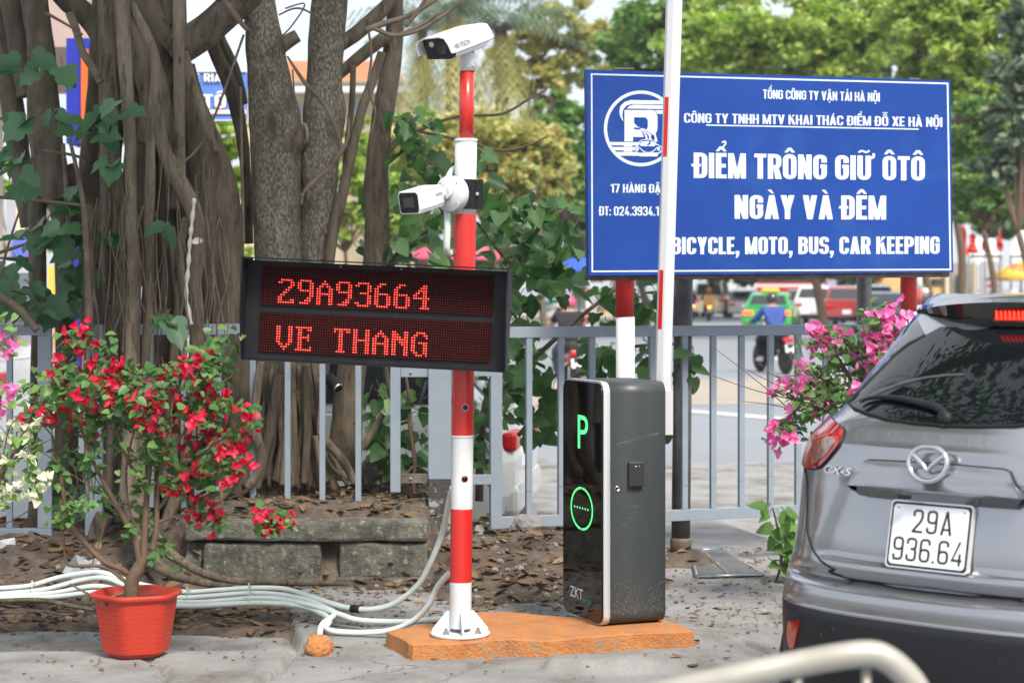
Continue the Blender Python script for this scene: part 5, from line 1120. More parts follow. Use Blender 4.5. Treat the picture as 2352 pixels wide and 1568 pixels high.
leafy('mulberry_shrub', 'small leafy sapling with forked grey stem between fence stile and thick post', 'shrub', P(950, 1130, 10.65),
      [(880, 900, 40, 30, 6, 10.7, 11), (965, 905, 28, 40, 5, 10.65, 10.8), (870, 990, 30, 50, 16, 10.7, 11.2), (900, 1030, 30, 45, 16, 10.7, 11.1), (960, 990, 30, 50, 12, 10.7, 11), (940, 1060, 30, 30, 8, 10.7, 11)],
      M['leaf_shrub'], [[(955, 1170, 4), (950, 1110, 4.5), (953, 1060, 5), (942, 980, 5), (938, 900, 4), (930, 850, 3)], [(952, 1065, 4), (985, 1090, 4), (1010, 1105, 3)], [(950, 1070, 3), (920, 1100, 3), (895, 1120, 2)], [(945, 1010, 3), (975, 1008, 2.5), (1000, 1000, 2)]], 12, HEART, None, (.07, .13), 'twig', 10.66)
leafy('mulberry_shrub', 'young bright green sapling on the pavement right of the sign post beside the car', 'shrub', P(1795, 1345, 10.3),
      [(1790, 1190, 28, 18, 8, 10.2, 10.4), (1800, 1215, 30, 30, 10, 10.2, 10.4), (1815, 1250, 22, 25, 10, 10.2, 10.4), (1790, 1285, 22, 25, 8, 10.2, 10.4), (1770, 1165, 16, 8, 3, 10.2, 10.4), (1800, 1310, 20, 20, 8, 10.25, 10.4)],
      M['leaf_light'], [[(1778, 1345, 3), (1795, 1290, 3), (1790, 1230, 3), (1775, 1165, 2)], [(1810, 1350, 4), (1815, 1290, 3), (1805, 1230, 2.5)]], 14, HEART, None, (.05, .10), 'vine', 10.3)

# ------------------------------------------------------------------ bougainvilleas
def boug(name, label, cat, base, mains, clusters, fmat, lmat, seed, Yc, fs=.034, nl=(9, 15), extra=(), r0=.013, ls=(.028, .052), alt=None, dry=14):
    rs = random.Random(seed); t = thing(name, label, cat, base); sb, lb = MB(), MB(); sk = []
    for st in mains:
        trunk(sb, st, Yc, 9, .12, seed)
        for q in catmull([(*P(p[0], p[1], p[3] if len(p) > 3 else Yc),) for p in st], 5)[3:]: sk.append(Vector(q))
    cl = [P(u, v, Yc + rs.uniform(-.22, .22)) for u, v in clusters]; ex = [P(u + rs.uniform(-ru, ru), v + rs.uniform(-rv, rv), Yc + rs.uniform(-.2, .25)) for u, v, ru, rv, n in extra for _ in range(n)]
    def sprig(p, n, cl_):
        q = min(sk, key=lambda s: (s-p).length + .25*max(0, s.z-p.z)); L = (p-q).length
        m1 = q*.6+p*.4 + Vector((rs.uniform(-.1, .1), rs.uniform(-.1, .1), .12))*min(L, .5); m2 = q*.2+p*.8 + Vector((rs.uniform(-.06, .06), rs.uniform(-.06, .06), .10))*min(L, .5)
        path = [Vector(x) for x in catmull([tuple(q), tuple(m1), tuple(m2), tuple(p)], 4)]
        sb.tube(path, [max(.0014, .0045*(1 - .7*i/len(path))*(L/.3+.3)) for i in range(len(path))], 5, False); sk.extend(path[3::3])
        for _ in range(n):
            w_ = rs.random()**.6; c = path[min(len(path)-1, int(w_*len(path)))] + rvec(rs)*rs.uniform(.01, .075 if not cl_ else .06)
            leaf(lb, c, Vector((rs.gauss(0, 1), rs.gauss(-.3, .7), rs.uniform(-.9, .3))), Vector((rs.gauss(0, .5), -.5, .8)), rs.uniform(*ls), HEART, rs.uniform(0, .4), rs.uniform(0, .6))
    order = sorted(range(len(cl)), key=lambda i: (cl[i]-Vector(sk[0])).length)
    for p in sorted(ex, key=lambda q: (q-sk[0]).length): sprig(p, rs.randint(5, 10), False)
    for i in order:
        p = cl[i]; sprig(p, rs.randint(*nl), True); fb = MB()
        for _ in range(rs.randint(5, 8)):
            c = p + Vector((rs.gauss(0, .026), rs.gauss(-.01, .026), rs.gauss(0, .02))); ax_ = (rvec(rs) + Vector((0, -.5, .3))).normalized()
            o1 = ax_.orthogonal().normalized(); o2 = ax_.cross(o1); a0 = rs.uniform(0, 6)
            for k in range(3):
                a = a0 + k*2.094; d = (o1*math.cos(a) + o2*math.sin(a))*.8 + ax_*.55
                leaf(fb, c, d, ax_ - d*.3, fs*rs.uniform(.75, 1.15), [(0, 0), (.26, .12), (.40, .38), (.33, .68), (.15, .92), (0, 1.02)], rs.uniform(.2, .6), rs.uniform(-.3, .5))
        fb.build('flower_cluster', fmat if (alt is None or alt[0](clusters[i])) else alt[1], t, flip=False)
    for i in range(dry):                                             # bare twigs low down
        q = Vector(sk[rs.randrange(len(sk)//3)]); e = q + Vector((rs.gauss(0, .22), rs.gauss(0, .08), rs.uniform(.05, .35))); m_ = q*.5+e*.5 + Vector((rs.gauss(0, .03), 0, rs.gauss(0, .03)))
        sb.tube([Vector(x) for x in catmull([tuple(q), tuple(m_), tuple(e)], 4)], [.0035, .003, .003, .0025, .0025, .002, .002, .0015, .001], 5, False)
    sb.build('stem', M['twig'], t, flip=False); lb.build('foliage', lmat, t, flip=False); return t
RED = [(169,767),(195,770),(214,785),(167,799),(137,832),(187,852),(227,832),(290,844),(270,839),(134,869),(227,872),(274,879),(157,899),(187,909),(234,896),(254,886),(104,946),(80,953),(120,969),(154,959),(187,972),(227,949),(314,929),(347,936),(327,892),(354,916),(374,862),(417,852),(451,819),(418,836),(434,846),(394,906),(421,939),(401,939),(484,892),(464,894),(488,912),(447,966),(461,936),(481,956),(514,942),(558,952),(511,996),(488,996),(444,1016),(481,1016),(534,1016),(541,1033),(354,979),(311,959),(387,986),(321,972),(426,1068),(439,1092),(419,1100),(460,1082),(395,1122),(429,1129),(507,1095),(534,1085),(524,1112),(571,1062),(490,1058),(463,1149),(473,1170),(497,1173),(500,1210),(456,1190),(605,1180),(612,1203),(642,1187),(632,1207),(655,1196),(250,918),(205,928),(290,900),(240,860),(370,945),(455,860),(525,1050),(500,1040),(550,1000),(330,960),(150,930)]
YB = 8.26
pot = thing('flower_pot', 'faceted red plastic flower pot on the pavement holding the red bougainvillea', 'flower pot', P(313, 1500, 8.26))
pcn = P(313, 1500, 8.26); pcn.z = float(pav_h(np.array([pcn.x]), np.array([pcn.y]))[0]) + .004
def hexring(r_, z, rc=.035, n=5):
    out = []; an = [R(a) for a in (-100, -40, 20, 80, 140, 200)]; V = [Vector((r_*math.cos(a), r_*.92*math.sin(a), 0)) for a in an]
    for i in range(6):
        p0, p1, p2 = V[i-1], V[i], V[(i+1) % 6]; a_ = p1 + (p0-p1).normalized()*rc; c_ = p1 + (p2-p1).normalized()*rc
        for k in range(n+1): t_ = k/n; out.append(pcn + a_*(1-t_)**2 + p1*2*t_*(1-t_) + c_*t_*t_ + Vector((0, 0, z)))
    return out
def rings(mb, rr, cap0=True, cap1=True):
    n = len(rr[0]); mb.add([p for r_ in rr for p in r_], [(i*n+j, i*n+(j+1) % n, (i+1)*n+(j+1) % n, (i+1)*n+j) for i in range(len(rr)-1) for j in range(n)], 0, False)
    b0 = len(mb.v) - len(rr)*n
    if cap0: mb.f.append([b0+k for k in range(n)]); mb.mi.append(0); mb.sm.append(False)
    if cap1: mb.f.append([b0+(len(rr)-1)*n+k for k in range(n)]); mb.mi.append(0); mb.sm.append(False)
b = MB(); rr = [hexring(.128, .002), hexring(.130, .016), hexring(.150, .018)]
for k in range(10):
    z = .022 + k*.021; r_ = .152 + .034*k/10; rr += [hexring(r_, z), hexring(r_+.003, z+.019), hexring(r_+.0012, z+.0205)]
rr += [hexring(.187, .25), hexring(.205, .252, .04), hexring(.208, .262, .04), hexring(.205, .272, .04), hexring(.190, .272, .04), hexring(.183, .25), hexring(.172, .222)]
rings(b, rr); b.build('pot_body', M['pot'], pot)
b = MB(); rings(b, [hexring(.176, .228), hexring(.09, .236), hexring(.02, .24)], False, True)
for i in range(60): rock(b, pcn + Vector((random.uniform(-.14, .14), random.uniform(-.13, .13), .235)), random.uniform(.004, .012), i, sub=1)
b.build('potting_soil', M['soil'], pot)
boug('bougainvillea', 'red flowering bougainvillea growing from the red pot', 'flowering plant', pcn + Vector((0, 0, .23)),
     [[(300, 1395, 15), (301, 1360, 15), (303, 1335, 15), (318, 1305, 14), (330, 1280, 11)], [(330, 1285, 9), (332, 1220, 8), (338, 1130, 7), (350, 1000, 5), (345, 900, 4)], [(345, 1288, 9), (358, 1220, 7), (362, 1140, 6), (372, 1060, 5), (385, 960, 4), (420, 860, 3)], [(322, 1295, 9), (310, 1240, 7), (280, 1180, 7), (245, 1120, 5), (210, 1050, 4), (180, 960, 3), (165, 870, 3)],
      [(303, 1340, 8), (285, 1310, 7), (240, 1290, 6), (190, 1240, 6), (155, 1190, 5), (140, 1100, 4), (120, 1000, 3)], [(295, 1340, 5), (240, 1302, 4), (170, 1298, 4), (150, 1280, 3), (140, 1150, 3)], [(362, 1170, 5), (410, 1110, 4), (460, 1050, 3), (520, 1000, 2.5)], [(360, 1200, 4), (430, 1180, 3), (520, 1180, 2.5), (600, 1190, 2)], [(370, 1080, 4), (430, 980, 3), (480, 900, 2.5), (540, 860, 2)], [(338, 1130, 5), (290, 1050, 4), (260, 960, 3), (225, 860, 2.5)], [(300, 1358, 4), (230, 1372, 3), (160, 1340, 2)], [(335, 1240, 4), (300, 1180, 3), (290, 1080, 3), (310, 980, 2)]],
     RED, M['flower_red'], M['leaf_boug'], 21, YB, .030, (6, 9), [(330, 910, 170, 50, 26), (200, 850, 90, 60, 14), (470, 830, 60, 40, 10), (520, 780, 25, 20, 4), (250, 1000, 120, 60, 14), (200, 1100, 80, 70, 10), (330, 1080, 80, 80, 9), (450, 1060, 60, 60, 12), (110, 900, 60, 60, 10), (340, 1230, 70, 50, 9), (480, 930, 60, 40, 10), (170, 1180, 50, 40, 7), (560, 960, 30, 15, 4), (400, 900, 120, 60, 14)])
WHT = [(78,1058),(85,1082),(57,1095),(57,1133),(78,1139),(24,1129),(91,1112),(3,1089),(0,1058),(50,972),(33,1009),(77,972),(65,1000),(5,778),(28,800),(17,905),(20,889),(0,1165),(8,1150),(-40,900),(-30,1010),(-60,1080),(2,935)]
pk = lambda c: c[1] > 950
boug('bougainvillea', 'white and pink flowering bougainvillea cut by the left photo edge', 'flowering plant', P(-80, 1500, 8.2),
     [[(-90, 1500, 14), (-70, 1350, 12), (-50, 1200, 9), (-20, 1050, 6), (-10, 900, 4), (0, 780, 3)], [(-50, 1200, 7), (10, 1080, 5), (60, 980, 3), (90, 900, 2)], [(-40, 1150, 5), (20, 1060, 3), (80, 1050, 2)]],
     WHT, M['flower_white'], M['leaf_light'], 31, 8.2, .028, (2, 4), [(0, 760, 30, 15, 1), (95, 900, 30, 30, 2), (30, 1000, 60, 30, 3), (40, 1060, 50, 30, 2)], alt=(pk, M['flower_pink']))
PNK = [(2039,706),(2006,731),(2033,730),(2077,725),(1878,759),(1898,765),(1927,768),(1945,777),(1863,783),(1901,800),(1965,800),(1995,768),(2018,756),(2039,762),(2068,756),(2024,780),(2044,803),(2065,777),(1980,824),(2000,835),(2021,832),(1971,859),(1831,844),(1839,882),(1784,891),(1810,885),(1860,885),(1828,926),(1778,982),(1804,964),(1810,991),(1784,1020),(1866,944),(1910,909),(1951,906),(1895,935),(2036,809),(2039,791),(2000,800),(2050,740),(1935,785),(1990,845)]
boug('bougainvillea', 'pink flowering bougainvillea between the fence and the grey car', 'flowering plant', P(2010, 1330, 9.3),
     [[(2010, 1330, 14), (2005, 1150, 12), (1995, 1000, 9), (1980, 900, 7), (1990, 800, 5), (2030, 730, 3)], [(1990, 960, 6), (1930, 890, 5), (1870, 860, 4), (1840, 850, 3)], [(1995, 1000, 6), (1930, 960, 5), (1870, 900, 4), (1800, 890, 3)], [(1985, 930, 5), (1930, 830, 4), (1890, 780, 3)], [(1860, 900, 3), (1820, 950, 2.5), (1790, 1000, 2)], [(1995, 850, 4), (2050, 780, 3)]],
     PNK, M['flower_pink'], M['leaf_boug'], 41, 9.3, .038, (5, 8), [(1930, 830, 70, 40, 14), (1900, 900, 60, 50, 14), (1860, 920, 40, 40, 8), (2000, 760, 60, 50, 10), (1940, 880, 60, 40, 12), (1830, 960, 20, 30, 4)])
# ------------------------------------------------------------------ grey SUV, seen from behind
TH = R(41.5); CX, CY = 1.307, 6.0; ZG = -.12
cr_, cf_ = Vector((math.cos(TH), -math.sin(TH), 0)), Vector((math.sin(TH), math.cos(TH), 0))
C0 = Vector((CX, CY, ZG))
def L(x, y, z): return C0 + cr_*x + cf_*y + Vector((0, 0, z))
PROF = [(.25,.25),(.30,.02),(.36,-.08),(.45,-.125),(.58,-.13),(.655,-.125),(.668,-.112),(.674,-.098),(.70,-.105),(.728,-.102),(.742,-.09),(.750,-.03),(.758,.0),(.764,.004),(.772,-.018),(.80,-.035),(.88,-.03),(1.0,-.005),(1.08,.012),(1.15,.024),(1.192,.034),(1.204,.046),(1.26,.088),(1.30,.14),(1.45,.39),(1.55,.56),(1.60,.64),(1.66,.74),(1.69,.92)]
def y0(z):
    for (a, ya), (c, yc) in zip(PROF, PROF[1:]):
        if a <= z <= c: return ya + (yc-ya)*(z-a)/(c-a)
    return PROF[-1][1] if z > 1.69 else PROF[0][1]
SIL = [(690,2130),(727,2100),(760,2073),(800,2043),(850,2003),(900,1963),(927,1943),(945,1925),(959,1908),(1000,1868),(1050,1847),(1100,1840.5),(1150,1837),(1200,1832),(1250,1825),(1300,1811),(1340,1802),(1356,1797),(1400,1797),(1480,1799),(1545,1811),(1600,1826),(1700,1850)]
def sil(v):
    for (a, ua), (c, uc_) in zip(SIL, SIL[1:]):
        if a <= v <= c: return ua + (uc_-ua)*(v-a)/(c-a)
    return SIL[0][1] if v < SIL[0][0] else SIL[-1][1]
NA = 44
def plan(z):
    D = .42 if z < 1.2 else .42 - (z-1.2)*.30
    return D
def arc_pt(a, W, z):                                               # a in 0..1 from the centre line to the flank
    t = a*math.pi/2; return W*math.sin(t)**(2/2.7), y0(z) + plan(z)*(1-math.cos(t)**(2/2.3))
def proj(p): return U0 + F*p.x/p.y, HZ + F*(CZ-p.z)/p.y
WC = {}
def Wz(z):
    z = round(z, 4)
    if z not in WC:
        lo_, hi_ = .4, 1.15
        for _ in range(26):
            W = (lo_+hi_)/2; best = min((proj(L(-x, y, z)) for x, y in (arc_pt(i/NA, W, z) for i in range(NA+1))), key=lambda q: q[0])
            if best[0] > sil(best[1]): lo_ = W
            else: hi_ = W
        WC[z] = W
    return WC[z]
def recess(x, z):
    m = float(sst(.0, 1.0, np.array(((.46 - .10*(z-.82)/.25) - abs(x))/.05)))*float(sst(.815, .835, np.array(z)))*(1-float(sst(1.075, 1.09, np.array(z))))
    return .030*m
def row(z, front):
    W = Wz(z); pts = [arc_pt(i/NA, W, z) for i in range(NA+1)]
    pts = [(x, y + recess(x, z)) for x, y in pts]
    yl = pts[-1][1]; yf = front(z); Wf = W*(1.0 if z < 1.25 else 1.0)
    side = [(min(.92, W + .05*math.sin(math.pi*k/10)) , yl + (yf-.5-yl)*k/9) for k in range(1, 10)]
    nose = [(Wf*math.cos(R(90*k/7))**.6, yf-.5 + .5*math.sin(R(90*k/7))) for k in range(1, 8)]
    half = pts + side + nose
    return [L(-x, y, z) for x, y in half] + [L(x, y, z) for x, y in half[-2:0:-1]]
def front(z):
    if z < .95: return 4.42
    if z < 1.2: return 4.42 - (z-.95)/.25*1.15
    return 3.27 - (z-1.2)/.5*1.15
zs = sorted(set([.25,.28,.30,.33,.36,.40,.45,.50,.55,.60,.64,.655,.662,.668,.674,.680,.69,.70,.715,.728,.736,.742,.750,.758,.764,.768,.772,.785,.80,.815,.825,.835,.85] + [round(.87+.02*i, 3) for i in range(10)] + [1.075,1.082,1.09,1.11,1.13,1.15,1.17,1.185,1.192,1.198,1.204,1.215,1.23,1.245,1.26,1.28] + [round(1.30+.02*i, 3) for i in range(17)] + [1.64,1.66]))
M['car_paint'] = pbr('car_paint', (.315,.32,.34), (.29,.295,.315), 400, .4, .6, .22, metal=.82, coat=1.0)
M['car_black'] = pbr('car_black', (.010,.0105,.013), (.014,.0145,.017), 160, rough=.5, bump=.05, bscale=500, spec=.25)
M['car_glass'] = glassy('car_glass', (.004,.006,.007), .03, .25, 1.4)
M['gloss_black'] = glassy('gloss_black', (.006,.006,.007), .06, .5)
M['lamp_red'] = pbr('lamp_red', (.42,.008,.006), (.24,.004,.004), 26, rough=.08, coat=1.0, stretch=(1,1,.25))
M['lamp_clear'] = pbr('lamp_clear', (.28,.16,.12), (.10,.06,.045), 60, rough=.12, coat=1.0)
M['brake_on'] = emit('brake_on', (1,.035,.015), 1.0)
M['plate_white'] = pbr('plate_white', (.74,.76,.78), (.70,.72,.74), 10, rough=.35)
car = thing('parked_suv', 'metallic grey SUV seen from behind at the right photo edge', 'car', L(0, 1.5, 0))
def rows_mesh(name, zz, mat, cap=False):
    rr = [row(z, front) for z in zz]; n = len(rr[0]); b = MB()
    b.add([p for r_ in rr for p in r_], [(i*n+j, i*n+(j+1) % n, (i+1)*n+(j+1) % n, (i+1)*n+j) for i in range(len(zz)-1) for j in range(n)], 0, True)
    if cap:
        b0 = len(b.v)-n; c = len(b.v); ce = sum((Vector(p) for p in b.v[b0:]), Vector())/n
        ring2 = [ce + (Vector(p)-ce)*.93 + Vector((0, 0, .022)) for p in b.v[b0:c]]
        b.add(ring2, []); b.f += [[b0+j, b0+(j+1) % n, c+(j+1) % n, c+j] for j in range(n)] + [[c+j for j in range(n)]]
        b.mi += [0]*(n+1); b.sm += [True]*n + [False]
    return b, b.build(name, mat, car)
bmp_b, _ = rows_mesh('bumper', [z for z in zs if z <= .668], M['car_black'])
bod_b, bodo = rows_mesh('body', [z for z in zs if z >= .668], M['car_paint'], True)
VT = [Vector(v) for v in bmp_b.v] + [Vector(v) for v in bod_b.v]; off_ = len(bmp_b.v)
tree_ = BVHTree.FromPolygons(VT, bmp_b.f + [[i+off_ for i in f] for f in bod_b.f])
EYE = Vector((0, 0, CZ))
def to_local(p): q = p-C0; return q.dot(cr_), q.dot(cf_), q.z
def hit(u, v):
    d = (P(u, v, 1.0)-EYE).normalized(); h = tree_.ray_cast(EYE, d)
    k = 0
    while h[0] is None and k < 40: k += 1; u += .6; d = (P(u, v, 1.0)-EYE).normalized(); h = tree_.ray_cast(EYE, d)
    return h[0]
def surf(x, z, d=0.0):
    h = tree_.ray_cast(L(x, -2, z), cf_)
    if h[0] is None:
        k = 0; xx = x
        while h[0] is None and k < 60: k += 1; xx *= .995; h = tree_.ray_cast(L(xx, -2, z), cf_)
    if h[0] is None: return L(x, y0(z), z)
    n = h[1]; n = n if n.dot(cf_) < 0 else -n
    return h[0] + n*d
def loc2(u, v): x, y, z = to_local(hit(u, v)); return (x, z)
def patch(name, poly, d, mat, par=None, grid=.03, side=.02, flip=True, dfn=None):
    dd = (lambda p: d) if dfn is None else (lambda p: dfn(p.y))
    # poly in (x, z) on the tail; laid over the body surface, d proud of it, with a skirt back into it
    pts = [Vector(p) for p in poly]; n = len(pts); xs_ = [p.x for p in pts]; zs_ = [p.y for p in pts]
    inner = []
    x = min(xs_) + grid*.5
    while x < max(xs_):
        z = min(zs_) + grid*.5
        while z < max(zs_):
            c = False; j = n-1; dm = 9
            for i in range(n):
                if (pts[i].y > z) != (pts[j].y > z) and x < (pts[j].x-pts[i].x)*(z-pts[i].y)/(pts[j].y-pts[i].y)+pts[i].x: c = not c
                e = pts[j]-pts[i]; q = Vector((x, z))-pts[i]; t = max(0, min(1, q.dot(e)/max(1e-9, e.dot(e)))); dm = min(dm, (q-e*t).length); j = i
            if c and dm > grid*.35: inner.append(Vector((x, z)))
            z += grid
        x += grid
    r_ = delaunay_2d_cdt(pts + inner, [], [list(range(n))], 1, 1e-6)
    b = MB(); V2 = r_[0]; b.add([surf(p.x, p.y, dd(p)) for p in V2], [list(f) for f in r_[2]], 0, True)
    b.add([surf(p.x, p.y, dd(p)) for p in pts] + [surf(p.x, p.y, dd(p)-side) for p in pts], [(i, (i+1) % n, n+(i+1) % n, n+i) for i in range(n)], 0, False)
    return b.build(name, mat, par or car, flip=flip)
def mir(pp): return [(-x, z) for x, z in pp][::-1]
def z1(pp): return [(1837.6+x*.22263, 679.9+y*.22263) for x, y in pp]      # tracing grids of three enlarged views
def z2(pp): return [(1819.2+x*.23435, 955.5+y*.23435) for x, y in pp]
def z3(pp): return [(1800.8+x*.25024, 1176+y*.25024) for x, y in pp]
# rear window: left half traced, right half mirrored
lw_ = [loc2(*q) for q in z1([(505, 1113), (560, 1165), (700, 1220), (900, 1280), (1200, 1322), (1450, 1342)])]
zb_c = lw_[-1][1]
ltop = [loc2(*q) for q in z1([(1290, 415), (1130, 500), (1000, 600), (800, 800), (640, 960)])]
half = [(0.0, zb_c-.003)] + lw_[::-1] + ltop[::-1]
half = [p for p in half if p[0] <= 0.001]
top_z = max(p[1] for p in half)
poly = half + [(-.3, top_z+.03), (0, top_z+.035)]
full = poly + [(-x, z) for x, z in poly[::-1] if x < -.002]
gl = patch('rear_window', full, .004, M['car_glass'], grid=.045)
sealp = [surf(x, z, .005) for x, z in ([p for p in half] )] 
b = MB(); b.tube(sealp, .005, 6); b.tube([surf(-x, z, .005) for x, z in half], .005, 6); b.build('window_seal', M['car_black'], car)
# black corner fins beside the window
fin = [loc2(*q) for q in z1([(1195, 215), (1115, 310), (1010, 520), (930, 640), (1000, 585), (1130, 485), (1300, 405), (1260, 340), (1215, 235)])]
for pp in (fin, mir(fin)): patch('corner_fin', pp, .006, M['gloss_black'], grid=.03)
# spoiler over the window
def spo(x): return max(0.0, 1-(abs(x)/.60)**3)
b = MB(); ns = 24; W_ = .50; prof5 = []
for i in range(ns+1):
    x = -W_ + 2*W_*i/ns; k = 1-(abs(x)/W_)**4*.25; yb = .24*(abs(x)/W_)**2.2
    e2 = (abs(x)/W_)**2; prof5.append([L(x, 1.25, 1.685-.03*e2), L(x, .80+yb*.4, 1.683-.03*e2), L(x, .575+yb, 1.668-.034*e2), L(x, .555+yb, 1.656-.036*e2), L(x, .582+yb, 1.575-.02*e2), L(x, .66+yb, 1.545-.01*e2), L(x, 1.2, 1.58)])
n = 7; b.add([p for r_ in prof5 for p in r_], [(i*n+j, i*n+(j+1) % n, (i+1)*n+(j+1) % n, (i+1)*n+j) for i in range(ns) for j in range(n)] + [list(range(n)), list(range(ns*n, ns*n+n))], 0, False)
sp_o = b.build('spoiler', [M['car_paint'], M['gloss_black']], car)
for p in sp_o.data.polygons:
    z = sum((sp_o.data.vertices[i].co.z for i in p.vertices))/len(p.vertices) - ZG
    if z < 1.640: p.material_index = 1
b = MB(); b.add([L(x, .560 + .021*((1.645-z)/.06) - .005 + y, z) for y in (0, .012) for x, z in ((-.085, 1.590), (-.06, 1.634), (.06, 1.634), (.085, 1.590))], [(0,1,2,3), (4,5,6,7), (0,1,5,4), (1,2,6,5), (2,3,7,6), (3,0,4,7)]); bl_o = b.build('brake_light', M['lamp_red'], sp_o); b = MB()
for k in range(9): b.box(L(-.064+.016*k, .566, 1.612), (.007, .012, .030), frame(cr_, cf_, Vector((0, 0, 1))))
b.build('lamp_element', M['brake_on'], bl_o)
# wiper
wp = [(640, 1128), (700, 1095), (820, 1078), (960, 1085), (1120, 1110), (1290, 1150), (1400, 1180), (1480, 1225), (1515, 1268)]
q = [loc2(*p) for p in z1(wp)]; b = MB()
pp = catmull([tuple(surf(x, z, .014)) for x, z in q], 4); m_ = len(pp); b.tube(pp, [.004 + .0095*min(1, i/m_*1.6) for i in range(m_)], 10)
b.lathe([(.026, -.0), (.026, .02), (.02, .03), (.0001, .033)], surf(*q[-1], 0), frame(cr_, Vector((0, 0, 1)), -cf_), 18); b.build('wiper', M['car_black'], car)
b = MB(); q = [loc2(*p) for p in z1([(640, 1095), (830, 1000), (1050, 920), (1250, 870), (1500, 838), (1700, 828)])]
pp = catmull([tuple(surf(x, z, .006)) for x, z in q], 5); pp2 = [Vector(p) + Vector((0, 0, .006)) for p in pp]
b.add(pp + pp2, [(i, i+1, len(pp)+i+1, len(pp)+i) for i in range(len(pp)-1)]); b.build('wiper_trace', pbr('dust_film', (.10,.115,.105), rough=.9), gl, flip=False)
# handle trim and emblem
tl = [loc2(*p) for p in z2([(1360, 748), (960, 713), (610, 672), (655, 570), (722, 452), (770, 437), (1190, 457), (1360, 470)])]
zb2, zt2 = tl[0][1], tl[-1][1]; lh = [p for p in tl[1:-1]]
tp_ = [(0, zb2)] + lh + [(0, zt2)] + [(-x, z) for x, z in lh[::-1]]
patch('handle_trim', tp_, .036, M['car_paint'], grid=.03, side=.06, dfn=lambda z: .010+.046*min(1, max(0, (zt2-z)/(zt2-zb2))))
b = MB(); b.tube([surf(x, z, .004) for x, z in tp_ + tp_[:1]], .006, 6, False); b.tube([surf(x, z-.006, .012) for x, z in [(-p[0], p[1]) for p in lh[:2]][::-1] + [(0, zb2)] + lh[:2]], .011, 6); b.build('trim_gap_added_shadow', M['car_black'], car)  # gap outline; lower black tube stands in for shadow under the trim
ec = loc2(*z2([(1365, 455)])[0]); ey_ = ec[1]; rz = abs(loc2(*z2([(1365, 280)])[0])[1] - loc2(*z2([(1365, 632)])[0])[1])/2; rx = rz*1.22
def ef(x, z, d): return L(x, y0(zt2) - .040 - d - (z-ey_)*-.18, z)
def etube(pts, r_): 
    b = MB(); b.tube([ef(x, z, .0) for x, z in pts], r_, 10, False); return b
N_ = 64; ring = [(rx*math.copysign(abs(math.cos(a))**.85, math.cos(a))*(1-.10*max(0, -math.sin(a))), ey_ + rz*math.sin(a)*.97) for a in [2*math.pi*i/N_ for i in range(N_+1)]]
b = MB(); b.tube([ef(x, z, 0) for x, z in ring], [.0085]*(N_+1), 10, False)
for s_ in (-1, 1):
    wing = [(s_*rx*.93, ey_+rz*.52), (s_*rx*.70, ey_+rz*.40), (s_*rx*.42, ey_+rz*.12), (s_*rx*.20, ey_-rz*.12), (0, ey_-rz*.42)]
    pp = catmull([tuple(ef(x, z, .002)) for x, z in wing], 6); b.tube(pp, [.0035+.0055*math.sin(math.pi*min(1, .15+.85*i/len(pp))) for i in range(len(pp))], 8)
b.build('emblem', M['chrome'], car)
b = MB(); aL, aR, aT = [loc2(*p) for p in z2([(312, 548), (572, 588), (318, 470)])]
hgt = aT[1]-aL[1]; put_text(b, 'CX-5', lambda tx, ty, d: surf(aL[0]+(aR[0]-aL[0])*tx + .01*ty, aL[1]+(aR[1]-aL[1])*tx*.5 + hgt*.95*ty, .004+d), .012, 0, None, .008, 2)
put_text(b, 'CX-5', lambda tx, ty, d: surf(aL[0]+(aR[0]-aL[0])*tx + .01*ty, aL[1]+(aR[1]-aL[1])*tx*.5 + hgt*.95*ty, .0015), .03)
b.build('model_lettering', M['chrome'], car, flip=False)
# tail lamps
lamp = catmull(z2([(330, 14), (382, 14), (425, 62), (508, 128), (512, 175), (482, 262), (402, 370), (302, 480), (240, 513), (142, 503), (116, 440), (112, 372), (155, 205), (235, 85)]), 3, True)
lp = [loc2(*p) for p in lamp]
clr = [loc2(*p) for p in catmull(z2([(205, 440), (228, 340), (280, 260), (425, 222), (405, 320), (330, 410), (225, 478)]), 3, True)]
for pp, cc_ in ((lp, clr), (mir(lp), mir(clr))):
    tlp = patch('tail_light', pp, .010, M['lamp_red'], grid=.022, side=.025)
    patch('reversing_light', cc_, .0125, M['lamp_clear'], tlp, .02, .004)
b = MB()
for s_ in (1, -1): b.tube([surf(s_*x, z, .004) for x, z in lp + lp[:1]], .0045, 6, False)
b.build('lamp_gap', M['car_black'], car)
# number plate
rk = math.atan2(.045, .2)
def pl(x, z, d=0): return L(x, .004 - d*math.cos(rk) + z*math.sin(rk)*1.0, .93 + z*math.cos(rk))
plt = bpy.data.objects.new('number_plate', None)
def plate_box(name, w_, h_, d0, d1, mat, par, bev=.012):
    b = MB(); pts = []
    for cx, cz, a0 in ((w_/2-bev, h_/2-bev, 0), (-w_/2+bev, h_/2-bev, 90), (-w_/2+bev, -h_/2+bev, 180), (w_/2-bev, -h_/2+bev, 270)):
        for k in range(4): a = R(a0+30*k); pts.append((cx+bev*math.cos(a), cz+bev*math.sin(a)))
    b.prism(pts, lambda x, z, t: pl(x, z, d0 + t), d1-d0); return b.build(name, mat, par)
bpy.data.objects.remove(plt)
fr2 = plate_box('number_plate', .288, .214, -.005, .012, M['silver'], car)
plate_box('plate_surround', .277, .203, .010, .0135, M['car_black'], fr2)
plate_box('plate_face', .263, .189, .012, .0150, M['plate_white'], fr2)
b = MB()
put_caps(b, '29A', lambda tx, ty, d: pl(-.061 + .139*tx, .008 + .074*ty, .0155 + d), .48, .105, .10, .15)
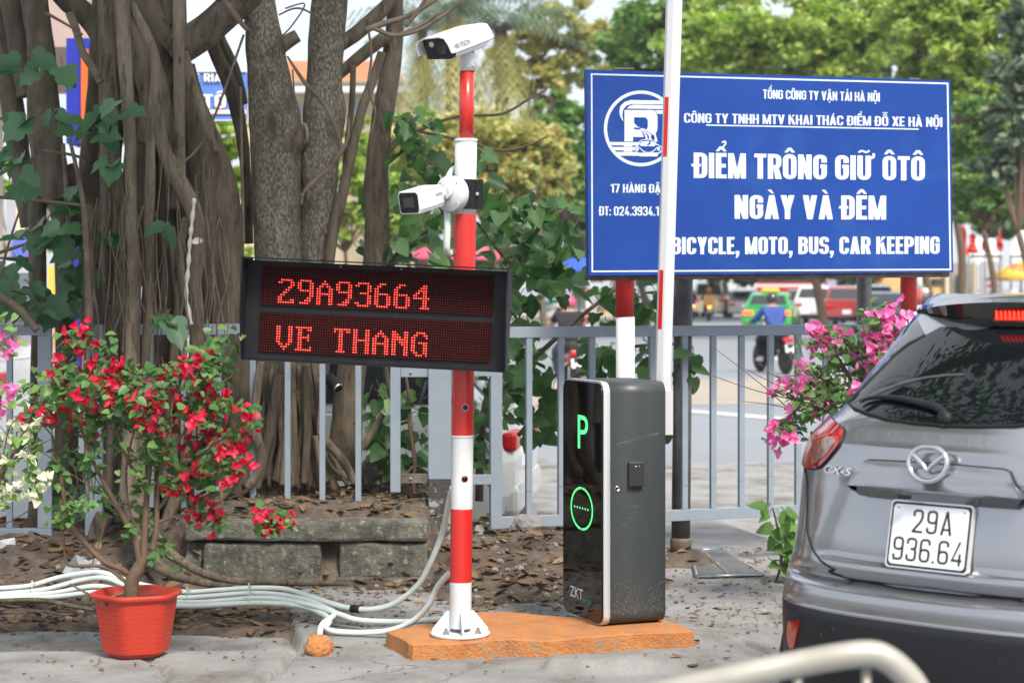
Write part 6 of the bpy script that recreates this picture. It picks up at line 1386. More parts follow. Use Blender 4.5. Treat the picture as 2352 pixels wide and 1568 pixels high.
put_caps(b, '936.64', lambda tx, ty, d: pl(-.120 + .242*tx, -.082 + .074*ty, .0155 + d), .48, .105, .10, .12)
b.build('plate_lettering', M['text_black'], fr2, flip=False)
for x in (-.116, .116):
    for z in (-.081, .083): b = MB(); b.lathe([(.004, 0), (.0035, .001), (.0001, .0014)], pl(x, z, .015), frame(cr_, Vector((0, 0, 1)), -cf_), 8); b.build('plate_screw', M['galv'], fr2)
b = MB(); b.box(L(-.075, -.028, zb2-.012), (.04, .02, .014), frame(cr_, cf_, Vector((0, 0, 1))), bev=.004); b.build('plate_lamp', M['car_black'], car)
# shut lines
gap1 = [loc2(*p) for p in z2([(128, 515), (150, 620), (153, 800), (150, 1000), (158, 1150), (200, 1290), (250, 1370), (330, 1450), (420, 1500)])]
gap2 = [loc2(*p) for p in z3([(300, 470), (420, 545), (700, 625), (950, 680), (1200, 718)])]
g2z = gap2[-1][1]
gap = gap1 + gap2[1:]; gap = [p for p in gap if p[0] < -.01] + [(0, g2z-.001)]
b = MB(); b.tube([surf(x, z, .0005) for x, z in [tuple(q) for q in catmull(gap, 4)]], .0042, 6); b.tube([surf(-x, z, .0005) for x, z in [tuple(q) for q in catmull(gap, 4)]], .0042, 6); b.build('tailgate_gap', M['car_black'], car)
# bumper reflectors
rfp = [loc2(*p) for p in z3([(52, 998), (148, 992), (126, 1120), (97, 1245), (62, 1242), (38, 1150), (42, 1050)])]
for pp in (rfp, mir(rfp)): patch('reflector', pp, .006, M['lamp_red'], grid=.02)
for sx__ in (-1, 1):
    b = MB(); c = loc2(*z3([(2040, 1330)])[0]); b.tube([surf(sx__*c[0]*1.0 + .030*math.cos(a), c[1]+.026*math.sin(a), .0008) for a in [2*math.pi*i/24 for i in range(25)]], .0009, 4, False); b.build('tow_cover', M['gloss_black'], car)
# side windows, wheels, arches
for s_ in (-1, 1):
    b = MB(); g_ = []
    for z in (1.25, 1.33, 1.42, 1.52):
        W = Wz(round(z, 2)); yl = arc_pt(1, W, z)[1]; yf = front(z)-.62
        for k in range(9): t = k/8; g_.append(L(s_*(min(.92, W+.05*math.sin(math.pi*(.08+t*.8)))+.006), yl+.18+(yf-yl-.18)*t, z))
    b.add(g_, [(i*9+j, i*9+j+1, i*9+10+j, i*9+9+j) for i in range(3) for j in range(8)], 0, True); b.build('side_window', M['car_glass'], car)
def wheel(par, c, axis, r_=.345, w_=.22, tm='car_black', rm='silver'):
    Mx = basis(axis); Mr = frame(Mx.col[0], Mx.col[2], Mx.col[1]); o = None
    b = MB(); b.lathe([(r_*.68, -w_*.5), (r_*.93, -w_*.5), (r_, -w_*.36), (r_, w_*.36), (r_*.93, w_*.5), (r_*.68, w_*.5)], c, Mr, 28); wo_ = b.build('wheel', M[tm], par)
    b = MB(); b.lathe([(r_*.70, w_*.40), (r_*.62, w_*.52), (r_*.56, w_*.40), (r_*.18, w_*.46), (.0001, w_*.47)], c, Mr, 20, caps=False); b.build('rim', M[rm], wo_)
for y in (.72, 3.42):
    for s_ in (-1, 1):
        wheel(car, L(s_*.72, y, .345), cr_*s_)
# ------------------------------------------------------------------ traffic and street beyond the fence
M['tyre'] = pbr('tyre', (.018,.018,.019), rough=.8)
M['glass_far'] = glassy('glass_far', (.02,.025,.03), .05, .6)
M['tail_red'] = pbr('tail_red', (.5,.012,.01), rough=.25); M['tail_glow'] = emit('tail_glow', (1,.06,.02), 2.5); M['amber_glow'] = emit('amber_glow', (1,.42,.06), 2.5)
ZR = -.166
SEDAN = dict(L=4.4, W=1.75, body=[(0,.40),(.02,.62),(.10,.86),(.75,.93),(1.0,.95),(3.1,.93),(4.2,.76),(4.36,.60),(4.40,.40),(4.3,.24),(.1,.24)], cab=[(.55,.93),(1.05,1.36),(1.6,1.44),(2.4,1.42),(3.25,.93)])
SUVP = dict(L=4.5, W=1.84, body=[(0,.45),(.02,.70),(.08,1.02),(.3,1.06),(3.2,1.04),(4.3,.90),(4.46,.66),(4.5,.45),(4.4,.28),(.1,.28)], cab=[(.10,1.05),(.42,1.58),(1.0,1.66),(2.3,1.62),(3.2,1.04)])
def road_car(name, label, spec, paint, loc, rz, group='cars in the traffic beyond the fence', roofbar=None, lit=None, band=None):
    t = thing(name, label, 'car', loc, group, rz); W = spec['W']/2
    def hull(prof, w0, w1, tz):                                      # profile swept across the width with rounded flanks
        b = MB(); n = len(prof); zs_ = [p[1] for p in prof]; zmx = max(zs_); zmn = min(zs_); vs = []
        cy_ = sum(p[0] for p in prof)/n
        for f, s_ in ((-1, .95), (-.93, 1.0), (.93, 1.0), (1, .95)):
            for y, z in prof:
                wd = w0 + (w1-w0)*max(0, (z-tz))/max(.01, zmx-tz) if z > tz else w0
                vs.append(Vector((f*wd, cy_+(y-cy_)*s_, zmn+(z-zmn)*(1-(1-s_)*.8))))
        b.add(vs, [(i*n+j, i*n+(j+1) % n, (i+1)*n+(j+1) % n, (i+1)*n+j) for i in range(3) for j in range(n)] + [list(range(n)), list(range(3*n, 4*n))], 0, False); return b
    b = hull(spec['body'], W, W*.96, .7); b.build('body', paint, t, False)
    hull(spec['cab'], W*.93, W*.74, spec['cab'][0][1]).build('cabin', paint, t, False)
    cp = spec['cab']; z0 = cp[0][1]; zt_ = max(p[1] for p in cp); 
    def ww(z): return W*.93 + (W*.74-W*.93)*(z-z0)/(zt_-z0)
    (ya, za), (yb, zb2_) = cp[0], cp[1]
    def on(y0_, z0_, y1_, z1_, t_): return (y0_+(y1_-y0_)*t_, z0_+(z1_-z0_)*t_)
    b = MB(); p0, p1 = on(ya, za, yb, zb2_, .14), on(ya, za, yb, zb2_, .90)
    for (p0, p1, sg) in ((p0, p1, -1), (on(*cp[-1], *cp[-2], .12), on(*cp[-1], *cp[-2], .92), 1)):
        q = [Vector((-ww(p0[1])*.86, p0[0]+sg*.012, p0[1]+.01)), Vector((ww(p0[1])*.86, p0[0]+sg*.012, p0[1]+.01)), Vector((ww(p1[1])*.84, p1[0]+sg*.012, p1[1]+.01)), Vector((-ww(p1[1])*.84, p1[0]+sg*.012, p1[1]+.01))]
        bb = MB(); bb.add(q + [v - Vector((0, sg*.02, 0)) for v in q], [(0,1,2,3), (4,5,6,7), (0,1,5,4), (1,2,6,5), (2,3,7,6), (3,0,4,7)]); bb.build('windscreen' if sg > 0 else 'rear_window', M['glass_far'], t, False)
    for s_ in (-1, 1):
        zb3, zt3 = z0+.05, zt_-.10; a = on(*cp[0], *cp[1], .3); c = on(*cp[-1], *cp[-2], .25)
        q = [Vector((s_*(ww(zb3)+.012), a[0]+.12, zb3)), Vector((s_*(ww(zb3)+.012), c[0]-.1, zb3)), Vector((s_*(ww(zt3)+.012), cp[-2][0]+.05, zt3)), Vector((s_*(ww(zt3)+.012), cp[1][0]+.12, zt3))]
        bb = MB(); bb.add(q + [v - Vector((s_*.02, 0, 0)) for v in q], [(0,1,2,3), (4,5,6,7), (0,1,5,4), (1,2,6,5), (2,3,7,6), (3,0,4,7)]); bb.build('side_window', M['glass_far'], t, False)
    zl = spec['body'][2][1]-.16
    for s_ in (-1, 1):
        bb = MB(); bb.box((s_*W*.76, .035, zl), (W*.42, .10, .13), bev=.03); bb.build('tail_light', M['tail_glow'] if lit else M['tail_red'], t, False)
        bb = MB(); bb.box((s_*W*.76, spec['L']-.08, .68), (W*.4, .14, .13), bev=.03); bb.build('headlight', M['silver'], t, False)
    bb = MB(); bb.box((0, -.004, .62), (.34, .02, .17)); bb.build('number_plate', M['plate_white'], t, False)
    bb = MB(); bb.box((0, .03, .36), (W*1.9, .12, .20), bev=.04); bb.build('bumper', M['car_black'] if spec is SUVP else paint, t, False)
    for y in (.78, spec['L']-.85):
        for s_ in (-1, 1): wheel2(t, Vector((s_*(W-.10), y, .32)), Vector((s_, 0, 0)), .32, .20)
    if roofbar:
        bb = MB(); bb.box((0, 1.5, zt_+.07), (.62, .22, .15), bev=.03); bb.build('taxi_sign', roofbar, t, False)
    if band:
        for s_ in (-1, 1):
            bb = MB(); bb.box((s_*(W+.006), 1.6, .72), (.012, 1.1, .34)); bb.build('door_sticker', band, t, False)
    return t
def wheel2(par, c, axis, r_, w_):
    Mx = basis(axis); Mr = frame(Mx.col[0], Mx.col[2], Mx.col[1])
    b = MB(); b.lathe([(r_*.66, -w_*.5), (r_*.93, -w_*.5), (r_, -w_*.3), (r_, w_*.3), (r_*.93, w_*.5), (r_*.66, w_*.5)], c, Mr, 20); wo_ = b.build('wheel', M['tyre'], par, False)
    b = MB(); b.lathe([(r_*.68, w_*.42), (r_*.2, w_*.46), (.0001, w_*.47)], c, Mr, 14, caps=False); b.build('rim', M['silver'], wo_, False)
def gr(u, v, z=ZR): p = G(u, v, z); return Vector((p.x, p.y, z))
paint = lambda n, c: pbr(n, c, rough=.25, coat=.8)
road_car('green_taxi', 'green taxi with yellow roof sign in front of the blue jacketed rider', SEDAN, paint('taxi_green', (.02,.33,.07)), gr(1760, 764), R(-13), None, pbr('taxi_yellow', (.7,.55,.08), rough=.4), True, pbr('sticker', (.35,.5,.25), rough=.4))
road_car('white_suv', 'white SUV queued just right of the green taxi', SUVP, paint('suv_white', (.72,.72,.70)), gr(1870, 746), R(-16))
road_car('red_suv', 'dark red SUV queued behind the pink flowers left of the rear sign post', SUVP, paint('suv_red', (.30,.02,.022)), gr(1945, 752), R(-8))
road_car('dark_car', 'dark blue car half hidden behind the right sign pole', SEDAN, paint('dark_blue', (.02,.025,.05)), gr(2035, 756), R(-6))
road_car('silver_car', 'bluish silver car right of the right sign pole above the grey SUV roof', SEDAN, paint('silver_blue', (.22,.27,.34)), gr(2190, 772), R(-70))
road_car('beige_jeep', 'beige jeep behind two motorbikes, left in the traffic', dict(L=3.9, W=1.7, body=[(0,.5),(.02,1.0),(.3,1.05),(2.6,1.05),(3.8,.98),(3.9,.5),(3.8,.35),(.1,.35)], cab=[(.05,1.04),(.12,1.75),(.6,1.8),(2.2,1.78),(2.6,1.04)]), paint('jeep_beige', (.50,.46,.37)), gr(1628, 729), R(-14))
road_car('grey_car', 'small grey car far back between the jeep and the green taxi', SEDAN, paint('grey_far', (.25,.26,.28)), gr(1712, 731), R(-5))
road_car('black_car', 'black car far back between the taxi roof and the white SUV', SEDAN, paint('black_far', (.012,.012,.015)), gr(1835, 729), R(-12))
road_car('maroon_car', 'maroon car far back to the left of the red SUV', SEDAN, paint('maroon_far', (.14,.02,.02)), gr(1912, 731), R(-6))
road_car('navy_car', 'navy car far back at the left end of the traffic beside the jeep', SEDAN, paint('navy_far', (.02,.025,.06)), gr(1592, 727), R(-8))
road_car('graphite_car', 'graphite car far back right of the rear sign post', SUVP, paint('graphite_far', (.03,.03,.034)), gr(2010, 738), R(-10))
# the white hatchback parked just behind the fence and the van at the left edge
hp = Vector((P(1225, 1200, 12.6).x, 12.6, 0))
wc = road_car('white_hatchback', 'white hatchback parked close behind the fence, its red tail lamp beside the striped pole', dict(L=3.75, W=1.68, body=[(0,.40),(.0,.62),(.06,.90),(.5,.94),(2.7,.92),(3.6,.78),(3.74,.55),(3.75,.40),(3.65,.22),(.08,.22)], cab=[(.12,.93),(.55,1.36),(1.0,1.45),(1.9,1.43),(2.75,.92)]), paint('hatch_white', (.66,.69,.69)), Vector((.10, 13.1, -.16)), R(84), None)
van = road_car('white_van', 'white van glimpsed through the fence at the left photo edge', dict(L=4.6, W=1.8, body=[(0,.4),(.0,.9),(.05,1.1),(4.2,1.1),(4.55,.8),(4.6,.4),(4.5,.25),(.1,.25)], cab=[(.04,1.09),(.12,1.85),(.6,1.92),(3.2,1.9),(4.2,1.09)]), paint('van_white', (.7,.71,.72)), Vector((P(60, 900, 15.5).x, 15.6, -.10)), R(86), None)
tr_ = thing('box_truck', 'truck with white box body waiting beyond the beige jeep', 'truck', gr(1696, 722), None, R(-4))
b = MB(); b.box((0, 3, 2.0), (2.1, 4, 1.7), bev=.03); b.build('cargo_box', pbr('box_white', (.52,.54,.53), rough=.5), tr_, False)
b = MB(); b.box((0, -.0+1.0, 2.0), (.04, .02, 1.6)); b.build('door_seam', M['tyre'], tr_, False)
b = MB(); b.box((0, 3.2, .85), (2.0, 4.8, .4), bev=.04); b.box((0, 6.2, 1.5), (2.0, 1.8, 1.7), bev=.1); b.build('chassis', M['black_metal'], tr_, False)
for y in (2, 5.8):
    for s_ in (-1, 1): wheel2(tr_, Vector((s_*.9, y, .42)), Vector((s_, 0, 0)), .42, .28)
b = MB(); b.box((.8, 1.0, .95), (.3, .06, .14)); b.build('tail_light', M['tail_glow'], tr_, False)
bs = thing('red_bus', 'long red bus with a dark window band and white stripe across the street', 'bus', gr(1826, 719), None, R(82))
b = MB(); b.box((0, 0, 1.75), (2.4, 10, 2.7), bev=.12); b.build('body', paint('bus_red', (.42,.02,.02)), bs, False)
b = MB(); b.box((0, 0, 2.25), (2.43, 9.3, .85), bev=.02); b.build('window_band', M['glass_far'], bs, False)
b = MB(); b.box((0, 0, 1.62), (2.43, 9.9, .16)); b.build('stripe', pbr('bus_stripe', (.66,.63,.6), rough=.5), bs, False)
for y in (-3.2, 3.2):
    for s_ in (-1, 1): wheel2(bs, Vector((s_*1.05, y, .48)), Vector((s_, 0, 0)), .48, .3)

# motorbikes and riders
def person(name, label, loc, rz, pose, jacket, trousers, skin, hair, helmet=None, group=None, shoe=None):
    t = thing(name, label, 'person', loc, group, rz)
    def skinned(nm, verts, edges, rad, mat, parent=t, vox=.022):
        me = bpy.data.meshes.new(nm); me.from_pydata(verts, edges, []); o = mesh_obj(nm, me, parent, False)
        mo = o.modifiers.new('skin', 'SKIN'); mo.use_smooth_shade = True
        for i, sv in enumerate(me.skin_vertices[0].data):
            sv.radius = (rad[i], rad[i]) if not isinstance(rad[i], tuple) else rad[i]; sv.use_root = (i == 0)
        su = o.modifiers.new('sub', 'SUBSURF'); su.levels = 1; su.render_levels = 2; me.materials.append(mat); return o
    # one continuous body: pelvis root, spine, head, arms with hands, legs with feet
    p = pose
    V = [p['pelvis'], p['waist'], p['chest'], p['neck'], p['head'], p['top']]; E = [(0,1),(1,2),(2,3),(3,4),(4,5)]; Rr = [(.15,.12), (.135,.11), (.165,.12), .055, .085, .07]
    for s_ in ('l', 'r'):
        k = len(V); V += [p['sh_'+s_], p['el_'+s_], p['wr_'+s_], p['ha_'+s_]]; E += [(2, k), (k, k+1), (k+1, k+2), (k+2, k+3)]; Rr += [.065, .047, .034, .035]
        k = len(V); V += [p['hip_'+s_], p['kn_'+s_], p['an_'+s_], p['to_'+s_]]; E += [(0, k), (k, k+1), (k+1, k+2), (k+2, k+3)]; Rr += [.085, .065, .042, .03]
    skinned('body', V, E, Rr, skin)
    V = [p['waist'] , p['chest'], (p['neck'][0], p['neck'][1], p['neck'][2]-.03), (p['pelvis'][0], p['pelvis'][1], p['pelvis'][2]+.02)]; E = [(0, 3), (0, 1), (1, 2)]; Rr = [(.165,.135), (.19,.14), .075, (.18,.15)]
    for s_ in ('l', 'r'):
        k = len(V); V += [p['sh_'+s_], p['el_'+s_], p['wr_'+s_] if jacket[1] else tuple(.5*a+.5*c for a, c in zip(p['sh_'+s_], p['el_'+s_]))]; E += [(1, k), (k, k+1), (k+1, k+2)] if jacket[1] else [(1, k), (k, k+2)]; Rr += [.085, .068, .05] if jacket[1] else [.085, .06, .075]
        if not jacket[1]: E += [(k+2, k+1)]; V[k+1] = tuple(.25*a+.75*c for a, c in zip(V[k], V[k+2])); E = [e for e in E if e not in ((k, k+2), (k+2, k+1))] + [(k, k+1), (k+1, k+2)]
    skinned('jacket' if jacket[1] else 'shirt', V, E, Rr, jacket[0])
    V = [p['pelvis']]; E = []; Rr = [(.165,.135)]
    for s_ in ('l', 'r'):
        k = len(V); V += [p['hip_'+s_], p['kn_'+s_], p['an_'+s_]]; E += [(0, k), (k, k+1), (k+1, k+2)]; Rr += [.10, .078, .058]
    skinned('trousers', V, E, Rr, trousers)
    for s_ in ('l', 'r'):
        b = MB(); a, c = Vector(p['an_'+s_]), Vector(p['to_'+s_]); b.tube([a + Vector((0, -.04, -.03)), a*.5+c*.5 + Vector((0, 0, -.02)), c + Vector((0, .04, -.015))], [.045, .045, .03], 10); b.build('shoe', shoe or M['tyre'], t, False)
    h = Vector(p['head']); d = (Vector(p['top'])-Vector(p['neck'])).normalized()
    f = Vector((0, 1, 0))
    b = MB(); b.lathe([(.0001, .135), (.07, .115), (.115, .06), (.125, .0), (.120, -.045), (.10, -.06)], h + Vector((0, .0, .03)), None, 20, caps=False)
    b.build('helmet' if helmet else 'hair', helmet or hair, t, False)
    if helmet:
        b = MB(); b.box(h + Vector((0, .115, .03)), (.16, .07, .03), bev=.012); b.build('visor', M['tyre'], t, False)
    b = MB(); b.lathe([(.0001, .022), (.012, .012), (.014, .0), (.008, -.012)], h + Vector((0, .095, -.02)), None, 8); b.build('nose', skin, t, False)
    for s_ in (-1, 1):
        b = MB(); b.lathe([(.0001, .01), (.01, .0), (.0001, -.01)], h + Vector((s_*.032, .088, .01)), None, 8, caps=False); b.build('eye', M['text_black'], t, False)
        b = MB(); b.lathe([(.0001, .03), (.016, .01), (.014, -.02), (.0001, -.03)], h + Vector((s_*.09, 0, -.01)), None, 8, caps=False); b.build('ear', skin, t, False)
    b = MB(); b.box(h + Vector((0, .088, -.055)), (.045, .008, .008), bev=.003); b.build('mouth', pbr('lips', (.3,.09,.07), rough=.5) if 'lips' not in bpy.data.materials else bpy.data.materials['lips'], t, False)
    for s_ in ('l', 'r'):                                             # five bent fingers closed on the grip
        wv, hv = Vector(p['wr_'+s_]), Vector(p['ha_'+s_]); d = (hv-wv).normalized(); sd2 = d.cross(Vector((0, 0, 1))).normalized()
        for k, ln_ in enumerate((.062, .072, .066, .05)):
            a = hv + sd2*(.024*(k-1.5)) + d*.02; b = MB(); b.tube([a, a + d*ln_*.55, a + d*ln_*.8 + Vector((0, 0, -ln_*.4)), a + d*ln_*.4 + Vector((0, 0, -ln_*.75))], [.010, .0095, .009, .007], 7); b.build('finger', skin, t, False)
        sg = 1 if s_ == 'l' else -1; a = hv + sd2*.03*sg; b = MB(); b.tube([a - d*.02, a + d*.02 + sd2*.018*sg + Vector((0, 0, -.015)), a + d*.045 + Vector((0, 0, -.035))], [.012, .0105, .008], 7); b.build('thumb', skin, t, False)
    return t
def sit(lean=.06, hh=.0):
    q = dict(pelvis=(0, -.02, .80+hh), waist=(0, .02, .98+hh), chest=(0, .05+lean, 1.18+hh), neck=(0, .07+lean, 1.32+hh), head=(0, .09+lean, 1.42+hh), top=(0, .09+lean, 1.49+hh))
    for s_, g in (('l', -1), ('r', 1)):
        q['sh_'+s_] = (g*.19, .05+lean, 1.25+hh); q['el_'+s_] = (g*.29, .20+lean, 1.04+hh); q['wr_'+s_] = (g*.30, .44, 1.00); q['ha_'+s_] = (g*.30, .51, .99)
        q['hip_'+s_] = (g*.10, .02, .78+hh); q['kn_'+s_] = (g*.17, .38, .66); q['an_'+s_] = (g*.16, .30, .30); q['to_'+s_] = (g*.16, .44, .26)
    return q
def bike(name, label, loc, rz, col, group=None, box=None, light='tail_red'):
    t = thing(name, label, 'motorbike', loc, group, rz)
    for y in (-.55, .68): wheel2(t, Vector((0, y, .29)), Vector((1, 0, 0)), .29, .10)
    b = MB(); b.tube([(0, -.55, .42), (0, -.3, .60), (0, .1, .52), (0, .35, .55), (0, .52, .85)], [.07, .11, .12, .10, .07], 12); b.build('frame', col, t, False)
    b = MB(); b.tube([(0, -.55, .72), (0, -.3, .74), (0, .0, .72), (0, .2, .68)], [.07, .11, .12, .08], 12); b.build('seat', M['tyre'], t, False)
    b = MB(); b.tube([(0, .68, .29), (0, .60, .6), (0, .50, .98)], .035, 8); b.build('fork', M['silver'], t, False)
    b = MB(); b.tube([(-.34, .46, .99), (-.15, .50, 1.01), (.15, .50, 1.01), (.34, .46, .99)], .016, 8); b.build('handlebar', M['tyre'], t, False)
    b = MB(); b.box((0, .58, .9), (.2, .12, .2), bev=.05); b.build('headlight', M['silver'], t, False)
    b = MB(); b.box((0, -.66, .66), (.2, .06, .09), bev=.02); b.build('tail_light', M[light], t, False)
    b = MB(); b.box((0, -.76, .50), (.19, .015, .15), Matrix.Rotation(R(-18), 3, 'X')); b.build('number_plate', M['plate_white'], t, False)
    b = MB(); b.tube([(.16, .1, .30), (.17, -.35, .30), (.18, -.78, .40)], [.03, .04, .055], 10); b.build('exhaust', M['grey_steel'], t, False)
    b = MB(); b.box((0, -.72, .52), (.12, .2, .04), Matrix.Rotation(R(-30), 3, 'X'), bev=.01); b.build('mudguard', M['tyre'], t, False)
    if box:
        b = MB(); b.box((0, -.46, .98), (.52, .45, .46), bev=.03); b.build('delivery_box', box, t, False)
    return t
SK = pbr('skin', (.42,.24,.17), rough=.55); HAIR = pbr('hair', (.015,.012,.01), rough=.5)
cloth = lambda n, c: pbr(n, c, tuple(.75*x for x in c), 14, rough=.85)
gB = None
l1 = gr(1778, 856); bike('motorbike', 'black motorbike with white number plate ridden by the blue jacketed rider', l1, R(16), M['black_metal'])
person('person', 'rider in a blue hooded jacket and dark helmet seated on a black motorbike', l1, R(16), sit(.02), (cloth('blue_jacket', (.035,.075,.30)), True), cloth('black_trousers', (.012,.012,.014)), SK, HAIR, glassy('helmet_black', (.02,.02,.022), .15, .5), None, pbr('white_shoe', (.6,.6,.6), rough=.6))
l2 = Vector((P(1308, 700, 31).x, 31, ZR)); bike('motorbike', 'grey and red motorbike ridden by the man in the black shirt', l2, R(8), paint('bike_red', (.25,.02,.03)))
person('person', 'rider in a black short sleeved shirt and pink cap above the fence rail', l2, R(8), sit(.05), (cloth('black_shirt', (.012,.012,.017)), False), cloth('grey_shorts', (.08,.09,.12)), SK, HAIR, pbr('cap_pink', (.45,.07,.15), rough=.5))
l3 = gr(1270, 724); bike('motorbike', 'white and red scooter parked by the far pavement', l3, R(55), paint('scooter_white', (.6,.6,.58)))
person('person', 'person in cyan clothes sitting on a scooter by the far pavement', l3, R(55), sit(.1), (cloth('cyan_shirt', (.05,.40,.50)), True), cloth('teal_trousers', (.02,.22,.26)), SK, HAIR, None)
l4 = gr(1586, 734); bike('motorbike', 'motorbike with glowing rear lamp behind the left rider in the traffic', l4, R(4), M['black_metal'], None, None, 'amber_glow')
person('person', 'rider in dark clothes with a red helmet in front of the beige jeep', l4, R(4), sit(.03), (cloth('dark_jacket', (.02,.018,.02)), True), cloth('dark_trousers', (.015,.015,.017)), SK, HAIR, pbr('helmet_red', (.5,.06,.03), rough=.3))
l5 = gr(1628, 737); bike('motorbike', 'delivery motorbike with a big orange box in the traffic', l5, R(-3), M['black_metal'], None, pbr('box_orange', (.62,.36,.10), rough=.5), 'amber_glow')
person('person', 'delivery rider in dark clothes hidden behind an orange box', l5, R(-3), sit(.12), (cloth('brown_jacket', (.06,.04,.03)), True), cloth('dark_trousers2', (.02,.02,.025)), SK, HAIR, pbr('helmet_orange', (.5,.16,.06), rough=.3))
l6 = gr(2130, 760); bike('motorbike', 'yellow motorbike at the right sign pole', l6, R(20), paint('bike_yellow', (.6,.45,.05)))
person('person', 'rider with a white helmet just right of the right sign pole', l6, R(20), sit(.05), (cloth('navy_shirt', (.03,.04,.09)), True), cloth('navy_trousers', (.02,.02,.03)), SK, HAIR, pbr('helmet_white', (.75,.76,.72), rough=.25))
l7 = gr(2333, 790); bike('motorbike', 'dark motorbike hidden behind the grey SUV roof', l7, R(10), M['black_metal'])
person('person', 'rider with a blue and white helmet above the grey SUV roof', l7, R(10), sit(.05, .02), (cloth('green_shirt', (.03,.06,.05)), True), cloth('trousers3', (.02,.02,.03)), SK, HAIR, pbr('helmet_blue', (.25,.35,.6), (.7,.72,.75), 9, .45, .5, .25))

# street furniture and buildings far behind
def solid(name, label, cat, items, loc=(0, 0, 0), group=None):
    t = thing(name, label, cat, loc, group)
    for nm, boxes, mat in items:
        b = MB()
        for c, s_ in boxes: b.box(c, s_)
        b.build(nm, mat, t)
    return t
def bx(u0, u1, v0, v1, Y, dep=1.0):
    a, c = P(u0, v0, Y), P(u1, v1, Y); return ((a.x+c.x)/2, Y+dep/2, (a.z+c.z)/2), (abs(c.x-a.x), dep, abs(a.z-c.z))
ygrey, cream, yell = wall('wall_grey', (.30,.29,.25)), wall('wall_cream', (.62,.50,.33)), wall('wall_yellow', (.55,.40,.16))
solid('yellow_building', 'yellow rendered building with pale pilasters behind the right sign pole', 'building', [('wall', [bx(1990, 2185, 560, 704, 118, 6)], yell), ('pilaster', [bx(2120, 2133, 570, 704, 117.6, .4)], wall('pil', (.6,.52,.38))), ('pilaster', [bx(2172, 2180, 570, 704, 117.6, .4)], wall('pil2', (.6,.52,.38))), ('window', [bx(2140, 2165, 640, 655, 117.9, .1)], M['glass_far']), ('door', [bx(2112, 2119, 640, 704, 117.9, .1)], wall('door_green', (.06,.09,.06)))], P(2090, 702, 118))
solid('grey_wall', 'drab grey wall with a green drainpipe right of the yellow building', 'wall', [('wall', [bx(2186, 2246, 604, 706, 112, .6)], ygrey), ('drainpipe', [bx(2199, 2207, 630, 706, 111.7, .3)], wall('pipe_green', (.05,.10,.06)))], P(2215, 706, 112))
solid('notice_banner', 'tall pale grey banner board with red lines of print beyond the SUV roof', 'banner', [('board', [bx(2254, 2300, 600, 740, 62, .15)], wall('banner_grey', (.42,.42,.46))), ('print', [bx(2268, 2292, 652, 660, 61.98, .01), bx(2270, 2290, 668, 672, 61.98, .01)], wall('print_red', (.35,.10,.12))), ('post', [bx(2236, 2243, 600, 740, 62, .12)], wall('post_cream', (.5,.42,.3)))], P(2275, 740, 62))
for i, (u0, u1, v0, v1, lb) in enumerate(((2226, 2300, 548, 606, 'white street awning behind the red flags, left of two'), (2322, 2420, 520, 606, 'white street awning at the right photo edge, right of two'))):
    t = thing('awning', lb, 'awning', P((u0+u1)/2, 700, 72), 'white street awnings'); b = MB(); Y = 72
    A_, B2, C2, D2 = P(u0, v1-20, Y), P(u1, v1-20, Y), P(u1-15, v0, Y+3), P(u0+15, v0, Y+3); vs = [A_, B2, C2, D2]
    b.add(vs + [v - Vector((0, 0, .08)) for v in vs] + [P(u0, v1, Y), P(u1, v1, Y), P(u0, v1, Y+.05), P(u1, v1, Y+.05)], [(0,1,2,3), (4,5,6,7), (0,1,5,4), (1,2,6,5), (2,3,7,6), (3,0,4,7), (0,1,9,8), (4,5,11,10)]); b.build('canopy', wall('awning_white%d' % i, (.72,.73,.78)), t)
    for u in (u0, u1): b = MB(); q = P(u, 700, Y+.02); b.tube([Vector((q.x, q.y, ZR)), P(u, v1-20, Y+.02)], .04, 6); b.build('pole', M['grey_steel'], t)
flm = pbr('flag_red', (.62,.04,.03), (.5,.03,.03), 3, rough=.7)
for i, (u, v0, v1, w_, lb) in enumerate([(2212, 520, 586, 12, 'red flag hanging nearest the blue sign edge'), (2234, 538, 582, 13, 'broad red flag, second from the blue sign edge'), (2262, 512, 576, 6, 'narrow red flag, third from the blue sign edge'), (2296, 530, 576, 8, 'red flag hanging beside the dark street tree trunk')]):
    b = MB(); Y = 58; nn = 8; vs = []
    for k in range(nn+1):
        v = v0 + (v1-v0)*k/nn; ox = .10*math.sin(k*.9+i); vs += [P(u-w_*(.35+.65*k/nn), v, Y) + Vector((0, ox, 0)), P(u+w_*(.35+.65*k/nn), v, Y) + Vector((0, -ox, 0))]
    b.add(vs + [Vector(v) + Vector((0, .02, 0)) for v in vs], [(2*k, 2*k+1, 2*k+3, 2*k+2) for k in range(nn)] + [(2*nn+2+2*k, 2*nn+2+2*k+1, 2*nn+2+2*k+3, 2*nn+2+2*k+2) for k in range(nn)])
    t = thing('flag', lb, 'flag', P(u, 720, Y), 'red flags in the street'); b.build('cloth', flm, t); b = MB(); q = P(u, 720, Y+.05); b.tube([Vector((q.x, q.y, ZR)), P(u, v0-8, Y+.05)], .02, 6); b.build('pole', M['grey_steel'], t)
t = thing('street_umbrella', 'orange and yellow street umbrella behind the dark tree trunk at the right edge', 'umbrella', P(2340, 720, 60)); b = MB(); c = P(2345, 625, 60)
b.lathe([(.0001, .35), (.6, .12), (1.15, -.25), (1.1, -.27), (.0001, .3)], c, None, 10, caps=False); b.build('canopy', pbr('umbrella', (.65,.14,.05), (.6,.42,.06), 2, .48, .52, .7), t)
b = MB(); b.tube([Vector((c.x, c.y, ZR)), c + Vector((0, 0, .3))], .03, 6); b.build('pole', M['grey_steel'], t)
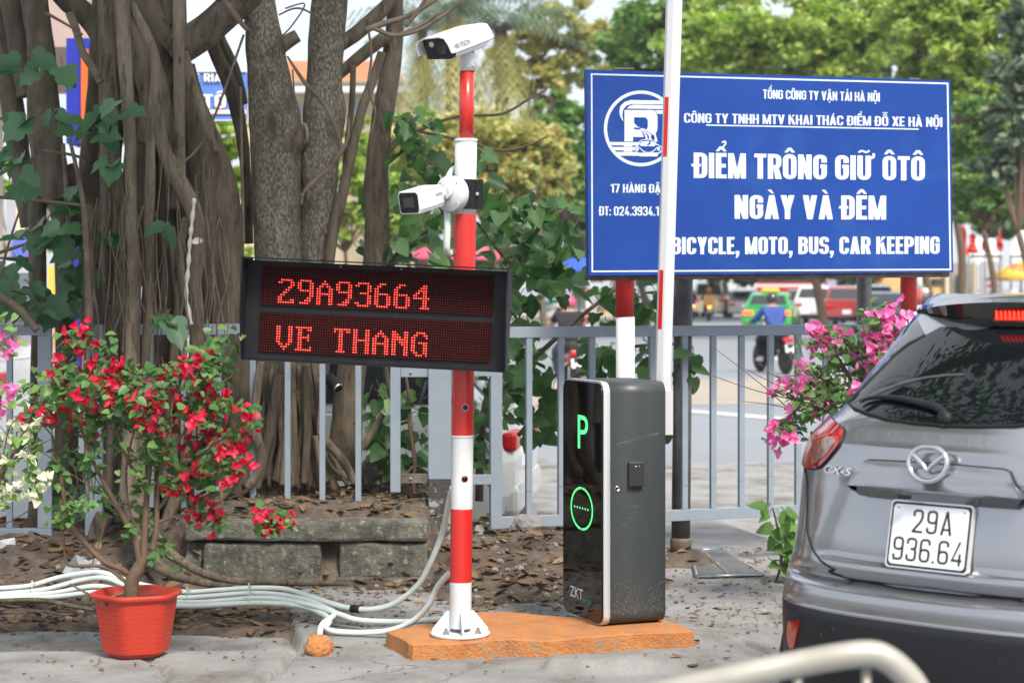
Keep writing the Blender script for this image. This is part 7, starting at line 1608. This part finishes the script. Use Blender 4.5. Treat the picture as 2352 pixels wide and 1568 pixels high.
for i, (u, v0, v1, Y, lb) in enumerate(((1349.5, 636, 740, 52, 'red and white striped pole on the far pavement seen left of the sign pole'), (2112, 630, 770, 40, 'thin red and white pole right behind the right sign pole'))):
    t = thing('striped_pole', lb, 'pole', Vector((P(u, v1, Y).x, Y, ZR)), 'thin striped poles in the street'); z0, z1_ = ZR, P(u, v0, Y).z; k = 6
    for j in range(k): b = MB(); b.tube([Vector((P(u, v1, Y).x, Y, z0+(z1_-z0)*j/k)), Vector((P(u, v1, Y).x, Y, z0+(z1_-z0)*(j+1)/k))], .05, 10); b.build('pole_band', pbr('pole_pale', (.62,.6,.58)) if j % 2 else pbr('pole_red', (.45,.06,.05)), t)
solid('guard_booth', 'small dark roofed booth on the far pavement left of the sign', 'booth', [('wall', [bx(1316, 1346, 652, 712, 88, 2.5)], wall('booth_grey', (.30,.29,.29))), ('roof', [bx(1311, 1351, 644, 652, 87.6, 3.3)], wall('booth_roof', (.10,.07,.06))), ('window', [bx(1321, 1338, 660, 680, 87.9, .1)], M['glass_far'])], P(1331, 712, 88))
for i, (u, v, r_, Y, c_, lb) in enumerate(((1330, 612, 1.3, 60, (.03,.10,.55), 'blue street parasol behind the shrub, beside the sign edge'), (1290, 622, 1.0, 64, (.04,.12,.5), 'smaller blue street parasol left of the other blue one'), (1008, 582, 1.2, 60, (.60,.10,.18), 'pink street parasol glimpsed under the lower camera'), (1100, 584, 1.1, 62, (.60,.12,.2), 'pink street parasol glimpsed right of the striped pole'))):
    t = thing('street_parasol', lb, 'parasol', Vector((P(u, 700, Y).x, Y, ZR)), 'parasols in the street'); b = MB(); c = P(u, v, Y)
    b.lathe([(.0001, .35), (r_*.5, .14), (r_, -.18), (r_*.97, -.2), (.0001, .28)], c, None, 8, caps=False); b.build('canopy', wall('parasol%d' % i, c_), t); b = MB(); b.tube([Vector((c.x, c.y, ZR)), c + Vector((0, 0, .3))], .03, 6); b.build('pole', M['grey_steel'], t)
solid('lavender_banner', 'pale lavender banner hanging beyond the white SUV', 'banner', [('cloth', [bx(1898, 1938, 636, 672, 100, .2)], wall('lav', (.44,.40,.56))), ('post', [bx(1896, 1899, 630, 716, 100, .2)], M['grey_steel'])], P(1915, 716, 100))
solid('parked_stall', 'brown street stall with yellow kerb planks left of the sign pole', 'stall', [('counter', [bx(1375, 1420, 668, 718, 86, 1.2)], wall('stall_brown', (.2,.15,.11))), ('plank', [bx(1390, 1465, 708, 720, 80, .6)], wall('plank_yellow', (.55,.36,.08)))], P(1400, 720, 84))
solid('dark_red_container', 'dark red container wall glimpsed behind the fence left of the thick post', 'container', [('side', [bx(905, 1010, 828, 952, 14.6, .5)], wall('container_red', (.16,.035,.025))), ('rib', [bx(955, 966, 870, 960, 14.5, .08)], wall('rib_grey', (.13,.14,.16)))], P(955, 1100, 14.6))
# pale building between the fig trunks
t = solid('pale_building', 'cream building with an orange roof and white shutters seen between the fig trunks', 'building', [('wall', [bx(560, 925, 190, 690, 70, 8)], cream), ('cornice', [bx(555, 930, 184, 192, 69.6, .5)], wall('cornice', (.66,.6,.5))), ('awning', [bx(650, 930, 198, 212, 69.2, .9)], wall('awning_w', (.7,.7,.68)))] + [('window', [bx(u, u+26, 236, 272, 69.9, .15)], wall('win%d' % u, (.30,.36,.46))) for u in (664, 706, 812, 858)] , P(740, 760, 70))
b = MB(); b.add([P(555, 186, 69.5), P(930, 186, 69.5), P(900, 140, 74), P(600, 140, 74)] + [P(555, 190, 78), P(930, 190, 78)], [(0,1,2,3), (1,5,2), (5,4,3,2), (4,0,3), (0,4,5,1)]); b.build('roof', wall('roof_orange', (.42,.16,.07)), t)
# petrol station on the left
blu, orn = wall('station_blue', (.015,.03,.36)), wall('station_orange', (.62,.13,.02))
def pyl(lab, u0, u1, v0, v1, Y, ou0, ou1):
    return solid('station_pylon', lab, 'pylon', [('panel', [bx(u0, u1, v0, v1, Y, .5)], blu), ('stripe', [bx(ou0, ou1, v0+25, v1, Y-.03, .02)], orn)], P((u0+u1)/2, v1, Y), 'blue petrol station pylons')
pyl('blue petrol station pylon with an orange stripe behind the upper leaves', 152, 232, 88, 330, 17, 186, 203)
pyl('blue petrol station pylon with an orange edge low between the trunks', 154, 205, 470, 900, 17.5, 189, 201)
solid('station_canopy', 'pinkish beige petrol station canopy behind the trunks at the upper left', 'canopy', [('soffit', [bx(-400, 205, -300, 108, 24, 6)], wall('soffit', (.42,.31,.28))), ('column', [bx(-60, -20, 100, 900, 25, .6)], wall('column', (.5,.42,.38)))], P(-40, 900, 25))
solid('station_column', 'pale column with a blue and cream panel at the left photo edge', 'column', [('shaft', [bx(14, 36, 440, 930, 22, .5)], wall('col_grey', (.40,.41,.46))), ('cream_panel', [bx(36.5, 64, 440, 536, 22, .2)], wall('cream2', (.74,.62,.45))), ('blue_panel', [bx(30, 64, 536.5, 605, 21.9, .2)], wall('blue2', (.10,.16,.60))), ('orange_edge', [bx(64.3, 67, 450, 600, 21.9, .2)], orn)], P(40, 930, 22))
t = solid('fuel_pump', 'white fuel pump with a blue label panel at the left photo edge', 'fuel pump', [('cabinet', [bx(-40, 62, 668, 905, 18.5, .5)], wall('pump_white', (.66,.67,.66))), ('header', [bx(-44, 66, 590, 626, 18.4, .6)], M['black_metal']), ('label_panel', [bx(-38, 58, 628, 667, 18.45, .4)], wall('pump_blue', (.03,.12,.50))), ('display', [bx(38, 52, 690, 710, 18.48, .02)], wall('disp', (.12,.12,.13))), ('display', [bx(2, 12, 690, 710, 18.48, .02)], wall('disp2', (.12,.12,.13)))], P(10, 905, 18.5))
b = MB()
for r_ in range(5): b.add([P(u, v, 18.44) for u, v in ((0, 633+r_*6.6), (50-4*(r_ % 2), 633+r_*6.6), (50-4*(r_ % 2), 635.6+r_*6.6), (0, 635.6+r_*6.6))], [(0, 1, 2, 3)])
b.build('label_lines', M['text_white'], t, flip=False)
solid('yellow_sign_post', 'narrow yellow post glimpsed between two dark trunks', 'post', [('post', [bx(110, 124, 610, 740, 21, .3)], wall('yel', (.62,.50,.10))), ('base', [bx(108, 122, 742, 930, 21, .3)], wall('peach', (.66,.40,.25)))], P(115, 930, 21))
t = solid('street_sign', 'blue and cream street sign reading TÔ behind the banyan', 'sign', [('board', [bx(395, 565, 166, 278, 16, .08)], wall('board_blue', (.10,.22,.62))), ('cream_band', [bx(395, 565, 252, 262, 15.985, .01)], wall('band_cream', (.72,.66,.52))), ('white_edge', [bx(395, 565, 164, 166, 15.985, .1)], M['white_paint']), ('white_edge', [bx(395, 565, 275, 278, 15.985, .01)], M['white_paint']), ('post', [bx(470, 480, 278.5, 1150, 16, .08)], M['grey_steel'])], P(475, 1150, 16))
b = MB()
put_caps(b, 'E RIA', lambda tx, ty, d: P(447+61*tx, 188 - 19*ty, 15.98 - d)); put_caps(b, 'TÔ', lambda tx, ty, d: P(466+53*tx, 249 - 32*ty, 15.98 - d)); b.build('lettering', wall('letter_cream', (.78,.74,.62)), t, flip=False)

# ------------------------------------------------------------------ trees across the street
gl_ = {'lime': leafmat('crown_lime', [(0.135,0.238,0.0405), (0.27,0.406,0.0743), (0.42,0.532,0.135), (0.18,0.28,0.0675), (0.51,0.532,0.162)], .4), 'olive': leafmat('crown_olive', [(0.195,0.238,0.0743), (0.36,0.378,0.121), (0.54,0.476,0.176), (0.255,0.322,0.108), (0.6,0.462,0.23)], .38),
       'mid': leafmat('crown_mid', [(0.0675,0.154,0.0405), (0.12,0.252,0.0607), (0.225,0.378,0.108), (0.09,0.196,0.054), (0.33,0.42,0.121)], .38), 'dark': leafmat('crown_dark', [(0.0375,0.077,0.0297), (0.06,0.119,0.0405), (0.09,0.168,0.0607)], .3), 'blue': leafmat('crown_blue', [(0.075,0.126,0.081), (0.12,0.182,0.115), (0.195,0.224,0.135)], .25)}
def tree(label, uc_, Y, blobs, n, size, kind, seed, trunk_px=None, per=56, name='street_tree', spread=.30, limb=True, tmat='twig'):
    base = Vector((P(uc_, 700, Y).x, Y, ZR)); t = thing(name, label, 'tree', base, 'trees across the street')
    bl_ = []
    for u, v, ru, rv in blobs:
        c = P(u, v, Y); bl_.append(((c.x, c.y, c.z), (ru/F*Y, max(ru, rv)/F*Y*.8, rv/F*Y), ru*rv))
    b = MB(); tw = trunk_px or 10; rs = random.Random(seed)
    topc = max(bl_, key=lambda q: q[2])[0]
    fk = base.lerp(Vector(topc), .55); q = catmull([(*base, tw/F*Y), (*(base*.5+fk*.5 + Vector((rs.uniform(-.3, .3), 0, 0))), tw*.8/F*Y), (*fk, tw*.65/F*Y)], 5)
    b.tube([x[:3] for x in q], [x[3] for x in q], 9, True, 0, True, .1, 1, seed)
    for c, r_, w_ in bl_:
        for _ in range(3): limbs(b, fk, [Vector(c) + Vector((rs.uniform(-.6, .6)*r_[0], rs.uniform(-.5, .5)*r_[1], rs.uniform(-.3, .5)*r_[2]))], tw*.4/F*Y, seed+_)
    b.build('trunk', M[tmat], t); leaf_cloud('crown', bl_, n, size, gl_[kind], seed, t, per, spread)
    return t
tree('tall lime green tree behind the top right of the blue sign', 1900, 58, [(1750, 60, 200, 90), (1900, 130, 180, 80), (1980, 40, 160, 90), (1640, 120, 140, 90)], 15000, .25, 'lime', 101, 12)
tree('mid green tree behind the raised boom', 1560, 66, [(1500, 80, 130, 120), (1600, 40, 150, 90), (1560, 180, 140, 80), (1440, 200, 80, 90)], 11000, .26, 'mid', 102, 12)
tree('lime tree filling the upper right corner', 2200, 54, [(2150, 60, 160, 110), (2260, 160, 130, 90), (2130, 190, 110, 60), (2290, 40, 120, 90)], 12000, .24, 'lime', 103, 12)
tree('dark bluish tree at the right photo edge', 2350, 46, [(2340, 160, 70, 110), (2330, 300, 80, 100), (2360, 60, 60, 80), (2290, 380, 60, 60)], 8000, .19, 'blue', 104, 12)
tree('mid green tree with low branches over the red flags', 2270, 50, [(2250, 300, 90, 90), (2270, 430, 110, 60), (2230, 490, 60, 40), (2330, 480, 60, 50)], 8000, .19, 'mid', 105, 9)
tree('dark tree standing behind the green ones at the right', 2150, 84, [(2200, 300, 240, 160), (2250, 480, 160, 90), (2000, 200, 300, 200)], 6000, .6, 'dark', 106, 10)
tree('dark tree standing behind the boom and sign', 1500, 88, [(1420, 420, 150, 120), (1330, 540, 160, 70), (1480, 560, 160, 80)], 6500, .55, 'dark', 107, 10)
tree('mid green tree beside the left edge of the blue sign', 1310, 60, [(1310, 330, 70, 90), (1290, 250, 60, 60), (1330, 440, 50, 80), (1280, 420, 60, 60)], 4200, .28, 'mid', 108, 8)
tree('olive tree with pinkish branches above the yellow hedge', 1250, 68, [(1240, 60, 110, 60), (1290, 140, 110, 60), (1190, 130, 80, 50), (1330, 60, 90, 70), (1240, 200, 90, 40)], 3400, .34, 'olive', 109, 9, 40, tmat='vine')
tree('yellow green bushy tree behind the upper striped pole', 1130, 44, [(1120, 330, 150, 80), (1230, 380, 110, 90), (1000, 330, 120, 70), (1150, 440, 140, 60), (1060, 270, 60, 30)], 9500, .20, 'olive', 110, 8)
tree('lime bushy tree between the slim fig trunk and the striped pole', 950, 46, [(830, 350, 40, 50), (830, 450, 50, 60), (720, 330, 40, 40), (700, 480, 40, 90), (960, 300, 70, 60), (920, 400, 90, 90), (980, 450, 80, 60), (940, 520, 100, 60)], 5000, .20, 'lime', 111, 8)
tree('yellow green bushes seen low between the two fig trunks', 760, 42, [(705, 400, 50, 110), (820, 370, 60, 100), (840, 500, 60, 100), (705, 540, 60, 90), (900, 480, 50, 80)], 5200, .19, 'lime', 116, 6)
tree('green bushy tree seen through the banyan gap', 520, 40, [(520, 330, 60, 60), (530, 430, 60, 90), (520, 540, 60, 90), (480, 300, 40, 30)], 3000, .22, 'lime', 112, 7)
tree('dark shrubbery mass behind the low street level left of the sign', 1150, 96, [(1000, 560, 200, 60), (1200, 590, 160, 50), (800, 520, 200, 100), (1350, 600, 140, 45), (1600, 620, 180, 40), (1850, 610, 200, 50)], 7000, .5, 'dark', 113, 8)
tree('lime tree behind the petrol station pillars', 40, 36, [(40, 420, 70, 60), (110, 520, 40, 60), (20, 560, 50, 50), (130, 450, 40, 40), (250, 330, 40, 30)], 2600, .22, 'lime', 114, 7)
tree('tall far tree filling the skyline right of the palm', 1400, 120, [(1420, 150, 110, 80), (1500, 60, 120, 90), (1290, 290, 120, 50)], 2600, .75, 'mid', 115, 8)
# drooping palms behind the upper camera
rs = random.Random(77)
for i, (u, v, Y, s_, lb) in enumerate(((1040, 20, 60, 1.0, 'shaggy palm with hanging dead fronds behind the upper camera'), (1150, 60, 64, .9, 'shaggy palm right of the upper camera neck'), (970, 60, 66, .7, 'smaller shaggy palm left of the upper camera'))):
    base = Vector((P(u, 700, Y).x, Y, ZR)); t = thing('palm_tree', lb, 'palm', base, 'shaggy palms'); c = P(u, v, Y)
    b = MB(); b.tube([base, base.lerp(c, .5) + Vector((.1, 0, 0)), c], [.32*s_, .28*s_, .25*s_], 12, True, 0, True, .1, 2, i); b.build('trunk', M['twig'], t)
    for nm, k, mat, dr, L_ in (('crown', 46, gl_['blue'], .5, 3.4), ('dead_fronds', 44, gl_['olive'], 2.3, 3.0)):
        b = MB()
        for j in range(k):
            a = rs.uniform(0, 6.28); el = rs.uniform(.0, 1.0) if nm == 'crown' else rs.uniform(-.9, .1); d = Vector((math.cos(a), math.sin(a), el)).normalized(); pts = []
            st = c + Vector((0, 0, rs.uniform(-1.8, 0) if nm != 'crown' else 0))
            for m_ in range(8): x = m_/7*L_*s_; pts.append(st + d*x*(.7 if nm != 'crown' else 1) - Vector((0, 0, dr*(x/(L_*s_))**2*L_*s_*.55)))
            for m_ in range(1, 8):
                e = (pts[m_]-pts[m_-1]).normalized(); sd3 = e.cross(Vector((0, 0, 1))); sd3 = sd3.normalized() if sd3.length > .01 else Vector((1, 0, 0))
                for g_ in (-1, 1):
                    for h_ in (0, .5):
                        q = pts[m_-1].lerp(pts[m_], h_); tip = q + sd3*g_*.42*s_ + e*.25 - Vector((0, 0, .28*s_)); w_ = e*.035
                        b.add([q - w_, q + w_, tip], [(0, 1, 2)])
        b.build(nm, mat, t, flip=False)

# ------------------------------------------------------------------ humid air
hz_ = MB(); hz_.box((0, 0, 17), (1300, 1300, 37)); ho = hz_.build('haze', [])
mh = bpy.data.materials.new('haze'); mh.use_nodes = True; n_ = mh.node_tree.nodes; n_.clear(); vo = n_.new('ShaderNodeVolumePrincipled'); oo = n_.new('ShaderNodeOutputMaterial')
vo.inputs['Color'].default_value = (.92, .94, .96, 1); vo.inputs['Density'].default_value = .0005; vo.inputs['Anisotropy'].default_value = .25
mh.node_tree.links.new(vo.outputs[0], oo.inputs['Volume']); ho.data.materials.append(mh); tag(ho, 'pale humid haze filling the street air', None, None, 'stuff')
